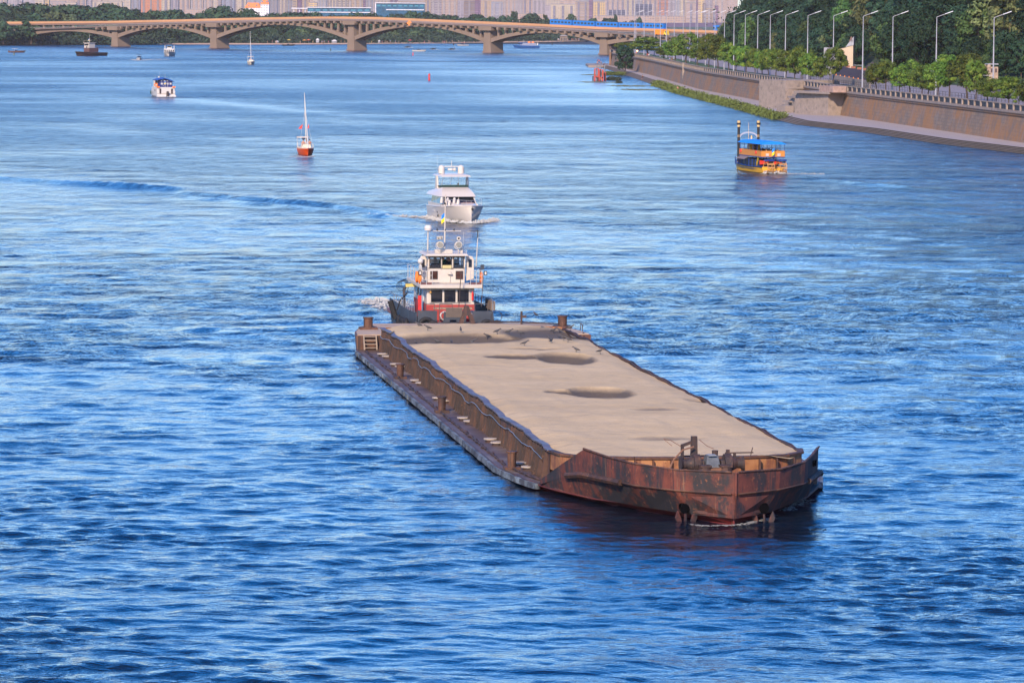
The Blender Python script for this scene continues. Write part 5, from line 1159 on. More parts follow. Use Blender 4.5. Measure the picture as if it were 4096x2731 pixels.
def kinds(n, seed, rx, rz, clumps, per, leaf, th, r0, shapes, mat):
    return [(crown_mesh(seed + i, rx, rz, clumps, per, leaf, shapes[i % len(shapes)], mat), trunk_mesh(seed + i, th, r0, rz), th) for i in range(n)]
K_AV = kinds(7, 100, 3.0, 2.7, 44, 95, .21, 2.6, .16, ['round', 'round', 'tall'], LEAF_LIME)
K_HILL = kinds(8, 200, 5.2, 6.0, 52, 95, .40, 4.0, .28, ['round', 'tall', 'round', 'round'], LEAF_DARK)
K_FAR = kinds(7, 300, 6.0, 5.6, 44, 30, .85, 2.5, .35, ['round', 'round', 'tall'], LEAF_FAR)
K_BUSH = kinds(4, 400, 1.5, 1.0, 20, 34, .20, .1, .06, ['round'], LEAF_LIME)
def tree(name, kind, loc, scale, label, group, cat='tree', mat=None, rz=None):
    cr, tr, th = kind
    R = empty(name, loc, rnd.uniform(0, 6.28) if rz is None else rz, label, cat, group, scale)
    c = bpy.data.objects.new('crown', cr); sc.collection.objects.link(c); c.parent = R; c.location = (0, 0, th * .8)
    if mat: c.material_slots[0].link = 'OBJECT'; c.material_slots[0].material = mat
    t = bpy.data.objects.new('trunk', tr); sc.collection.objects.link(t); t.parent = R
    return R

# ------------------------------------------------------------------ quay
CONC = M('quay_concrete', (0.26, 0.21, 0.18), .85, var=.15, scale=.6, dirt=((0.14, .12, .10), 1.2, .58), bmp=.1)
PAVE = M('promenade_paving', (0.30, 0.25, 0.24), .85, var=.1, scale=1.0)
ASPH = M('road_asphalt', (0.24, 0.21, 0.215), .85, var=.08, scale=.5)
GRASS = M('verge_grass', (0.06, 0.10, 0.025), .95, var=.35, scale=.8)
def wall_material():
    m, t, p = nt('stained_quay_wall')
    tc = t.nodes.new('ShaderNodeTexCoord'); uv = tc.outputs['UV']
    br = t.nodes.new('ShaderNodeTexBrick'); br.inputs['Scale'].default_value = 1.0; br.inputs['Brick Width'].default_value = 1.6; br.inputs['Row Height'].default_value = 0.62; br.inputs['Mortar Size'].default_value = 0.05; br.inputs['Mortar Smooth'].default_value = .3
    br.inputs['Color1'].default_value = (.22, .155, .105, 1); br.inputs['Color2'].default_value = (.155, .11, .08, 1); br.inputs['Mortar'].default_value = (.10, .085, .08, 1); br.inputs['Bias'].default_value = .1
    t.links.new(uv, br.inputs[0])
    def uvn(scale, st, det=5):
        mp = t.nodes.new('ShaderNodeMapping'); mp.inputs['Scale'].default_value = st; t.links.new(uv, mp.inputs[0])
        n = t.nodes.new('ShaderNodeTexNoise'); n.inputs['Scale'].default_value = scale; n.inputs['Detail'].default_value = det; n.inputs['Roughness'].default_value = .65; t.links.new(mp.outputs[0], n.inputs['Vector']); return n.outputs['Fac']
    a = uvn(.07, (1, 2.5, 1), 9); b = uvn(.9, (1, .16, 1)); c_ = uvn(.30, (1, .8, 1), 8)
    c = mixc(t, ramp(t, a, [(.42, 0.0), (.56, .75)]), br.outputs[0], (.28, .125, .035))           # orange lichen and rust staining
    c = mixc(t, ramp(t, b, [(.50, 0.0), (.66, .55)]), c, (.20, .17, .165))                         # pale run marks
    c = mixc(t, ramp(t, c_, [(.52, 0.0), (.60, .6)]), c, (.125, .10, .085))
    t.links.new(c, p.inputs['Base Color']); p.inputs['Roughness'].default_value = .9; bump(t, p, b, .3, .08)
    MATS['stained_quay_wall'] = m; return m
WALLM = wall_material()
STONE = M('worn_stone', (0.27, 0.215, 0.18), .85, var=.18, scale=.9, dirt=((0.13, .11, .10), .8, .55), bmp=.2)
GRILLE = M('dark_grille', (0.018, 0.018, 0.026), .6)
def polyx(pts, y):
    return interp(sorted([(b, a) for a, b in pts]), y)
def wx(y): return polyx(WALL, y)
def sx(y): return polyx(SHORE, y)
def hx(y): return interp([(400, 190), (600, 152), (700, 140), (800, 128), (900, 114), (1000, 96), (1104, 92), (1300, 84), (1450, 79), (1600, 82), (1800, 110), (2200, 190), (2600, 300)], y)
def along(y0, y1, step):
    ys = [y0]
    while ys[-1] < y1: ys.append(min(y1, ys[-1] + step))
    return ys
ZT = 6.0                                        # promenade level
def strip(name, ys, fa, fb, za, zb, mat, parent=None, smooth=False):
    mb = MB(); vs = []
    for y in ys: vs += [(fa(y), y, za), (fb(y), y, zb)]
    mb.add(vs, [(2 * i, 2 * i + 1, 2 * i + 3, 2 * i + 2) for i in range(len(ys) - 1)])
    return mb.build(name, mat, parent, smooth)
YS = along(440, 1624, 12)
# water stairs: five treads along the whole quay
for i in range(6):
    z1 = 0.80 - i * 0.17; off = i * 0.62
    q = lambda y, k=off: min(sx(y) + 3.2, wx(y) - 1.5) - k
    if i == 0:
        S0 = empty('quay_steps', (0, 0, 0), 0, 'long flight of weathered concrete steps going down into the water below the quay', 'steps')
    mb = MB(); vs = []
    for y in YS: vs += [(q(y) + .64, y, z1), (q(y), y, z1), (q(y), y, z1 - .6)]
    n = len(YS); mb.add(vs, [(3 * k, 3 * k + 1, 3 * k + 4, 3 * k + 3) for k in range(n - 1)]); st_ = mb.build('step', M('step_stone', (.185, .135, .10), .85, var=.2, scale=.6), S0)
    rs_ = MB(); rs_.add(vs, [(3 * k + 1, 3 * k + 2, 3 * k + 5, 3 * k + 4) for k in range(n - 1)]); rs_.build('riser', M('dark_riser', (.055, .045, .03), .9, var=.4, scale=1.0), st_)  # risers coloured darker than the treads
tag(strip('lower_quay', YS, lambda y: min(sx(y) + 3.2, wx(y) - 1.5) + .02, lambda y: wx(y) + 1.5, .82, .9, M('quay_paving', (0.33, .275, .25), .85, var=.1, scale=.7)), kind='structure')
# closing face at the far tip of the quay
MB().box(((sx(1685) + wx(1624)) / 2 + 2, 1655, .3), (16, 62, 1.0)).build('quay_tip', CONC)['kind'] = 'structure'
def build_wall():
    Wl = empty('embankment_wall', (0, 0, 0), 0, 'long sloping river wall stained orange and grey, with a balustrade along its top', 'wall')
    me = bpy.data.meshes.new('wall_face'); vs = []; uvs = []; d = 0; py = None
    for y in YS:
        if py is not None: d += math.hypot(y - py, wx(y) - wx(py))
        py = y; vs += [(wx(y), y, .7), (wx(y) + 1.0, y, 5.1), (wx(y) + .78, y, 5.12), (wx(y) + .78, y, ZT)]; uvs += [(d, 0), (d, 4.6), (d, 4.8), (d, 5.5)]
    n = len(YS); f = []
    for k in range(n - 1):
        for j in range(3): f.append((4 * k + j, 4 * k + j + 1, 4 * k + 4 + j + 1, 4 * k + 4 + j))
    me.from_pydata(vs, [], f); ul = me.uv_layers.new(name='UVMap')
    for p in me.polygons:
        for li in p.loop_indices: ul.data[li].uv = uvs[me.loops[li].vertex_index]
    me.materials.append(WALLM); o = bpy.data.objects.new('wall_face', me); sc.collection.objects.link(o); o.parent = Wl
    mb = MB(); 
    for a, b in zip(YS, YS[1:]): mb.beam((wx(a) + .86, a, 5.75), (wx(b) + .86, b, 5.75), .5, .42)
    mb.build('cornice', STONE, Wl)
    mb = MB()
    for a, b in zip(YS, YS[1:]): mb.beam((wx(a) + .95, a, 6.98), (wx(b) + .95, b, 6.98), .38, .16)
    mb.build('handrail', STONE, Wl)
    y = 600; i = 0; far = MB(); farg = MB()
    while y < 1620:
        x = wx(y) + .95; x2 = wx(y + 4.2) + .95
        if i < 92:
            MB().box((x, y, 6.45), (.40, 1.05, .95)).build('post', STONE, Wl)
            MB().beam((wx(y + .6) + 1.0, y + .6, 6.40), (wx(y + 4.7) + 1.0, y + 4.7, 6.40), .10, .86).build('panel', GRILLE, Wl)
        else:
            far.box((x, y, 6.45), (.40, 1.05, .95)); farg.beam((wx(y + .6) + 1.0, y + .6, 6.40), (wx(y + 4.7) + 1.0, y + 4.7, 6.40), .10, .86)
        y += 5.3; i += 1
    far.build('far_posts', STONE, Wl)['kind'] = 'stuff'; farg.build('far_panels', GRILLE, Wl)['kind'] = 'stuff'
    MB().box((wx(1215) + .8, 1215, 4.0), (.9, 2.0, 6.2)).build('pilaster', STONE, Wl)
    # turned end of the wall
    MB().beam((wx(1624), 1624, 3.3), (58, 1700, 3.3), .8, 5.2).build('end_face', WALLM, Wl)
    MB().beam((wx(1624), 1624, 6.6), (58, 1700, 6.6), .4, .9).build('end_balustrade', STONE, Wl)
build_wall()
def far_shore(y): return interp([(1600, 38), (1700, 60), (1900, 88), (2150, 110), (3000, 190)], y)
YL = along(400, 1620, 20)
tag(strip('promenade', YL, lambda y: wx(y) + .8, lambda y: wx(y) + 5.0, ZT, ZT, PAVE), kind='structure')
tag(strip('verge', YL, lambda y: wx(y) + 4.9, lambda y: wx(y) + 11.5, ZT - .05, ZT - .05, GRASS), kind='structure')
tag(strip('road', YL, lambda y: wx(y) + 11.4, lambda y: max(wx(y) + 27, hx(y) - 2), ZT - .02, ZT - .02, ASPH), kind='structure')
tag(strip('kerb', YL, lambda y: wx(y) + 11.3, lambda y: wx(y) + 11.6, ZT + .10, ZT + .10, STONE), kind='structure')
g = MB(); g.add([(wx(1610) + 1, 1610, ZT - .06), (220, 1610, ZT - .06), (400, 3300, ZT - .06), (200, 3300, ZT - .06), (112, 2150, ZT - .06), (60, 1702, ZT - .06)], [(0, 1, 2, 3, 4, 5)])
tag(g.build('road_beyond', ASPH), kind='structure')
g = MB(); pr = [(60, 1702), (112, 2150), (200, 3300)]
for a, b in zip(pr, pr[1:]): g.add([(a[0], a[1], -.5), (b[0], b[1], -.5), (b[0], b[1], ZT - .06), (a[0], a[1], ZT - .06)], [(0, 1, 2, 3)])
g.build('far_quay_wall', STONE); tag(bpy.data.objects['far_quay_wall'], 'distant grey quay wall running on beyond the bridge', 'wall')
# road lane lines
mb = MB()
y = 600
while y < 1500: mb.add([(wx(y) + 19, y, ZT), (wx(y) + 19.2, y, ZT), (wx(y + 6) + 19.2, y + 6, ZT), (wx(y + 6) + 19, y + 6, ZT)], [(0, 1, 2, 3)]); y += 16
mb.build('lane_marking', M('road_paint', (.7, .68, .65)), )['kind'] = 'structure'
# stair bastion
def build_bastion():
    Bs = empty('stair_bastion', (0, 0, 0), 0, 'pair of massive block-built stone bastions with a stair between them on the quay wall', 'bastion')
    def blk(name, p0, p1, depth, z0, z1, mat=WALLM, parent=Bs):
        a, b = gp(*p0, .9), gp(*p1, .9); d = (b - a).normalized(); n = Vector((d.y, -d.x, 0)); n = n if n.x > 0 else -n
        c = [a, b, b + n * depth, a + n * depth]
        me = MB().prism([(q.x, q.y) for q in c], z0, z1).build(name, mat, parent); return me
    L1 = blk('left_bastion', (3036, 429), (3142, 434), 14, .7, 7.1, STONE)
    blk('left_bastion_cap', (3034, 428), (3144, 434), 14.5, 5.2, 5.55, CONC)
    R1 = blk('right_bastion', (3178, 455), (3312, 462), 12, .7, 5.3, STONE)
    blk('right_bastion_cap', (3172, 456), (3316, 463), 12.4, 5.3, 5.75, CONC)
    for i in range(5): blk('stair_flight', (3112 + i * 14, 440 + i * 2), (3180, 446 + i * .5), 9, .7, 1.5 + i * .8, STONE)
    blk('stair_pier', (3106, 448), (3140, 450), 2.0, .7, 2.3, CONC)
    blk('stair_wall_slab', (3128, 446), (3158, 448), 1.6, 2.9, 3.25, CONC)
    blk('stair_wall_slab', (3148, 447), (3178, 450), 1.6, 3.9, 4.25, CONC)
    blk('corner_plinth', (3275, 460), (3330, 464), 3.0, 5.7, 7.0, M('pinkish_plinth', (.34, .23, .19), .8, var=.3, scale=1.5))
build_bastion()
# weeds on the water stairs
def weeds(name, pts, n, spread, mat, label, h=.9, leaf=.16, seed=1):
    r = random.Random(seed); v = []; f = []
    for _ in range(n):
        u = r.random() * (len(pts) - 1); i = int(u); a, b = pts[i], pts[i + 1]; q = u - i; cl = .5 + .5 * sin(u * 5.1) * cos(u * 2.3)
        x = a[0] + (b[0] - a[0]) * q + r.gauss(0, spread); y = a[1] + (b[1] - a[1]) * q + r.gauss(0, spread); z = a[2] + r.random() ** 1.5 * h * (.35 + cl)
        p = Vector((x, y, z)); e = Vector((r.gauss(0, 1), r.gauss(0, 1), r.gauss(0, 1.2))).normalized(); g = e.orthogonal().normalized(); L = leaf * r.uniform(.6, 1.6); o = len(v)
        v += [tuple(p - e * L), tuple(p + g * L * .5), tuple(p + e * L), tuple(p - g * L * .5)]; f.append((o, o + 1, o + 2, o + 3))
    me = bpy.data.meshes.new(name); me.from_pydata(v, [], f); me.materials.append(mat); o = bpy.data.objects.new(name, me); sc.collection.objects.link(o)
    tag(o, label, 'plants', None, 'stuff'); return o
WEED = M('weeds_green', (0.10, 0.13, 0.025), .9, var=.45, scale=.5)
pts = [(sx(y) + 1.4, y, .1) for y in along(845, 1240, 12)]
weeds('waterside_weeds', pts, 26000, .8, WEED, 'yellow-green weeds growing along the lowest quay steps', 1.3, .22, 3)
RED_ = M('reed_dark', (0.04, 0.055, 0.03), .9, var=.3)
c = gp(2455, 322); weeds('water_weeds', [(c.x - 1.8, c.y, 0), (c.x + 1.8, c.y + 1, 0)], 1500, .5, RED_, 'dark tuft of reeds standing in the water right of the red dolphin', 1.0, .20, 5)
c = gp(2474, 333); weeds('water_weeds', [(c.x - .8, c.y, 0), (c.x + .9, c.y, 0)], 300, .3, RED_, 'few thin reeds in the pale water nearest the viewer', .6, .16, 6)
c = gp(2440, 302); weeds('spit_plants', [(c.x - 2.5, c.y, .1), (c.x + 4, c.y + 4, .1)], 3500, .9, WEED, 'low green plants on the small spit behind the reeds', 1.0, .2, 7)
b = gp(2500, 300); tree('waterside_bush', K_AV[2], (b.x, b.y + 4, -1.2), (1.35, 1.35, 1.5), 'dark green bush growing at the water edge beside the red dolphin', None, 'bush', LEAF_DARK)
# floating weed mats
for i, (x, y, l, w) in enumerate(((2395, 330, 7, 5), (2520, 345, 8, 6), (2560, 360, 7, 5), (2370, 300, 4, 4))):
    c = gp(x, y); r = random.Random(i); mb = MB()
    for k in range(260): mb.box((c.x + r.gauss(0, l * .42), c.y + r.gauss(0, w * .9), .05), (r.uniform(.2, .7), r.uniform(.2, .6), .05), rz=r.random())
    tag(mb.build('floating_weed', M('weed_mat', (.12, .13, .06), .9)), 'thin mat of floating weed near the red dolphin, patch %s' % ('below its foot', 'to its right', 'nearest the viewer', 'to its left')[i], 'weed', None, 'stuff')
# red mooring dolphin
def build_dolphin():
    c = gp(2395, 323); D = empty('mooring_dolphin', (c.x, c.y, 0), 0, 'rust red mooring dolphin of steel frames round grey piles in the water', 'dolphin')
    red = M('dolphin_red', (.36, .05, .03), .6, var=.25, dirt=((.12, .04, .03), 1.5, .6)); pile = M('pile_grey', (.17, .19, .22), .5, var=.25)
    for x, y, h in ((-.7, .5, 4.9), (.6, .6, 4.7), (1.9, 2.2, 4.9)): MB().cyl((x, y, -1), (x, y, h), .22, .22, 12).build('pile', pile, D)
    for x, y, h, wd in ((-1.3, 0, 3.9, .55), (-.1, .0, 4.0, .55), (1.25, -.3, 3.6, .6), (.25, -.35, 3.5, .22), (2.1, 2.0, 3.0, .5)):
        MB().box((x, y, h / 2 - .3), (wd, .5, h)).build('frame_leg', red, D)
    MB().box((-.7, 0, 3.8), (1.5, .5, .22)).build('frame_crosspiece', red, D)
    MB().box((.75, -.3, 3.5), (1.4, .5, .22)).build('frame_crosspiece', red, D); MB().box((-.7, -.1, 1.3), (1.4, .4, .5)).build('frame_crosspiece', red, D); MB().box((.7, -.35, .9), (1.2, .4, .4)).build('frame_crosspiece', red, D)
    MB().box((-1.85, .2, .7), (.4, .5, 1.5)).box((-.35, -.5, .4), (.5, .2, 1.3)).build('timber_fender', RUSTD, D)
    MB().box((.75, -.45, .7), (.6, .1, 1.0)).build('pale_plate', RUSTO, D)
build_dolphin()

# ------------------------------------------------------------------ street lamps
LAMPM = M('lamp_post_grey', (.34, .34, .38), .5, .1, .05)
def lamp_proto():
    R = empty('street_lamp', (0, 0, 0), 0, 'x', 'street lamp')
    MB().cyl((0, 0, 0), (0, 0, 10.2), .17, .12, 10).cyl((0, 0, 10.2), (0, 0, 15.4), .10, .07, 10).build('pole', LAMPM, R)
    MB().tube([(0, 0, 15.4), (1.2, 0, 15.85), (2.6, 0, 16.35)], .06, 6).build('arm', LAMPM, R)
    h = MB().box((0, 0, 0), (1.6, .34, .12)).build('lamp_head', M('lamp_head', (.62, .62, .66), .4), R)
    h.location = (2.35, 0, 16.28); h.rotation_euler = (0, -radians(20), 0)
    MB().beam((0, 0, 5.0), (-2.0, 0, 5.05), .07, .07).build('wire_bracket', LAMPM, R)
    return R
LP = lamp_proto(); first = True
LX = [3977, 3748, 3573, 3454, 3336, 3233, 3144, 3083, 3033, 2983, 2938, 2900, 2862, 2825, 2793, 2786, 2762, 2735, 2699, 2668, 2644, 2620, 2579, 2546, 2540]
for i, px in enumerate(LX):
    lo, hi = 560, 1900
    for _ in range(40):
        m_ = (lo + hi) / 2; q = at(px - 4, 300, m_); w = wx(m_) + (8.0 if m_ < 1624 else interp([(1624, 8), (1900, 6)], m_))
        if i >= 13: w += 1.5
        if q.x < w: lo = m_
        else: hi = m_
    m_ = (lo + hi) / 2
    if i >= 16: m_ = min(m_, 1300 + 34 * (i - 15))
    q = at(px - 4, 300, m_)
    L = LP if first else copy_tree(LP); first = False
    n = ORD[i] if i < len(ORD) else 'far'
    place(L, (q.x, q.y, ZT), 0, ('tall grey street lamp, nearest of the row, at the right edge' if i == 0 else 'tall grey street lamp, %s of the row counted from the right edge' % n), 'street lamps along the embankment road')
# ------------------------------------------------------------------ avenue trees: (px of crown centre, crown top y, crown width px)
AV = [(2500, 182, 80), (2590, 172, 130), (2655, 200, 80), (2700, 185, 90), (2745, 170, 110), (2790, 205, 80), (2835, 180, 80), (2872, 180, 90), (2915, 205, 85), (2945, 215, 70), (2985, 218, 80), (3020, 225, 70), (3050, 235, 70), (3075, 232, 80),
      (3105, 228, 80), (3145, 238, 85), (3180, 245, 75), (3210, 226, 90), (3240, 250, 85), (3280, 262, 70), (3335, 238, 90),
      (3505, 262, 85), (3545, 256, 95), (3600, 275, 85), (3640, 252, 100), (3690, 272, 90), (3715, 300, 80), (3755, 262, 100), (3800, 232, 120), (3870, 232, 140), (3905, 250, 110), (3950, 318, 90), (3985, 325, 80), (4035, 316, 95), (4075, 368, 50), (4110, 330, 90)]
WORDS = ['nearest the far tip', 'by the orange lamp', 'behind the standing walkers', 'left of the wide crown', 'with the wide rounded crown']
for i, (px, ty, wpx) in enumerate(AV):
    lo, hi = 520, 1700
    off = 5.2 + (i % 3) * 1.0
    for _ in range(40):
        m_ = (lo + hi) / 2; q = at(px, 300, m_)
        if q.x < wx(m_) + off: lo = m_
        else: hi = m_
    m_ = (lo + hi) / 2; q = at(px, ty, m_); wid = wpx * m_ / F; hgt = max(2.5, q.z - ZT) * (1.3 if i < 21 else 1.0)
    sxy = wid / 5.9; sz = hgt / 6.9
    side = 'left group' if i < 21 else 'right group'
    k = i if i < 21 else i - 21; tot = 21 if i < 21 else 15
    lab = 'clipped avenue tree, %s from the left in the %s beside the balustrade' % (('first', 'second', 'third', 'fourth', 'fifth', 'sixth', 'seventh', 'eighth', 'ninth', 'tenth', 'eleventh', 'twelfth', 'thirteenth', 'fourteenth', 'fifteenth', 'sixteenth', 'seventeenth', 'eighteenth', 'nineteenth', 'twentieth', 'twenty-first')[k], side)
    tree('avenue_tree', K_AV[i % 7], (q.x, q.y, ZT - .1), (sxy, sxy, sz), lab, 'avenue trees between promenade and road')
# ------------------------------------------------------------------ hill
HM = M('hill_ground', (0.03, 0.05, 0.02), .95, var=.3, scale=.2)
mb = MB(); ys = along(400, 2600, 40); prof = [(-14, -.1), (0, .2), (8, 5), (20, 14), (34, 25), (60, 42), (110, 60), (220, 68), (420, 60)]
vs = []
for y in ys:
    fade = interp([(400, 1), (1500, 1), (1900, .55), (2600, .1)], y)
    for o_, z in prof: vs.append((hx(y) + o_ + 2 * sin(y * .03 + o_), y, ZT + z * fade + (1.5 * sin(y * .05 + o_ * .2) if o_ > 10 else 0)))
n = len(prof); mb.add(vs, [(j * n + i, j * n + i + 1, (j + 1) * n + i + 1, (j + 1) * n + i) for j in range(len(ys) - 1) for i in range(n - 1)])
tag(mb.build('hill', HM, None, True), kind='structure')
def hz(o_, y): return ZT + interp(prof, o_) * interp([(400, 1), (1500, 1), (1900, .55), (2600, .1)], y)
rt = random.Random(3); cnt = 0
LEAFV = [leaf_mat('leaves_light', (0.03, .075, .022), (.055, .115, .03), (.10, .15, .045)), leaf_mat('leaves_olive', (.06, .08, .03), (.10, .12, .045), (.16, .17, .07))]
HL = ['dark green tree in the dense wood covering the hillside', 'fresher green tree in the wood on the hillside', 'pale olive tree standing out in the dark hillside wood']
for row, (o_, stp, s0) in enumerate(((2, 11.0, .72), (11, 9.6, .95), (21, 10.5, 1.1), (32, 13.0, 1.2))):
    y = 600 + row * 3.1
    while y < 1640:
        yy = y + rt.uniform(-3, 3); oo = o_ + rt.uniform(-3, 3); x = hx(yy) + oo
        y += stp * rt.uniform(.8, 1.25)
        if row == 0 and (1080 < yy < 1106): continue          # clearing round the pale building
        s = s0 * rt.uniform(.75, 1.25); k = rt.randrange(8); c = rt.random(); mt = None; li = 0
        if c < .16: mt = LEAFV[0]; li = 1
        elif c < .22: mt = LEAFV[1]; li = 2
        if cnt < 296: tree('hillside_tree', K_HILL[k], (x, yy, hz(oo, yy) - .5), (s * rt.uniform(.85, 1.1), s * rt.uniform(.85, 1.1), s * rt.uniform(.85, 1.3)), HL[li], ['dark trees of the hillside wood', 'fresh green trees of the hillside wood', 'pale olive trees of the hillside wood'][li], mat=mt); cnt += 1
print('hill trees', cnt)
uw = [(hx(y) - 1.5, y, ZT) for y in along(600, 1640, 10)]
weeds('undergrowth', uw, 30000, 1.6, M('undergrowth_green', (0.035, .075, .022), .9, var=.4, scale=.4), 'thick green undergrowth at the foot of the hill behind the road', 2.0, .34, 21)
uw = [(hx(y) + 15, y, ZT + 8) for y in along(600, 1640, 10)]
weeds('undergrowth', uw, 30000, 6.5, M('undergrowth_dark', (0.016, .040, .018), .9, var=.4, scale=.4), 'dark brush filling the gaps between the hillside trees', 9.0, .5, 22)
# buildings at the foot of the hill
CREAM = M('cream_render', (.50, .40, .29), .8, var=.08, scale=.4, dirt=((.40, .33, .27), .3, .62)); PGREY = M('grey_cladding', (.27, .27, .30), .7, var=.08, scale=6, stretch=(.2, .2, 3))
ROOFB = M('brown_roof', (.16, .09, .08), .7); ROOFG = M('grey_roof', (.30, .31, .35), .6)
a = at(3352, 262, 1088); Bd = empty('pale_building', (a.x, a.y, ZT), radians(-8), scale=(.47, .6, .68), label= 'cream gabled building with a grey clad block under the wooded hill', cat='building')
MB().box((-3.9, 0, 5.0), (7.6, 9, 10.4)).build('clad_block', PGREY, Bd)
MB().plate([(.0, 0), (8.5, 0), (8.5, 11.2), (4.0, 10.2), (.0, 9.6)], 'y', -1.5, 12).build('gabled_block', CREAM, Bd)
MB().add([(-.2, -1.8, 9.8), (4.2, -1.8, 10.5), (8.8, -1.8, 14.6), (8.8, 12, 14.6), (4.2, 12, 10.5), (-.2, 12, 9.8), (8.8, -1.8, 11.2), (8.8, 12, 11.2)], [(0, 1, 4, 5), (1, 2, 3, 4), (1, 6, 2), (2, 6, 7, 3)]).build('roof', ROOFG, Bd)
MB().box((7.4, -.5, 13.6), (2.6, 2.6, 2.0), top=(.1, 1)).build('dormer_roof', ROOFB, Bd)
w = MB().box((4.3, -1.52, 6.4), (2.2, .1, 1.5)).build('window_frame', M('frame_pale', (.4, .36, .3)), Bd); MB().box((4.3, -1.58, 6.4), (1.8, .06, 1.2)).build('pane', GLASS, w)
MB().box((3.5, -1.55, 1.7), (4.4, .12, 3.6)).build('garage_door', M('garage_dark', (.05, .045, .06)), Bd)
MB().beam((-.05, -1.6, .2), (-.05, -1.6, 9.6), .25, .2).build('drainpipe', ROOFB, Bd)
a = at(3945, 262, 905); B2 = empty('ruined_house', (a.x, a.y, ZT + 2), radians(5), scale=.72, label='small crumbling cream house half hidden by trees at the right', cat='building')
MB().box((0, 0, 1.2), (6.2, 6, 4.6)).build('wall', M('flaking_wall', (.34, .25, .19), .9, var=.3, scale=.8), B2)
for x in (-2.4, -1.0, .3): MB().ball((x, -2.8, 3.6), (.65, .5, .7), 8, 5).build('rounded_gable', M('flaking_wall', (.50, .38, .30)), B2)
MB().box((1.6, 0, 4.3), (3.2, 5.4, .3), rz=.02).build('roof', ROOFG, B2); MB().cyl((1.4, -1, 4), (1.4, -1, 6), .1, .1, 6).build('flue', RUSTD, B2)
MB().box((1.2, -3.03, 2.4), (.9, .08, 1.2)).box((2.4, -3.03, 2.4), (.6, .08, 1.2)).build('window', M('frame_dark', (.08, .05, .05)), B2)
# dark retaining wall with planters, concrete barrier with orange markers
Rw = empty('retaining_wall', (0, 0, 0), 0, 'dark purplish retaining wall with flower boxes behind the road', 'wall')
p0, p1 = at(3340, 318, 1000), at(3478, 340, 905)
MB().beam((p0.x, p0.y, 7.5), (p1.x, p1.y, 7.5), .5, 3.6).build('wall_slab', M('dark_purple_wall', (.075, .055, .075), .85, var=.1), Rw)
MB().beam((p1.x, p1.y, 8.5), (p1.x + 1.5, p1.y + 1, 9.5), .5, 4.2).build('end_pier', M('dark_purple_wall', (.075, .055, .075)), Rw)
for i in range(6):
    q = p0 + (p1 - p0) * (i + .3) / 6; MB().box((q.x, q.y, 9.6), (1.0, .6, .5)).build('flower_box', M('planter', (.25, .10, .06), .8), Rw)
p0, p1 = at(3320, 330, 985), at(3480, 360, 885)
Bb = empty('road_barrier', (0, 0, 0), 0, 'pale concrete road barrier topped by orange markers', 'barrier')
MB().beam((p0.x, p0.y, 6.7), (p1.x, p1.y, 6.7), .5, 1.5).build('barrier_slab', CONC, Bb)
for i in range(9):
    q = p0 + (p1 - p0) * (i + .5) / 9; MB().cyl((q.x, q.y, 7.4), (q.x, q.y, 7.75), .16, .05, 6).build('orange_marker', M('marker_orange', (.85, .25, .02), .6), Bb)
# thin fence between verge and road, benches of people
mb = empty('guard_fence', (0, 0, 0), 0, 'thin dark guard fence between the avenue trees and the road', 'fence')
f = MB(); ys = along(600, 1000, 3.0)
for a, b in zip(ys, ys[1:]):
    f.beam((wx(a) + 11.0, a, 6.95), (wx(b) + 11.0, b, 6.95), .06, .06).beam((wx(a) + 11.0, a, 6.45), (wx(b) + 11.0, b, 6.45), .05, .05).beam((wx(a) + 11.0, a, 6.0), (wx(a) + 11.0, a, 6.95), .08, .08)
f.build('rails', M('fence_dark', (.06, .055, .06), .6), mb)
# walkers
WK = [(2468, 198, 'stand', (.50, .25, .22), 'in pink leaning on the balustrade near the quay tip'), (2478, 199, 'stand', (.05, .07, .2), 'in blue beside the one in pink at the quay tip'), (2487, 200, 'stand', (.1, .04, .06), 'in dark red at the balustrade of the quay tip'), (2442, 204, 'stand', (.04, .04, .05), 'in black at the corner of the quay'), (2486 + 10, 217, 'walk', (.45, .30, .26), 'in beige walking beside a dark one near the quay tip'), (2502, 219, 'walk', (.04, .03, .05), 'in dark clothes walking near the quay tip'),
      (2525, 226, 'walk', (.50, .20, .20), 'in coral passing the first avenue tree'), (2578, 235, 'stand', (.70, .66, .62), 'in white by the balustrade under the far trees'), (2585, 234, 'stand', (.55, .04, .04), 'in bright red beside the one in white'), (2640, 252, 'walk', (.15, .25, .50), 'in light blue walking right of the wall pilaster'), (2648, 252, 'walk', (.25, .10, .06), 'in brown next to the one in light blue'), (2669, 254, 'walk', (.22, .12, .08), 'in dark orange between the walkers right of the pilaster'), (2685, 255, 'walk', (.03, .03, .05), 'in black walking alone before the avenue trees')]
for x, y, k, c, lab in WK:
    q = gp(x, y, ZT)
    if q.x < wx(min(q.y, 1620)) + 1.4: q.x = wx(min(q.y, 1620)) + 1.6
    person((q.x, q.y, ZT), rnd.uniform(0, 6.28), k, c, (.05, .05, .08), 'person ' + lab, 'walkers on the promenade', scale=1.05)
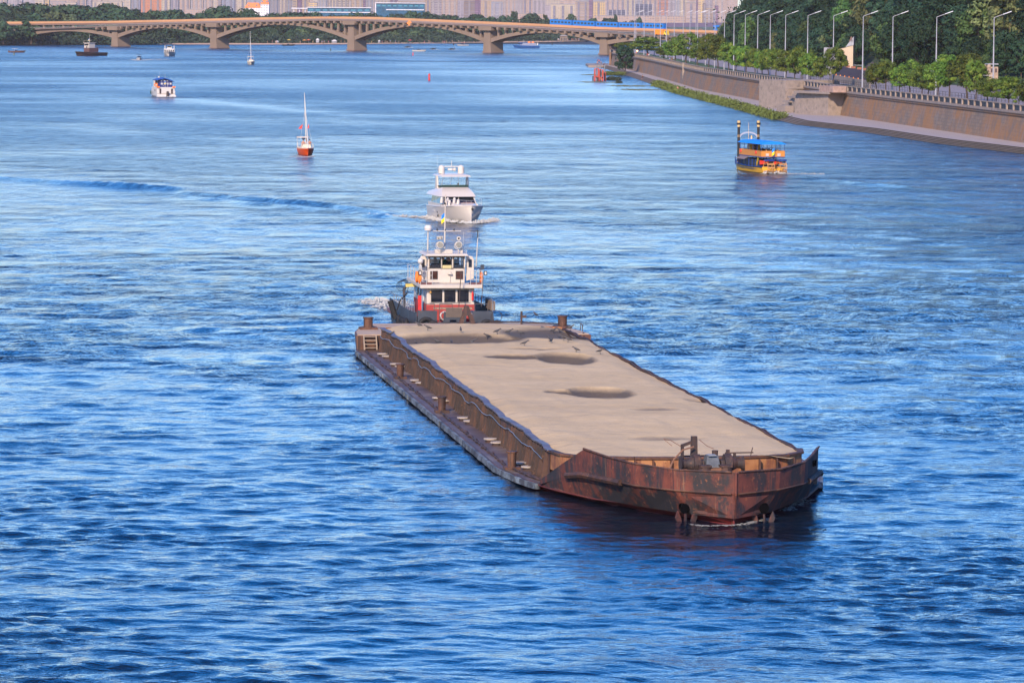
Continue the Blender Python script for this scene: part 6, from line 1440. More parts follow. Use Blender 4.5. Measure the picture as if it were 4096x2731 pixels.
for x, y, c, lab in ((2386, 256, (.5, .25, .2), 'sunbather in pink on the tip of the lower quay'), (2391, 254, (.05, .06, .2), 'person in dark blue standing on the tip of the lower quay'), (2397, 257, (.5, .04, .05), 'person in red on the tip of the lower quay'), (2404, 256, (.2, .1, .08), 'person in brown on the tip of the lower quay'), (2416, 262, (.06, .04, .08), 'seated person in dark clothes on the lower quay'), (2567, 314, (.05, .02, .02), 'lone angler in dark clothes sitting on the water stairs'), (2709, 361, (.45, .22, .14), 'sunbather among the weeds on the water stairs')):
    q = gp(x, y, .85); k = 'stand' if 'standing' in lab or 'red' in lab else 'sit'
    q.x = max(q.x, sx(q.y) + .8) if q.y < 1680 else q.x
    person((q.x, q.y, .83 if k == 'stand' else .95), rnd.uniform(-1, 1), k, c, (.05, .05, .08), lab, None, scale=1.1)

q = gp(2549, 222, ZT); gl = empty('globe_lamp', (q.x, q.y, ZT), 0, 'short promenade lamp with a lit orange globe under the far trees', 'lamp')
MB().cyl((0, 0, 0), (0, 0, 1.3), .07, .07, 6).build('post', GRILLE, gl)
gm = bpy.data.materials.new('lit_globe'); gm.use_nodes = True; bs = gm.node_tree.nodes['Principled BSDF']; bs.inputs['Emission Color'].default_value = (1, .38, .08, 1); bs.inputs['Emission Strength'].default_value = 2.5
MB().ball((0, 0, 1.6), .32, 10, 6).build('globe', gm, gl, True)

# ------------------------------------------------------------------ arched road and metro bridge
def proj(x, y, z):
    a, d, b = x, y, z - H
    cp, sp = cos(PITCH), sin(PITCH)
    fwd = d * cp - b * sp; up = d * sp + b * cp
    fwd = d * cp - b * sp
    u, v = F * a / fwd, -F * (b * cp + d * sp) / fwd
    c, s = cos(ROLL), sin(ROLL)
    return 2048 + u * c - v * s, 1365.5 + u * s + v * c
BP0 = Vector((45.9, 2103.8)); BU = Vector((-.7194, .6946)); BW = Vector((.6946, .7194)); BANG = math.atan2(BU.y, BU.x)
def bpt(t, w=0): p = BP0 + BU * t + BW * w; return p
def t_of(px):
    lo, hi = -300, 700
    for _ in range(40):
        m_ = (lo + hi) / 2; p = bpt(m_)
        if proj(p.x, p.y, 8)[0] > px: lo = m_
        else: hi = m_
    return (lo + hi) / 2
def z_at(t, ypx_tab):
    p = bpt(t); px = proj(p.x, p.y, 15)[0]; return at(px, interp(ypx_tab, px), p.y).z
METRO = [(-400, 92), (0, 88), (400, 85), (700, 79), (1000, 71), (1300, 67), (1500, 69), (2100, 94), (2400, 109), (2850, 123), (3300, 135)]
RAILT = [(-400, 124), (0, 116), (150, 110), (270, 107), (390, 100), (700, 89), (880, 84), (1300, 75), (1500, 78), (2048, 101), (2400, 122), (2640, 136), (2850, 146), (3300, 166)]
SLAB = [(-400, 138), (0, 128), (160, 119), (390, 111), (700, 101), (880, 95), (1300, 84), (1500, 88), (2048, 113), (2400, 134), (2640, 149), (2850, 158), (3300, 178)]
BCON = M('bridge_concrete', (0.205, 0.148, 0.108), .85, var=.12, scale=.12, dirt=((.20, .145, .11), .10, .56, (1, 1, .4)))
BCON2 = M('bridge_slab', (0.15, 0.115, 0.10), .85, var=.1, scale=.1)
OCH = M('ochre_parapet', (0.47, 0.25, 0.125), .8, var=.1, scale=.05)
Br = empty('arch_bridge', (0, 0, 0), 0, 'long arched concrete bridge with a road deck and an ochre metro deck above it', 'bridge')
def span_box(mb, t0, t1, w0, w1, zb0, zt0, zb1, zt1):
    vs = []
    for t, zb, zt in ((t0, zb0, zt0), (t1, zb1, zt1)):
        for w, z in ((w0, zb), (w1, zb), (w1, zt), (w0, zt)):
            p = bpt(t, w); vs.append((p.x, p.y, z))
    mb.add(vs, [(0, 1, 2, 3), (7, 6, 5, 4), (0, 4, 5, 1), (1, 5, 6, 2), (2, 6, 7, 3), (3, 7, 4, 0)])
tts = np.arange(-130, 576, 15.0)
mb = MB(); mr_ = MB(); mo = MB(); md = MB()
for a, b in zip(tts, tts[1:]):
    za, zb = z_at(a, SLAB), z_at(b, SLAB); ra, rb = z_at(a, RAILT), z_at(b, RAILT); ma, mb_ = z_at(a, METRO), z_at(b, METRO)
    ra, rb = max(ra, za + 1.0), max(rb, zb + 1.0)
    span_box(mb, a, b, -1.5, 12.5, za, za + (ra - za) * .45, zb, zb + (rb - zb) * .45)
    span_box(mr_, a, b, -1.4, -1.2, ra - .12, ra, rb - .12, rb); span_box(mr_, a, b, -1.4, -1.25, za + (ra - za) * .6, za + (ra - za) * .7, zb + (rb - zb) * .6, zb + (rb - zb) * .7)
    span_box(mo, a, b, 2.0, 2.3, ma - 1.25, ma, mb_ - 1.25, mb_)
    span_box(md, a, b, 2.3, 9.0, ma - 2.1, ma - 1.2, mb_ - 2.1, mb_ - 1.2)
mb.build('road_deck', BCON2, Br); mr_.build('railing', M('bridge_rail', (.30, .28, .28), .6), Br); mo.build('ochre_parapet', OCH, Br); md.build('metro_deck', M('metro_deck', (.20, .13, .11), .8), Br)
mb = MB(); mp_ = MB()
for a, b in zip(tts, tts[1:]): span_box(mb, a, b, 8.9, 9.1, z_at(a, METRO) + .5, z_at(a, METRO) + .58, z_at(b, METRO) + .5, z_at(b, METRO) + .58)
mb.build('far_railing', M('rail_dark_far', (.05, .06, .06)), Br)
# brackets below the slab
t = -110.0; i = 0
brk = MB()
while t < 400:
    z = z_at(t, SLAB); mbb = MB(); span_box(mbb, t, t + 1.3, -2.0, 1.0, z - 1.2, z + .2, z - 1.2, z + .2)
    mbb.build('deck_bracket', BCON, Br); t += 5.4; i += 1
# metro columns where the upper deck stands clear of the road
t = -125.0
while t < 460:
    z0, z1 = z_at(t, RAILT), z_at(t, METRO) - 2.0
    if z1 - z0 > .7: mbb = MB(); span_box(mbb, t, t + .9, 2.6, 3.6, z0 - 1, z1, z0 - 1, z1); mbb.build('metro_column', BCON, Br)
    t += 9.0
PT = [t_of(px) for px in (2415, 1950, 1405, 855, 460)]; PT = [PT[0] - 74] + PT + [PT[-1] + 84]
def spring_z(i): return (5.0, 5.2, 5.4, 5.6, 5.4, 5.0, 4.6)[i]
for i, t in enumerate(PT):
    z = z_at(t, SLAB); th = 2.6
    mbb = MB(); vs = []
    for q in (0, 1):
        zz = (-1.5, z - 2.0)[q]; k = (3.0, 2.2)[q]
        for a, w in ((-k, -.4), (k, -.4), (k, 9.0), (-k, 9.0)): p = bpt(t + a, w); vs.append((p.x, p.y, zz))
    mbb.add(vs, [(0, 3, 2, 1), (4, 5, 6, 7), (0, 1, 5, 4), (1, 2, 6, 5), (2, 3, 7, 6), (3, 0, 4, 7)])
    pier = mbb.build('pier', BCON, Br)
    m2 = MB(); span_box(m2, t - 4.6, t + 4.6, -2.2, 2.0, z - 1.9, z + .25, z - 1.9, z + .25); m2.build('pier_capital', BCON, pier)
    m3 = MB(); span_box(m3, t - 3.3, t + 3.3, -.7, 9.3, -1.5, .6, -1.5, .6); m3.build('pier_footing', M('footing_stain', (.20, .13, .10), .8), pier)
for i, (a, b) in enumerate(zip(PT, PT[1:])):
    a2, b2 = a + 2.4, b - 2.4; L = b2 - a2; zs0, zs1 = spring_z(i), spring_z(i + 1); N = 22
    zc = z_at((a + b) / 2, SLAB) - 1.6
    def arch_z(t):
        u = (t - a2) / L; base = zs0 + (zs1 - zs0) * u; return base + (zc - (zs0 + zs1) / 2) * (1 - abs(2 * u - 1) ** 2.0)
    for w0, w1 in ((0.0, 2.2), (6.0, 8.2)):
        rings = []
        for k in range(N + 1):
            t = a2 + L * k / N; z = arch_z(t); u = abs(2 * k / N - 1); th = 1.3 + .9 * u
            rg = []
            for w, q in ((w0, z), (w1, z), (w1, z + th), (w0, z + th)): p = bpt(t, w); rg.append((p.x, p.y, q))
            rings.append(rg)
        MB().loft(rings).build('arch_rib', BCON, Br)
    sl = MB(); rings = []
    for k in range(N + 1):
        t = a2 + L * k / N; z = arch_z(t) + .5; rg = []
        for w, q in ((2.2, z), (6.0, z), (6.0, z + .4), (2.2, z + .4)): p = bpt(t, w); rg.append((p.x, p.y, q))
        rings.append(rg)
    sl.loft(rings).build('arch_slab', BCON2, Br)
    t = a + 5.0; j = 0
    while t < b - 6:
        z0, z1 = arch_z(t) + 1.4, z_at(t, SLAB) - .2
        if z1 - z0 > 2.4 and a2 < t < b2:
            for w in (.4, 6.6):
                if i in (0, 5) and w > 1: continue
                m1 = MB(); span_box(m1, t, t + 1.25, w, w + .9, z0 - .8, z1, z0 - .8, z1); m1.build('spandrel_column', BCON, Br)
        t += 5.4
dm = MB(); p = bpt(t_of(1649)); z = z_at(t_of(1649), SLAB) + .2
dm = MB().plate([(0, 1.6), (1.5, 0), (0, -1.6), (-1.5, 0)], 'y', 0, .15); o = dm.build('navigation_diamond', M('diamond_orange', (.70, .22, .05), .6), Br); q = bpt(t_of(1649), -2.3); o.location = (q.x, q.y, z)
# metro train
for i in range(6):
    x0 = (2180 + i * 92) if i < 5 else 2834; x1 = x0 + (90 if i < 5 else 40)
    t1, t0 = t_of(x0), t_of(x1); tm = (t0 + t1) / 2; p = bpt(tm, 4.5); L = abs(t1 - t0)
    z = z_at(tm, METRO) - 1.0; zr = z_at(t0, METRO) - z_at(t1, METRO)
    T = empty('metro_car', (p.x, p.y, z), BANG, 'bright blue metro carriage on the bridge, %s' % (('leftmost of the train', 'second from the left of the train', 'middle of the train', 'fourth from the left of the train', 'rightmost of the long train')[i] if i < 5 else 'alone far right beside the hill'), 'train'); T['group'] = 'metro carriages crossing the bridge'
    T.rotation_euler = (0, math.atan2(zr, L), BANG)
    MB().box((0, 0, 1.9), (L - .7, 2.7, 3.4)).build('carriage_body', M('metro_blue', (.015, .16, .50), .45), T)
    for k in range(6 if i < 5 else 2):
        MB().box(((k - (2.5 if i < 5 else .5)) * L / 6.6, 1.36, 2.4), (L / 10, .06, .9)).build('window', M('train_glass', (.04, .05, .06), .2), T)
        MB().box(((k - (2.5 if i < 5 else .5)) * L / 6.6, -1.36, 2.4), (L / 10, .06, .9)).build('window', M('train_glass', (.04, .05, .06), .2), T)
    MB().box((0, 0, 3.65), (L - .7, 2.2, .2)).build('carriage_roof', M('metro_roof', (.06, .09, .14)), T)
# lorry
t1, t0 = t_of(2632), t_of(2668); tm = (t0 + t1) / 2; p = bpt(tm, -.6); z = z_at(tm, RAILT) - 1.0
Ly = empty('box_lorry', (p.x, p.y, z), BANG, 'orange box lorry with a yellow cab driving over the bridge', 'lorry')
MB().box((1.0, 0, 1.9), (5.4, 2.2, 2.5)).build('orange_box', M('lorry_orange', (.80, .24, .02), .6), Ly); MB().box((-3.1, 0, 1.5), (2.2, 2.1, 2.2), top=(.7, .9)).build('yellow_cab', M('lorry_yellow', (.72, .50, .05), .5), Ly)
for x in (2.6, -2.8): MB().cyl((x, 1.15, .45), (x, -1.15, .45), .45, .45, 10).build('wheel', RUBBER, Ly)
MB().box((-3.4, 1.0, 2.0), (.9, .1, .6)).box((-3.4, -1.0, 2.0), (.9, .1, .6)).build('cab_window', GLASS, Ly)

# ------------------------------------------------------------------ far bank: beach, wood
BANK = [gp(-700, 180), gp(0, 181), gp(450, 180), gp(760, 179), gp(1050, 179.5), gp(1400, 178), gp(1700, 175), gp(1880, 171.5), gp(2060, 169.5), gp(2200, 168), gp(2340, 165)]
bx = [(b.x, b.y) for b in BANK]
SANDF = M('beach_sand', (0.55, 0.37, 0.24), .9, var=.1, scale=.05)
def bank_y(x): return interp(sorted(bx), x)
mb = MB(); xs_ = np.linspace(BANK[0].x, BANK[-1].x, 90); vs = []
for x in xs_: vs += [(x, bank_y(x) + 2 * sin(x * .2), -.2), (x, bank_y(x) + 14, .7), (x, bank_y(x) + 60, 1.4)]
mb.add(vs, [(3 * k + j, 3 * k + 3 + j, 3 * k + 4 + j, 3 * k + 1 + j) for k in range(89) for j in range(2)])
tag(mb.build('beach', SANDF), kind='structure')
mb = MB(); mb.add([(-4000, bank_y(-300) + 40, 1.3), (BANK[0].x, bank_y(BANK[0].x) + 50, 1.3), (0, bank_y(0) + 50, 1.3), (BANK[-1].x, bank_y(BANK[-1].x) + 10, 1.3), (70, 3400, 1.3), (400, 5200, 1.3), (4000, 5400, 1.3), (4000, 14000, 1.3), (-4000, 14000, 1.3)], [(0, 1, 2, 3, 4, 5, 6, 7, 8)])
tag(mb.build('far_land', M('far_grass', (.07, .10, .05), .95, var=.2, scale=.01)), kind='structure')
rf = random.Random(12); nt_ = 0
# silhouette of the wood above the bridge: (pixel x, crown top y)
TOPS = [(-60, 22), (0, 20), (60, 30), (130, 12), (180, 22), (250, 10), (330, 28), (400, 34), (450, 26), (500, 38), (560, 42), (620, 44), (700, 36), (760, 52), (800, 50), (860, 44), (900, 28), (930, 34), (980, 50), (1060, 56), (1150, 50), (1230, 48), (1300, 58), (1450, 62), (1560, 60), (1700, 62), (1790, 55), (1850, 66), (1960, 70), (2050, 74), (2130, 78), (2250, 84), (2380, 88)]
FL = 'bushy tree in the dense wood on the far bank behind the bridge'
LEAFF2 = leaf_mat('leaves_far_light', (0.05, .085, .04), (.08, .12, .05), (.12, .15, .06))
for row in range(5):
    px = -90 + row * 13
    while px < (2330 if row < 4 else 2560):
        g_ = gp(px, interp([(b, c) for b, c in ((-700, 180), (0, 180.5), (760, 179), (1400, 177), (1880, 171), (2340, 165))], px)); dist = (3, 24, 52, 95, 190)[row] + rf.uniform(-6, 6)
        beach = 640 < px < 2340
        if beach: dist += 16
        if row == 0 and px > 170 and (px < 180 or rf.random() < .35): px += 40; continue
        d = g_.y + dist; q = at(px, 100, d)
        ty = interp(TOPS, px) + rf.uniform(-3, 8); ztop = at(px, ty, d).z
        hgt = (ztop - 1.3) * (.45, .55, .72, .9, 1.0)[row] if row < 4 or px < 2330 else 14
        if row == 0 and px < 170: hgt = rf.uniform(9.5, 12); d -= 14; q = at(px, 100, d)
        hgt = hgt / 1.0; hgt = max(6.5, min(hgt * rf.uniform(.85, 1.04), 21)); s = hgt / 12.3
        sw = s * rf.uniform(.9, 1.25) * (1.0 if s > .7 else 1.3)
        lt = rf.random() < .16 and row < 3
        if nt_ < 290: tree('far_bank_tree', K_FAR[rf.randrange(7)], (q.x, d, 1.0), (sw, sw, s), ('lighter green ' if lt else 'dark green ') + FL, 'lighter trees of the far bank wood' if lt else 'dark trees of the far bank wood', mat=LEAFF2 if lt else None); nt_ += 1
        px += (34, 38, 42, 46, 52)[row] * rf.uniform(.8, 1.2)
print('far trees', nt_)
uw = [(x, bank_y(x) + (24 if x > gp(640, 179).x else 4), .8) for x in np.linspace(BANK[0].x, BANK[-1].x, 60)]
weeds('bank_brush', uw, 24000, 3.0, M('brush_green', (.03, .055, .03), .9, var=.4, scale=.1), 'low dark brush under the trees along the far bank', 5.0, .9, 31)
# single roundish trees between bridge and town on the right
for i, (px, ty, w_) in enumerate(((2055, 55, 30), (2130, 66, 60), (2180, 64, 22), (2285, 68, 36), (2420, 82, 34), (2462, 66, 18), (2556, 78, 24), (2115, 68, 50))):
    q = at(px, 110, 3300); zt_ = at(px, ty, 3300).z
    tree('park_tree', K_FAR[i % 7], (q.x, 3300, 1), (w_ * 3300 / F / 10.5, w_ * 3300 / F / 10.5, (zt_ - 1) / 12.3), ('round dark tree rising above the metro deck, %s from the left' % ('first', 'third', 'fourth', 'fifth', 'sixth', 'seventh and slimmest', 'eighth', 'second')[i]), 'trees between bridge and town')
for i, px in enumerate((1240, 1262)):     # tall trees by themselves on the beach
    pass
for i, (px, ty, w_) in enumerate(((1566, 118, 50), (1665, 130, 56), (1130, 128, 40), (700, 118, 60))):
    d = gp(px, 174).y; q = at(px, ty, d); tree('beach_tree', K_FAR[i], (q.x, d, .8), (w_ * d / F / 11, w_ * d / F / 11, (q.z - .8) / 12.3), 'rounded tree standing forward on the beach, %s from the left' % ('third', 'fourth', 'second', 'first')[i], 'trees standing on the beach', mat=LEAFF2)
# beach life
BC = [(.6, .2, .15), (.55, .4, .1), (.1, .3, .6), (.7, .65, .6), (.5, .3, .22), (.1, .1, .14), (.6, .1, .3)]
BN = ['coral', 'mustard', 'blue', 'white', 'tan', 'black', 'pink']
for i in range(46):
    px = rf.choice([rf.uniform(1060, 1380), rf.uniform(1440, 1860), rf.uniform(2230, 2330)]); y = rf.uniform(172.5, 176.5) if px < 1900 else rf.uniform(163.5, 166)
    q = gp(px, y, 1.0); c = rf.randrange(7)
    person((q.x, q.y, .95), rf.uniform(0, 6.28), 'stand', BC[c], SKIN and (.4, .25, .18), 'tiny beachgoer in %s on the far sandy beach' % BN[c], 'beachgoers in %s' % BN[c], scale=1.1)
for i, (px, y, c, nm) in enumerate(((1156, 166, (.6, .4, .05), 'yellow'), (1198, 164, (.6, .1, .08), 'red'), (1218, 167, (.7, .3, .05), 'orange'), (1224, 158, (.03, .25, .6), 'blue'), (1234, 166, (.7, .15, .05), 'coral'), (1640, 167, (.5, .06, .05), 'dark red'))):
    q = gp(px, y + 7, 1.0); U = empty('beach_umbrella', (q.x, q.y, 1), 0, nm + ' umbrella on the far beach', 'umbrella')
    MB().cyl((0, 0, 0), (0, 0, 2.2), .05, .05, 5).build('pole', STEEL, U); MB().cyl((0, 0, 1.8), (0, 0, 2.4), 1.5, .05, 10).build('canopy', M('umbrella_' + nm.replace(' ', '_'), c, .7), U)
for i, (px, y, w_, h_, lab) in enumerate(((1268, 152, 15, 13, 'white tent with a dark panel under the beach trees'), (1335, 155, 24, 9, 'low white pavilion partly behind the bridge arch'), (1105, 166, 16, 6, 'small white van parked under the beach trees'), (1515, 160, 10, 8, 'small pale kiosk between the beach trees'))):
    q = gp(px, 172, 1.2); k = q.y / F; T = empty('beach_pavilion', (q.x, q.y + 8, 1.2), 0, lab, 'tent' if i < 1 else ('pavilion', 'van', 'kiosk')[i - 1])
    MB().box((0, 0, h_ * k * .45), (w_ * k * .8, 3, h_ * k * .9)).build('wall', M('tent_grey', (.30, .30, .34)), T); MB().box((0, 0, h_ * k), (w_ * k, 4, h_ * k * .6), top=(.3, .6)).build('roof', WHITE, T)
q = gp(2255, 166, 1.2); k = q.y / F; Pv = empty('river_pavilion', (q.x, q.y + 10, 1.2), 0, 'small stone pavilion with an arched front on the far bank at the right', 'pavilion')
MB().box((0, 0, 1.8), (5.2, 5, 3.6)).build('wall', BCON, Pv); MB().box((0, 0, 3.9), (6.0, 6, .9), top=(.5, .5)).build('roof', M('pavilion_roof', (.25, .22, .20)), Pv)
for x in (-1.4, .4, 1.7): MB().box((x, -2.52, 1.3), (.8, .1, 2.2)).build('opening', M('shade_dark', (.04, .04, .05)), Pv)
p0, p1 = gp(2172, 167, 0), gp(2340, 165, 0)
tag(MB().beam((p0.x, p0.y + 3, .7), (p1.x, p1.y + 3, .7), 2, 1.6).build('embankment_slab', BCON), 'long low pale embankment slab on the far bank at the right', 'wall')

# ------------------------------------------------------------------ town of apartment towers
def facade(name, wall, win, bw_=3.0, rh=3.0, mort=.75, stripe=None):
    if name in MATS: return MATS[name]
    m, t, p = nt(name); tc = t.nodes.new('ShaderNodeTexCoord')
    br = t.nodes.new('ShaderNodeTexBrick'); br.offset = 0; br.inputs['Scale'].default_value = 1; br.inputs['Brick Width'].default_value = bw_; br.inputs['Row Height'].default_value = rh; br.inputs['Mortar Size'].default_value = mort; br.inputs['Mortar Smooth'].default_value = .1
    br.inputs['Color1'].default_value = (*win, 1); br.inputs['Color2'].default_value = (*[min(1, c * 1.8 + .05) for c in win], 1); br.inputs['Mortar'].default_value = (*wall, 1)
    t.links.new(tc.outputs['UV'], br.inputs[0]); c = br.outputs[0]
    mp = t.nodes.new('ShaderNodeMapping'); mp.inputs['Scale'].default_value = (.06, .015, 1); t.links.new(tc.outputs['UV'], mp.inputs[0])
    n = t.nodes.new('ShaderNodeTexNoise'); n.inputs['Scale'].default_value = 1; t.links.new(mp.outputs[0], n.inputs['Vector'])
    c = mixc(t, ramp(t, n.outputs['Fac'], [(.52, 0.0), (.6, .5)]), c, tuple(x * .72 for x in wall))
    t.links.new(c, p.inputs['Base Color']); p.inputs['Roughness'].default_value = .8; MATS[name] = m; return m
def uvbox(name, x0, x1, y0, y1, z0, z1, mat, parent):
    me = bpy.data.meshes.new(name); vs = [(x0, y0, z0), (x1, y0, z0), (x1, y1, z0), (x0, y1, z0), (x0, y0, z1), (x1, y0, z1), (x1, y1, z1), (x0, y1, z1)]
    fs = [(0, 1, 5, 4), (1, 2, 6, 5), (2, 3, 7, 6), (3, 0, 4, 7), (4, 5, 6, 7)]; me.from_pydata(vs, [], fs); ul = me.uv_layers.new()
    W_, D_ = x1 - x0, y1 - y0; h = z1 - z0
    for f_, (a, L) in enumerate(((0, W_), (W_, D_), (W_ + D_, W_), (2 * W_ + D_, D_))):
        for k, (u, v) in enumerate(((0, 0), (L, 0), (L, h), (0, h))): ul.data[f_ * 4 + k].uv = (a + u, v)
    me.materials.append(mat); o = bpy.data.objects.new(name, me); sc.collection.objects.link(o); o.parent = parent; return o
PINK = (.35, .245, .19); TAN = (.32, .22, .135); GREYB = (.21, .225, .29); CRM = (.39, .315, .225); LAV = (.28, .235, .26); ORG = (.46, .16, .055); YEL_ = (.48, .33, .14); BRN = (.18, .115, .08); PUR = (.09, .055, .10)  # PUR has the shade of unlit tower sides put into the colour
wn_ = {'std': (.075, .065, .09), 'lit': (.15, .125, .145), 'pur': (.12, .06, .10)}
rb = random.Random(21)
def tower(px0, px1, ytop, col, lab, d=7400, loggia=0, lcol=(.22, .19, .22), side=None, rot=0.0, win='std', cat='apartment block', rname='tower_block', bw_=3.0, mort=.75):
    a, b = at(px0, 60, d), at(px1, 60, d); W_ = (b.x - a.x); z1 = at((px0 + px1) / 2, ytop, d).z if ytop is not None else rb.uniform(58, 85)
    T = empty(rname, ((a.x + b.x) / 2, d, 1.3), rot, lab, cat)
    dep = 16; hz_ = z1 - 1.3
    fm = facade('facade_%d_%d_%d_%s_%d' % (col[0] * 100, col[1] * 100, col[2] * 100, win, bw_ * 10), col, wn_[win], bw_, 3.0, mort)
    uvbox('wall', -W_ / 2, W_ / 2, 0, dep, 0, hz_, fm, T)
    MB().box((0, dep / 2, hz_ + .6), (W_ * .96, dep * .96, 1.2)).build('roof', M('roof_felt', (.22, .19, .19)), T)
    if side: MB().box((W_ / 2 - side[0] * W_ / 2, -.35, hz_ / 2), (W_ * side[0], .7, hz_)).build('end_panel', M('panel_%d_%d' % (side[1][0] * 100, side[1][1] * 100), side[1], .8, var=.06, scale=.05), T)
    for k in range(loggia):
        x = -W_ / 2 + W_ * (k + .5) / loggia; lm = facade('loggia_%d_%d' % (lcol[0] * 100, lcol[2] * 100), tuple(min(1, c * 1.35 + .03) for c in lcol), lcol, 40, 3.0, .9)
        uvbox('balcony_stack', x - 1.7, x + 1.7, -1.3, 0, 2, hz_ - 1.5, lm, T)
    return T
TW = [(0, 28, None, CRM, 'cream apartment block at the far left corner behind the wood', 2), (24, 52, 20, CRM, 'pale block with dark balcony rows, second from the left', 2), (52, 89, None, LAV, 'lavender striped block third from the left', 1), (88, 143, 22, GREYB, 'grey blue office block with long white window bands at the left', 0),
      (140, 175, None, CRM, 'plain cream tower left of the slim grey gap', 0), (178, 196, None, YEL_, 'narrow sunlit yellow tower at the left', 0), (196, 262, 8, PINK, 'pinkish block behind the highest wood crown at the left', 3), (262, 305, 14, CRM, 'long cream block with many windows behind the wood', 2), (305, 345, None, PINK, 'pink tower with vertical stripes left of the lavender end wall', 2),
      (343, 366, None, LAV, 'lavender end wall tower behind the lone pole', 0), (366, 488, 8, CRM, 'long cream slab block with a blank left wall', 4), (488, 522, None, CRM, 'blank cream tower wall left of the grey loggia tower', 0), (522, 560, None, GREYB, 'grey loggia tower left of the orange tower', 2), (561, 646, None, ORG, 'bright orange apartment tower with red stripes', 3), (646, 680, None, CRM, 'cream tower joined to the right of the orange tower', 1), (680, 712, None, LAV, 'pale lavender tower right of the orange tower', 2),
      (705, 760, None, PINK, 'pink tower with red window column left of the wood hump', 3), (758, 812, None, PINK, 'pink tower with two magenta base panels', 3), (812, 850, None, PINK, 'pink tower with a darker red window column at its middle', 2), (842, 868, None, CRM, 'cream tower with a square magenta panel at its foot', 0), (868, 885, None, PINK, 'thin pink tower left of the grey blue group', 1),
      (885, 935, None, GREYB, 'blue grey gabled towers above the wood hump', 2), (925, 985, None, CRM, 'cream mansard tower left of the orange roofs', 2), (1000, 1078, 0, GREYB, 'grey tower behind the orange roofed houses', 2), (1075, 1110, None, GREYB, 'tall grey blue ribbed tower, left one of its pair', 3), (1108, 1150, None, CRM, 'cream and grey ribbed tower, right one of the pair', 3),
      (1150, 1172, None, GREYB, 'pale grey tower at the left of the brown tower', 1), (1170, 1188, None, TAN, 'narrow tan tower left of the shaded purple wall', 0), (1186, 1206, None, PUR, 'shaded side wall between tan towers, coloured dark purple', 0), (1206, 1236, None, TAN, 'tan tower with balcony column left of the low yellow house', 1), (1236, 1268, 12, YEL_, 'low pale yellow house behind the glass station', 0), (1268, 1306, None, GREYB, 'tall blue grey tower above the glass station', 3),
      (1304, 1342, None, CRM, 'cream and grey ribbed tower right of the blue grey one', 3), (1340, 1392, None, CRM, 'cream tower with a greenish yellow stripe', 3), (1390, 1452, None, TAN, 'tan tower with two balcony columns over the station', 3), (1451, 1462, None, PUR, 'thin shaded side wall over the station, coloured dark purple', 0), (1462, 1490, None, GREYB, 'blue grey ribbed tower between the two glass halls', 2), (1484, 1504, None, LAV, 'dark lavender tower left of the tall glass hall', 1),
      (1505, 1560, None, CRM, 'pale ribbed tower above the tall glass hall', 4), (1560, 1590, None, PUR, 'purplish tower above the tall glass hall', 1), (1590, 1700, 6, PINK, 'pink group of stepped blocks behind the tall glass hall', 5), (1698, 1724, None, TAN, 'orange tan tower right of the tall glass hall', 1), (1722, 1765, None, LAV, 'pale lavender tower with white stripes', 2), (1765, 1830, None, PINK, 'broad pinkish cream tower in the middle of the town', 3),
      (1828, 1856, 4, LAV, 'low hazy lavender block left of the brown tower', 0), (1855, 1900, 2, BRN, 'brown panel tower with square windows in the middle', 1), (1899, 1922, None, PUR, 'shaded tower side at the middle of the town, coloured dark purple', 0), (1920, 1965, 3, TAN, 'tan and orange tower right of the shaded purple side', 1), (1965, 2012, 10, GREYB, 'hazy grey blocks right of the tan tower', 2), (2010, 2060, None, PINK, 'hazy pink tower with pale cross bands', 3),
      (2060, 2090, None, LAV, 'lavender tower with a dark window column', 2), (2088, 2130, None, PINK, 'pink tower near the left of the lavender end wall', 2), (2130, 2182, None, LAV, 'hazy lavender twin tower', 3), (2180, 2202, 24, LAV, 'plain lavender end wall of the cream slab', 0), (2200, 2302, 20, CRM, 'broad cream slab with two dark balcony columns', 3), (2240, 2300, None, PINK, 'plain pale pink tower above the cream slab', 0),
      (2300, 2356, 8, TAN, 'tan tower with a glowing orange patch over the train', 2), (2355, 2372, None, PUR, 'shaded flank of the tan tower over the train, coloured dark purple', 0), (2368, 2420, 9, YEL_, 'stepped pale yellow tower over the train', 1), (2420, 2500, None, PINK, 'tall hazy pink ribbed tower right of the yellow one', 4), (2500, 2540, None, CRM, 'hazy cream tower behind the unfinished blocks', 2), (2538, 2570, None, GREYB, 'hazy blue grey tower behind the unfinished blocks', 2),
      (2570, 2630, None, PINK, 'pink tower behind the larger unfinished block', 3), (2628, 2672, None, ORG, 'hazy orange pink tower with red edge right of the unfinished block', 2), (2670, 2700, None, LAV, 'hazy lavender tower left of the pale blue one', 1), (2700, 2724, None, GREYB, 'pale blue tower at the right', 2), (2722, 2748, None, CRM, 'pale cream tower next to the pale blue one', 1), (2744, 2784, 13, PINK, 'warm pink block with one dark window column near the hill', 1), (2786, 2792, None, PUR, 'slim dark gap tower near the hill', 0), (2790, 2814, None, YEL_, 'bright yellow sunlit tower near the hill', 0),
      (2812, 2824, 14, BRN, 'brown balcony tower right of the yellow one', 1), (2822, 2850, 34, TAN, 'lower tan block near the hill', 1), (2822, 2852, None, LAV, 'hazy lavender tower behind the lower tan block', 1), (2848, 2862, 38, TAN, 'tan block with balcony column beside the hill', 1), (2860, 2874, 24, PUR, 'dark purple block touching the hill trees', 0), (2850, 2900, None, PINK, 'hazy pink tower behind the hill edge', 2)]
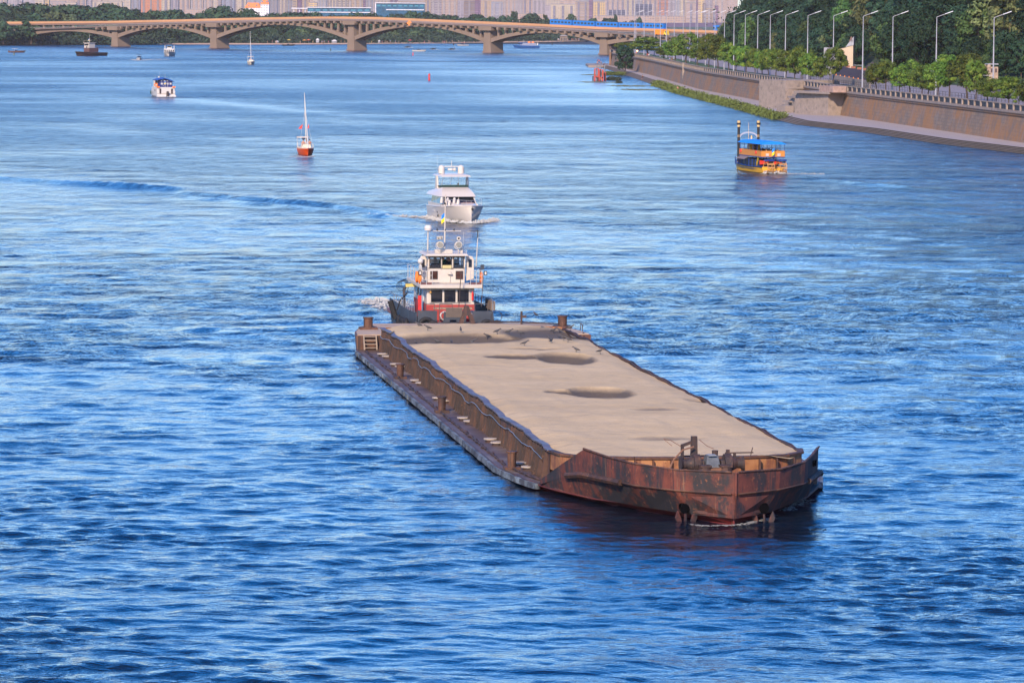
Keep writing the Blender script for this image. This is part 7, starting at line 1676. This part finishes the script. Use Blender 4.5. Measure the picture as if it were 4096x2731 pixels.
for i, (a, b, yt, c, lab, lg) in enumerate(TW):
    dd = 7000 + (i * 137) % 900 + (600 if 'hazy' in lab else 0) - (900 if yt and yt > 10 and 'hazy' not in lab else 0)
    tower(a, b, yt, c, lab, dd, loggia=min(lg, 4), lcol=rb.choice([(.12, .10, .11), (.17, .145, .15), (.10, .09, .12)]), rot=0, win='pur' if c in (PUR,) else rb.choice(['std', 'lit']), bw_=rb.choice([3.0, 3.0, 4.0, 60.0]) if lg else 7.0, mort=.8)
for k in range(14):
    x0 = -20 + k * 212; c_ = [LAV, PINK, CRM, GREYB][k % 4]
    tower(x0, x0 + 214, None, c_, 'hazy %s slab at the very back of the town, %s from the left' % (('lavender', 'pinkish', 'cream', 'bluish')[k % 4], ['first'] [0] if k == 0 else ORD[k]), 8700 + (k % 3) * 120, loggia=0, win='lit', rname='distant_block', bw_=6.0)
# low rows in front on the right, unfinished blocks, orange roofed houses
for i, (a, b, yt, yb, c, lab) in enumerate(((2035, 2300, 58, 80, PINK, 'long low pink housing row behind the round trees'), (2380, 2745, 66, 92, PINK, 'long low beige housing row behind the train'), (2225, 2300, 64, 84, LAV, 'low lavender block at the foot of the tan tower'), (740, 880, 40, 52, PINK, 'low pale hall at the foot of the pink towers'), (965, 1078, 46, 62, CRM, 'low pale hall below the orange roofs'))):
    T = tower(a, b, yt, c, lab, 6300 + i * 60, loggia=0, win='lit', rname='housing_row', bw_=4.0)
for a, b, yt, lab in ((2433, 2502, 44, 'smaller dark unfinished concrete frame block'), (2540, 2610, 21, 'larger dark unfinished concrete frame block with a crane')):
    A, B_ = at(a, 60, 6600), at(b, 60, 6600); W_ = B_.x - A.x; z1 = at(a, yt, 6600).z; T = empty('unfinished_block', ((A.x + B_.x) / 2, 6600, 1.3), 0, lab, 'building shell')
    MB().box((0, 6, z1 / 2), (W_ * .94, 10, z1)).build('dark_core', M('shell_dark', (.075, .08, .13), .8, var=.3, scale=.3), T)
    for k in range(5): MB().box((-W_ / 2 + W_ * k / 4, 0, z1 / 2), (1.2, 1.2, z1)).build('concrete_pillar', M('shell_grey', (.30, .28, .32)), T)
    for k in range(int(z1 / 3.4)): MB().box((0, 0, 3.4 * (k + 1)), (W_, 1.0, .5)).build('floor_slab', M('shell_slab', (.17, .16, .22)), T)
q = at(2587, 30, 6620); C_ = empty('tower_crane', (q.x, 6620, 1.3), 0, 'thin dark tower crane rising from the larger unfinished block', 'crane')
MB().beam((0, 0, 0), (0, 0, 46), 1.4, 1.4).build('mast', M('crane_grey', (.16, .18, .2)), C_); MB().beam((-12, 0, 42), (26, 0, 42), 1.0, 1.0).build('jib', M('crane_grey', (.16, .18, .2)), C_)
for i, (a, b, yt, yb) in enumerate(((980, 1042, 16, 48), (1042, 1076, 2, 48))):
    A, B_ = at(a, 60, 5200), at(b, 60, 5200); W_ = B_.x - A.x; ze, z1 = at(a, yt + (20 if i == 0 else 20), 5200).z, at(a, yt, 5200).z
    T = empty('orange_roofed_house', ((A.x + B_.x) / 2, 5200, 1.3), 0, ('wide' if i == 0 else 'taller right') + ' white house under a steep bright orange roof', 'house')
    uvbox('wall', -W_ / 2, W_ / 2, 0, 10, 0, ze, facade('house_white', (.62, .60, .60), (.2, .2, .25), 3.2, 3, .9), T)
    MB().plate([(-W_ / 2 - .4, ze), (W_ / 2 + .4, ze), (W_ / 2 - 2.5, z1), (-W_ / 2 + 3.5, z1)], 'y', -.6, 10.6).build('roof', M('roof_orange', (.80, .22, .06), .7), T)
    for k in (-1, 1): MB().box((k * W_ / 4, -.8, (ze + z1) / 2), (1.4, .5, 1.8)).build('dormer', M('dormer_blue', (.10, .14, .25)), T)
# glass station halls
SG = M('station_glass', (.02, .085, .16), .25, var=.5, scale=.15); SB = M('station_white', (.62, .60, .66), .6)
for i, (a, b, yt, yb, d, lab) in enumerate(((1230, 1482, 36, 62, 3600, 'long low glass metro station hall with a white roof edge'), (1503, 1698, 18, 62, 3500, 'taller blue glass hall with a white frame above the bridge'))):
    A, B_ = at(a, 60, d), at(b, 60, d); W_ = B_.x - A.x; z1 = at((a + b) / 2, yt, d).z; z0 = 1.3
    T = empty('glass_station', ((A.x + B_.x) / 2, d, 1.3), 0, lab, 'station')
    MB().box((0, 8, z1 / 2 - .3), (W_, 14, z1 - .8)).build('glass_wall', SG, T); MB().box((0, 8, z1 - .25), (W_ + 1.5, 16, .5)).build('roof', SB, T)
    MB().box((0 if i == 0 else W_ * .10, .7, z1 - (4.4 if i == 0 else 6.0)), (W_ * (1 if i == 0 else .78), .5, .7)).build('white_band', SB, T)
    for k in range(9): MB().box((-W_ / 2 + W_ * (k + .5) / 9, .9, z1 - 2.6), (W_ / 14, .12, 1.3)).build('window_strip', M('station_pane', (.05, .20, .28), .2, var=.3), T)
    if i == 1: MB().box((-W_ / 2 - .2, 1, z1 / 2), (.8, 1, z1)).build('white_edge', SB, T)
q0, q1 = at(1165, 40, 3600), at(1230, 40, 3600); T = empty('station_canopy', ((q0.x + q1.x) / 2, 3600, 1.3), 0, 'white flat canopy left of the low glass station hall', 'canopy'); MB().box((0, 5, q0.z), (q1.x - q0.x, 8, .7)).build('canopy_roof', SB, T)
for x in (-5, 0, 5): MB().box((x, 3, q0.z / 2), (.5, .5, q0.z)).build('column', SB, T)
# second viaduct behind, at the right
V = empty('far_viaduct', (0, 0, 0), 0, 'dark distant viaduct girder behind the metro deck at the right', 'viaduct')
a, b = at(2380, 103, 2900), at(2900, 100, 2900); MB().beam((a.x, 2900, a.z), (b.x, 2900, b.z), 8, 2.9).build('girder', M('girder_purple', (.10, .08, .14), .7), V)
for k in range(8): x = a.x + (b.x - a.x) * (k + .5) / 8; MB().box((x, 2900, 3), (2.0, 5, a.z + 3)).build('pillar', BCON2, V)
for i, px in enumerate((345, 494)):
    q = at(px, 74, 2750); z1 = at(px, (35, 12)[i], 2750).z; tag(MB().cyl((q.x, 2750, 1), (q.x, 2750, z1), .35, .25, 6).build('mast_pole', STEEL), ('lone pale pole standing in front of the wood at the left', 'taller pale mast beside the cream tower in front of the wood')[i], 'pole')
# haze
hb = MB().box((0, 5400, 60), (6600, 12000, 130)); 
hm = bpy.data.materials.new('haze'); hm.use_nodes = True; t = hm.node_tree; t.nodes.clear(); oo = t.nodes.new('ShaderNodeOutputMaterial'); pv = t.nodes.new('ShaderNodeVolumePrincipled')
pv.inputs['Color'].default_value = (.95, .88, .87, 1); pv.inputs['Density'].default_value = 0.00003; pv.inputs['Anisotropy'].default_value = 0.0
t.links.new(pv.outputs[0], oo.inputs['Volume'])
hz_o = hb.build('haze', hm); hz_o['kind'] = 'stuff'
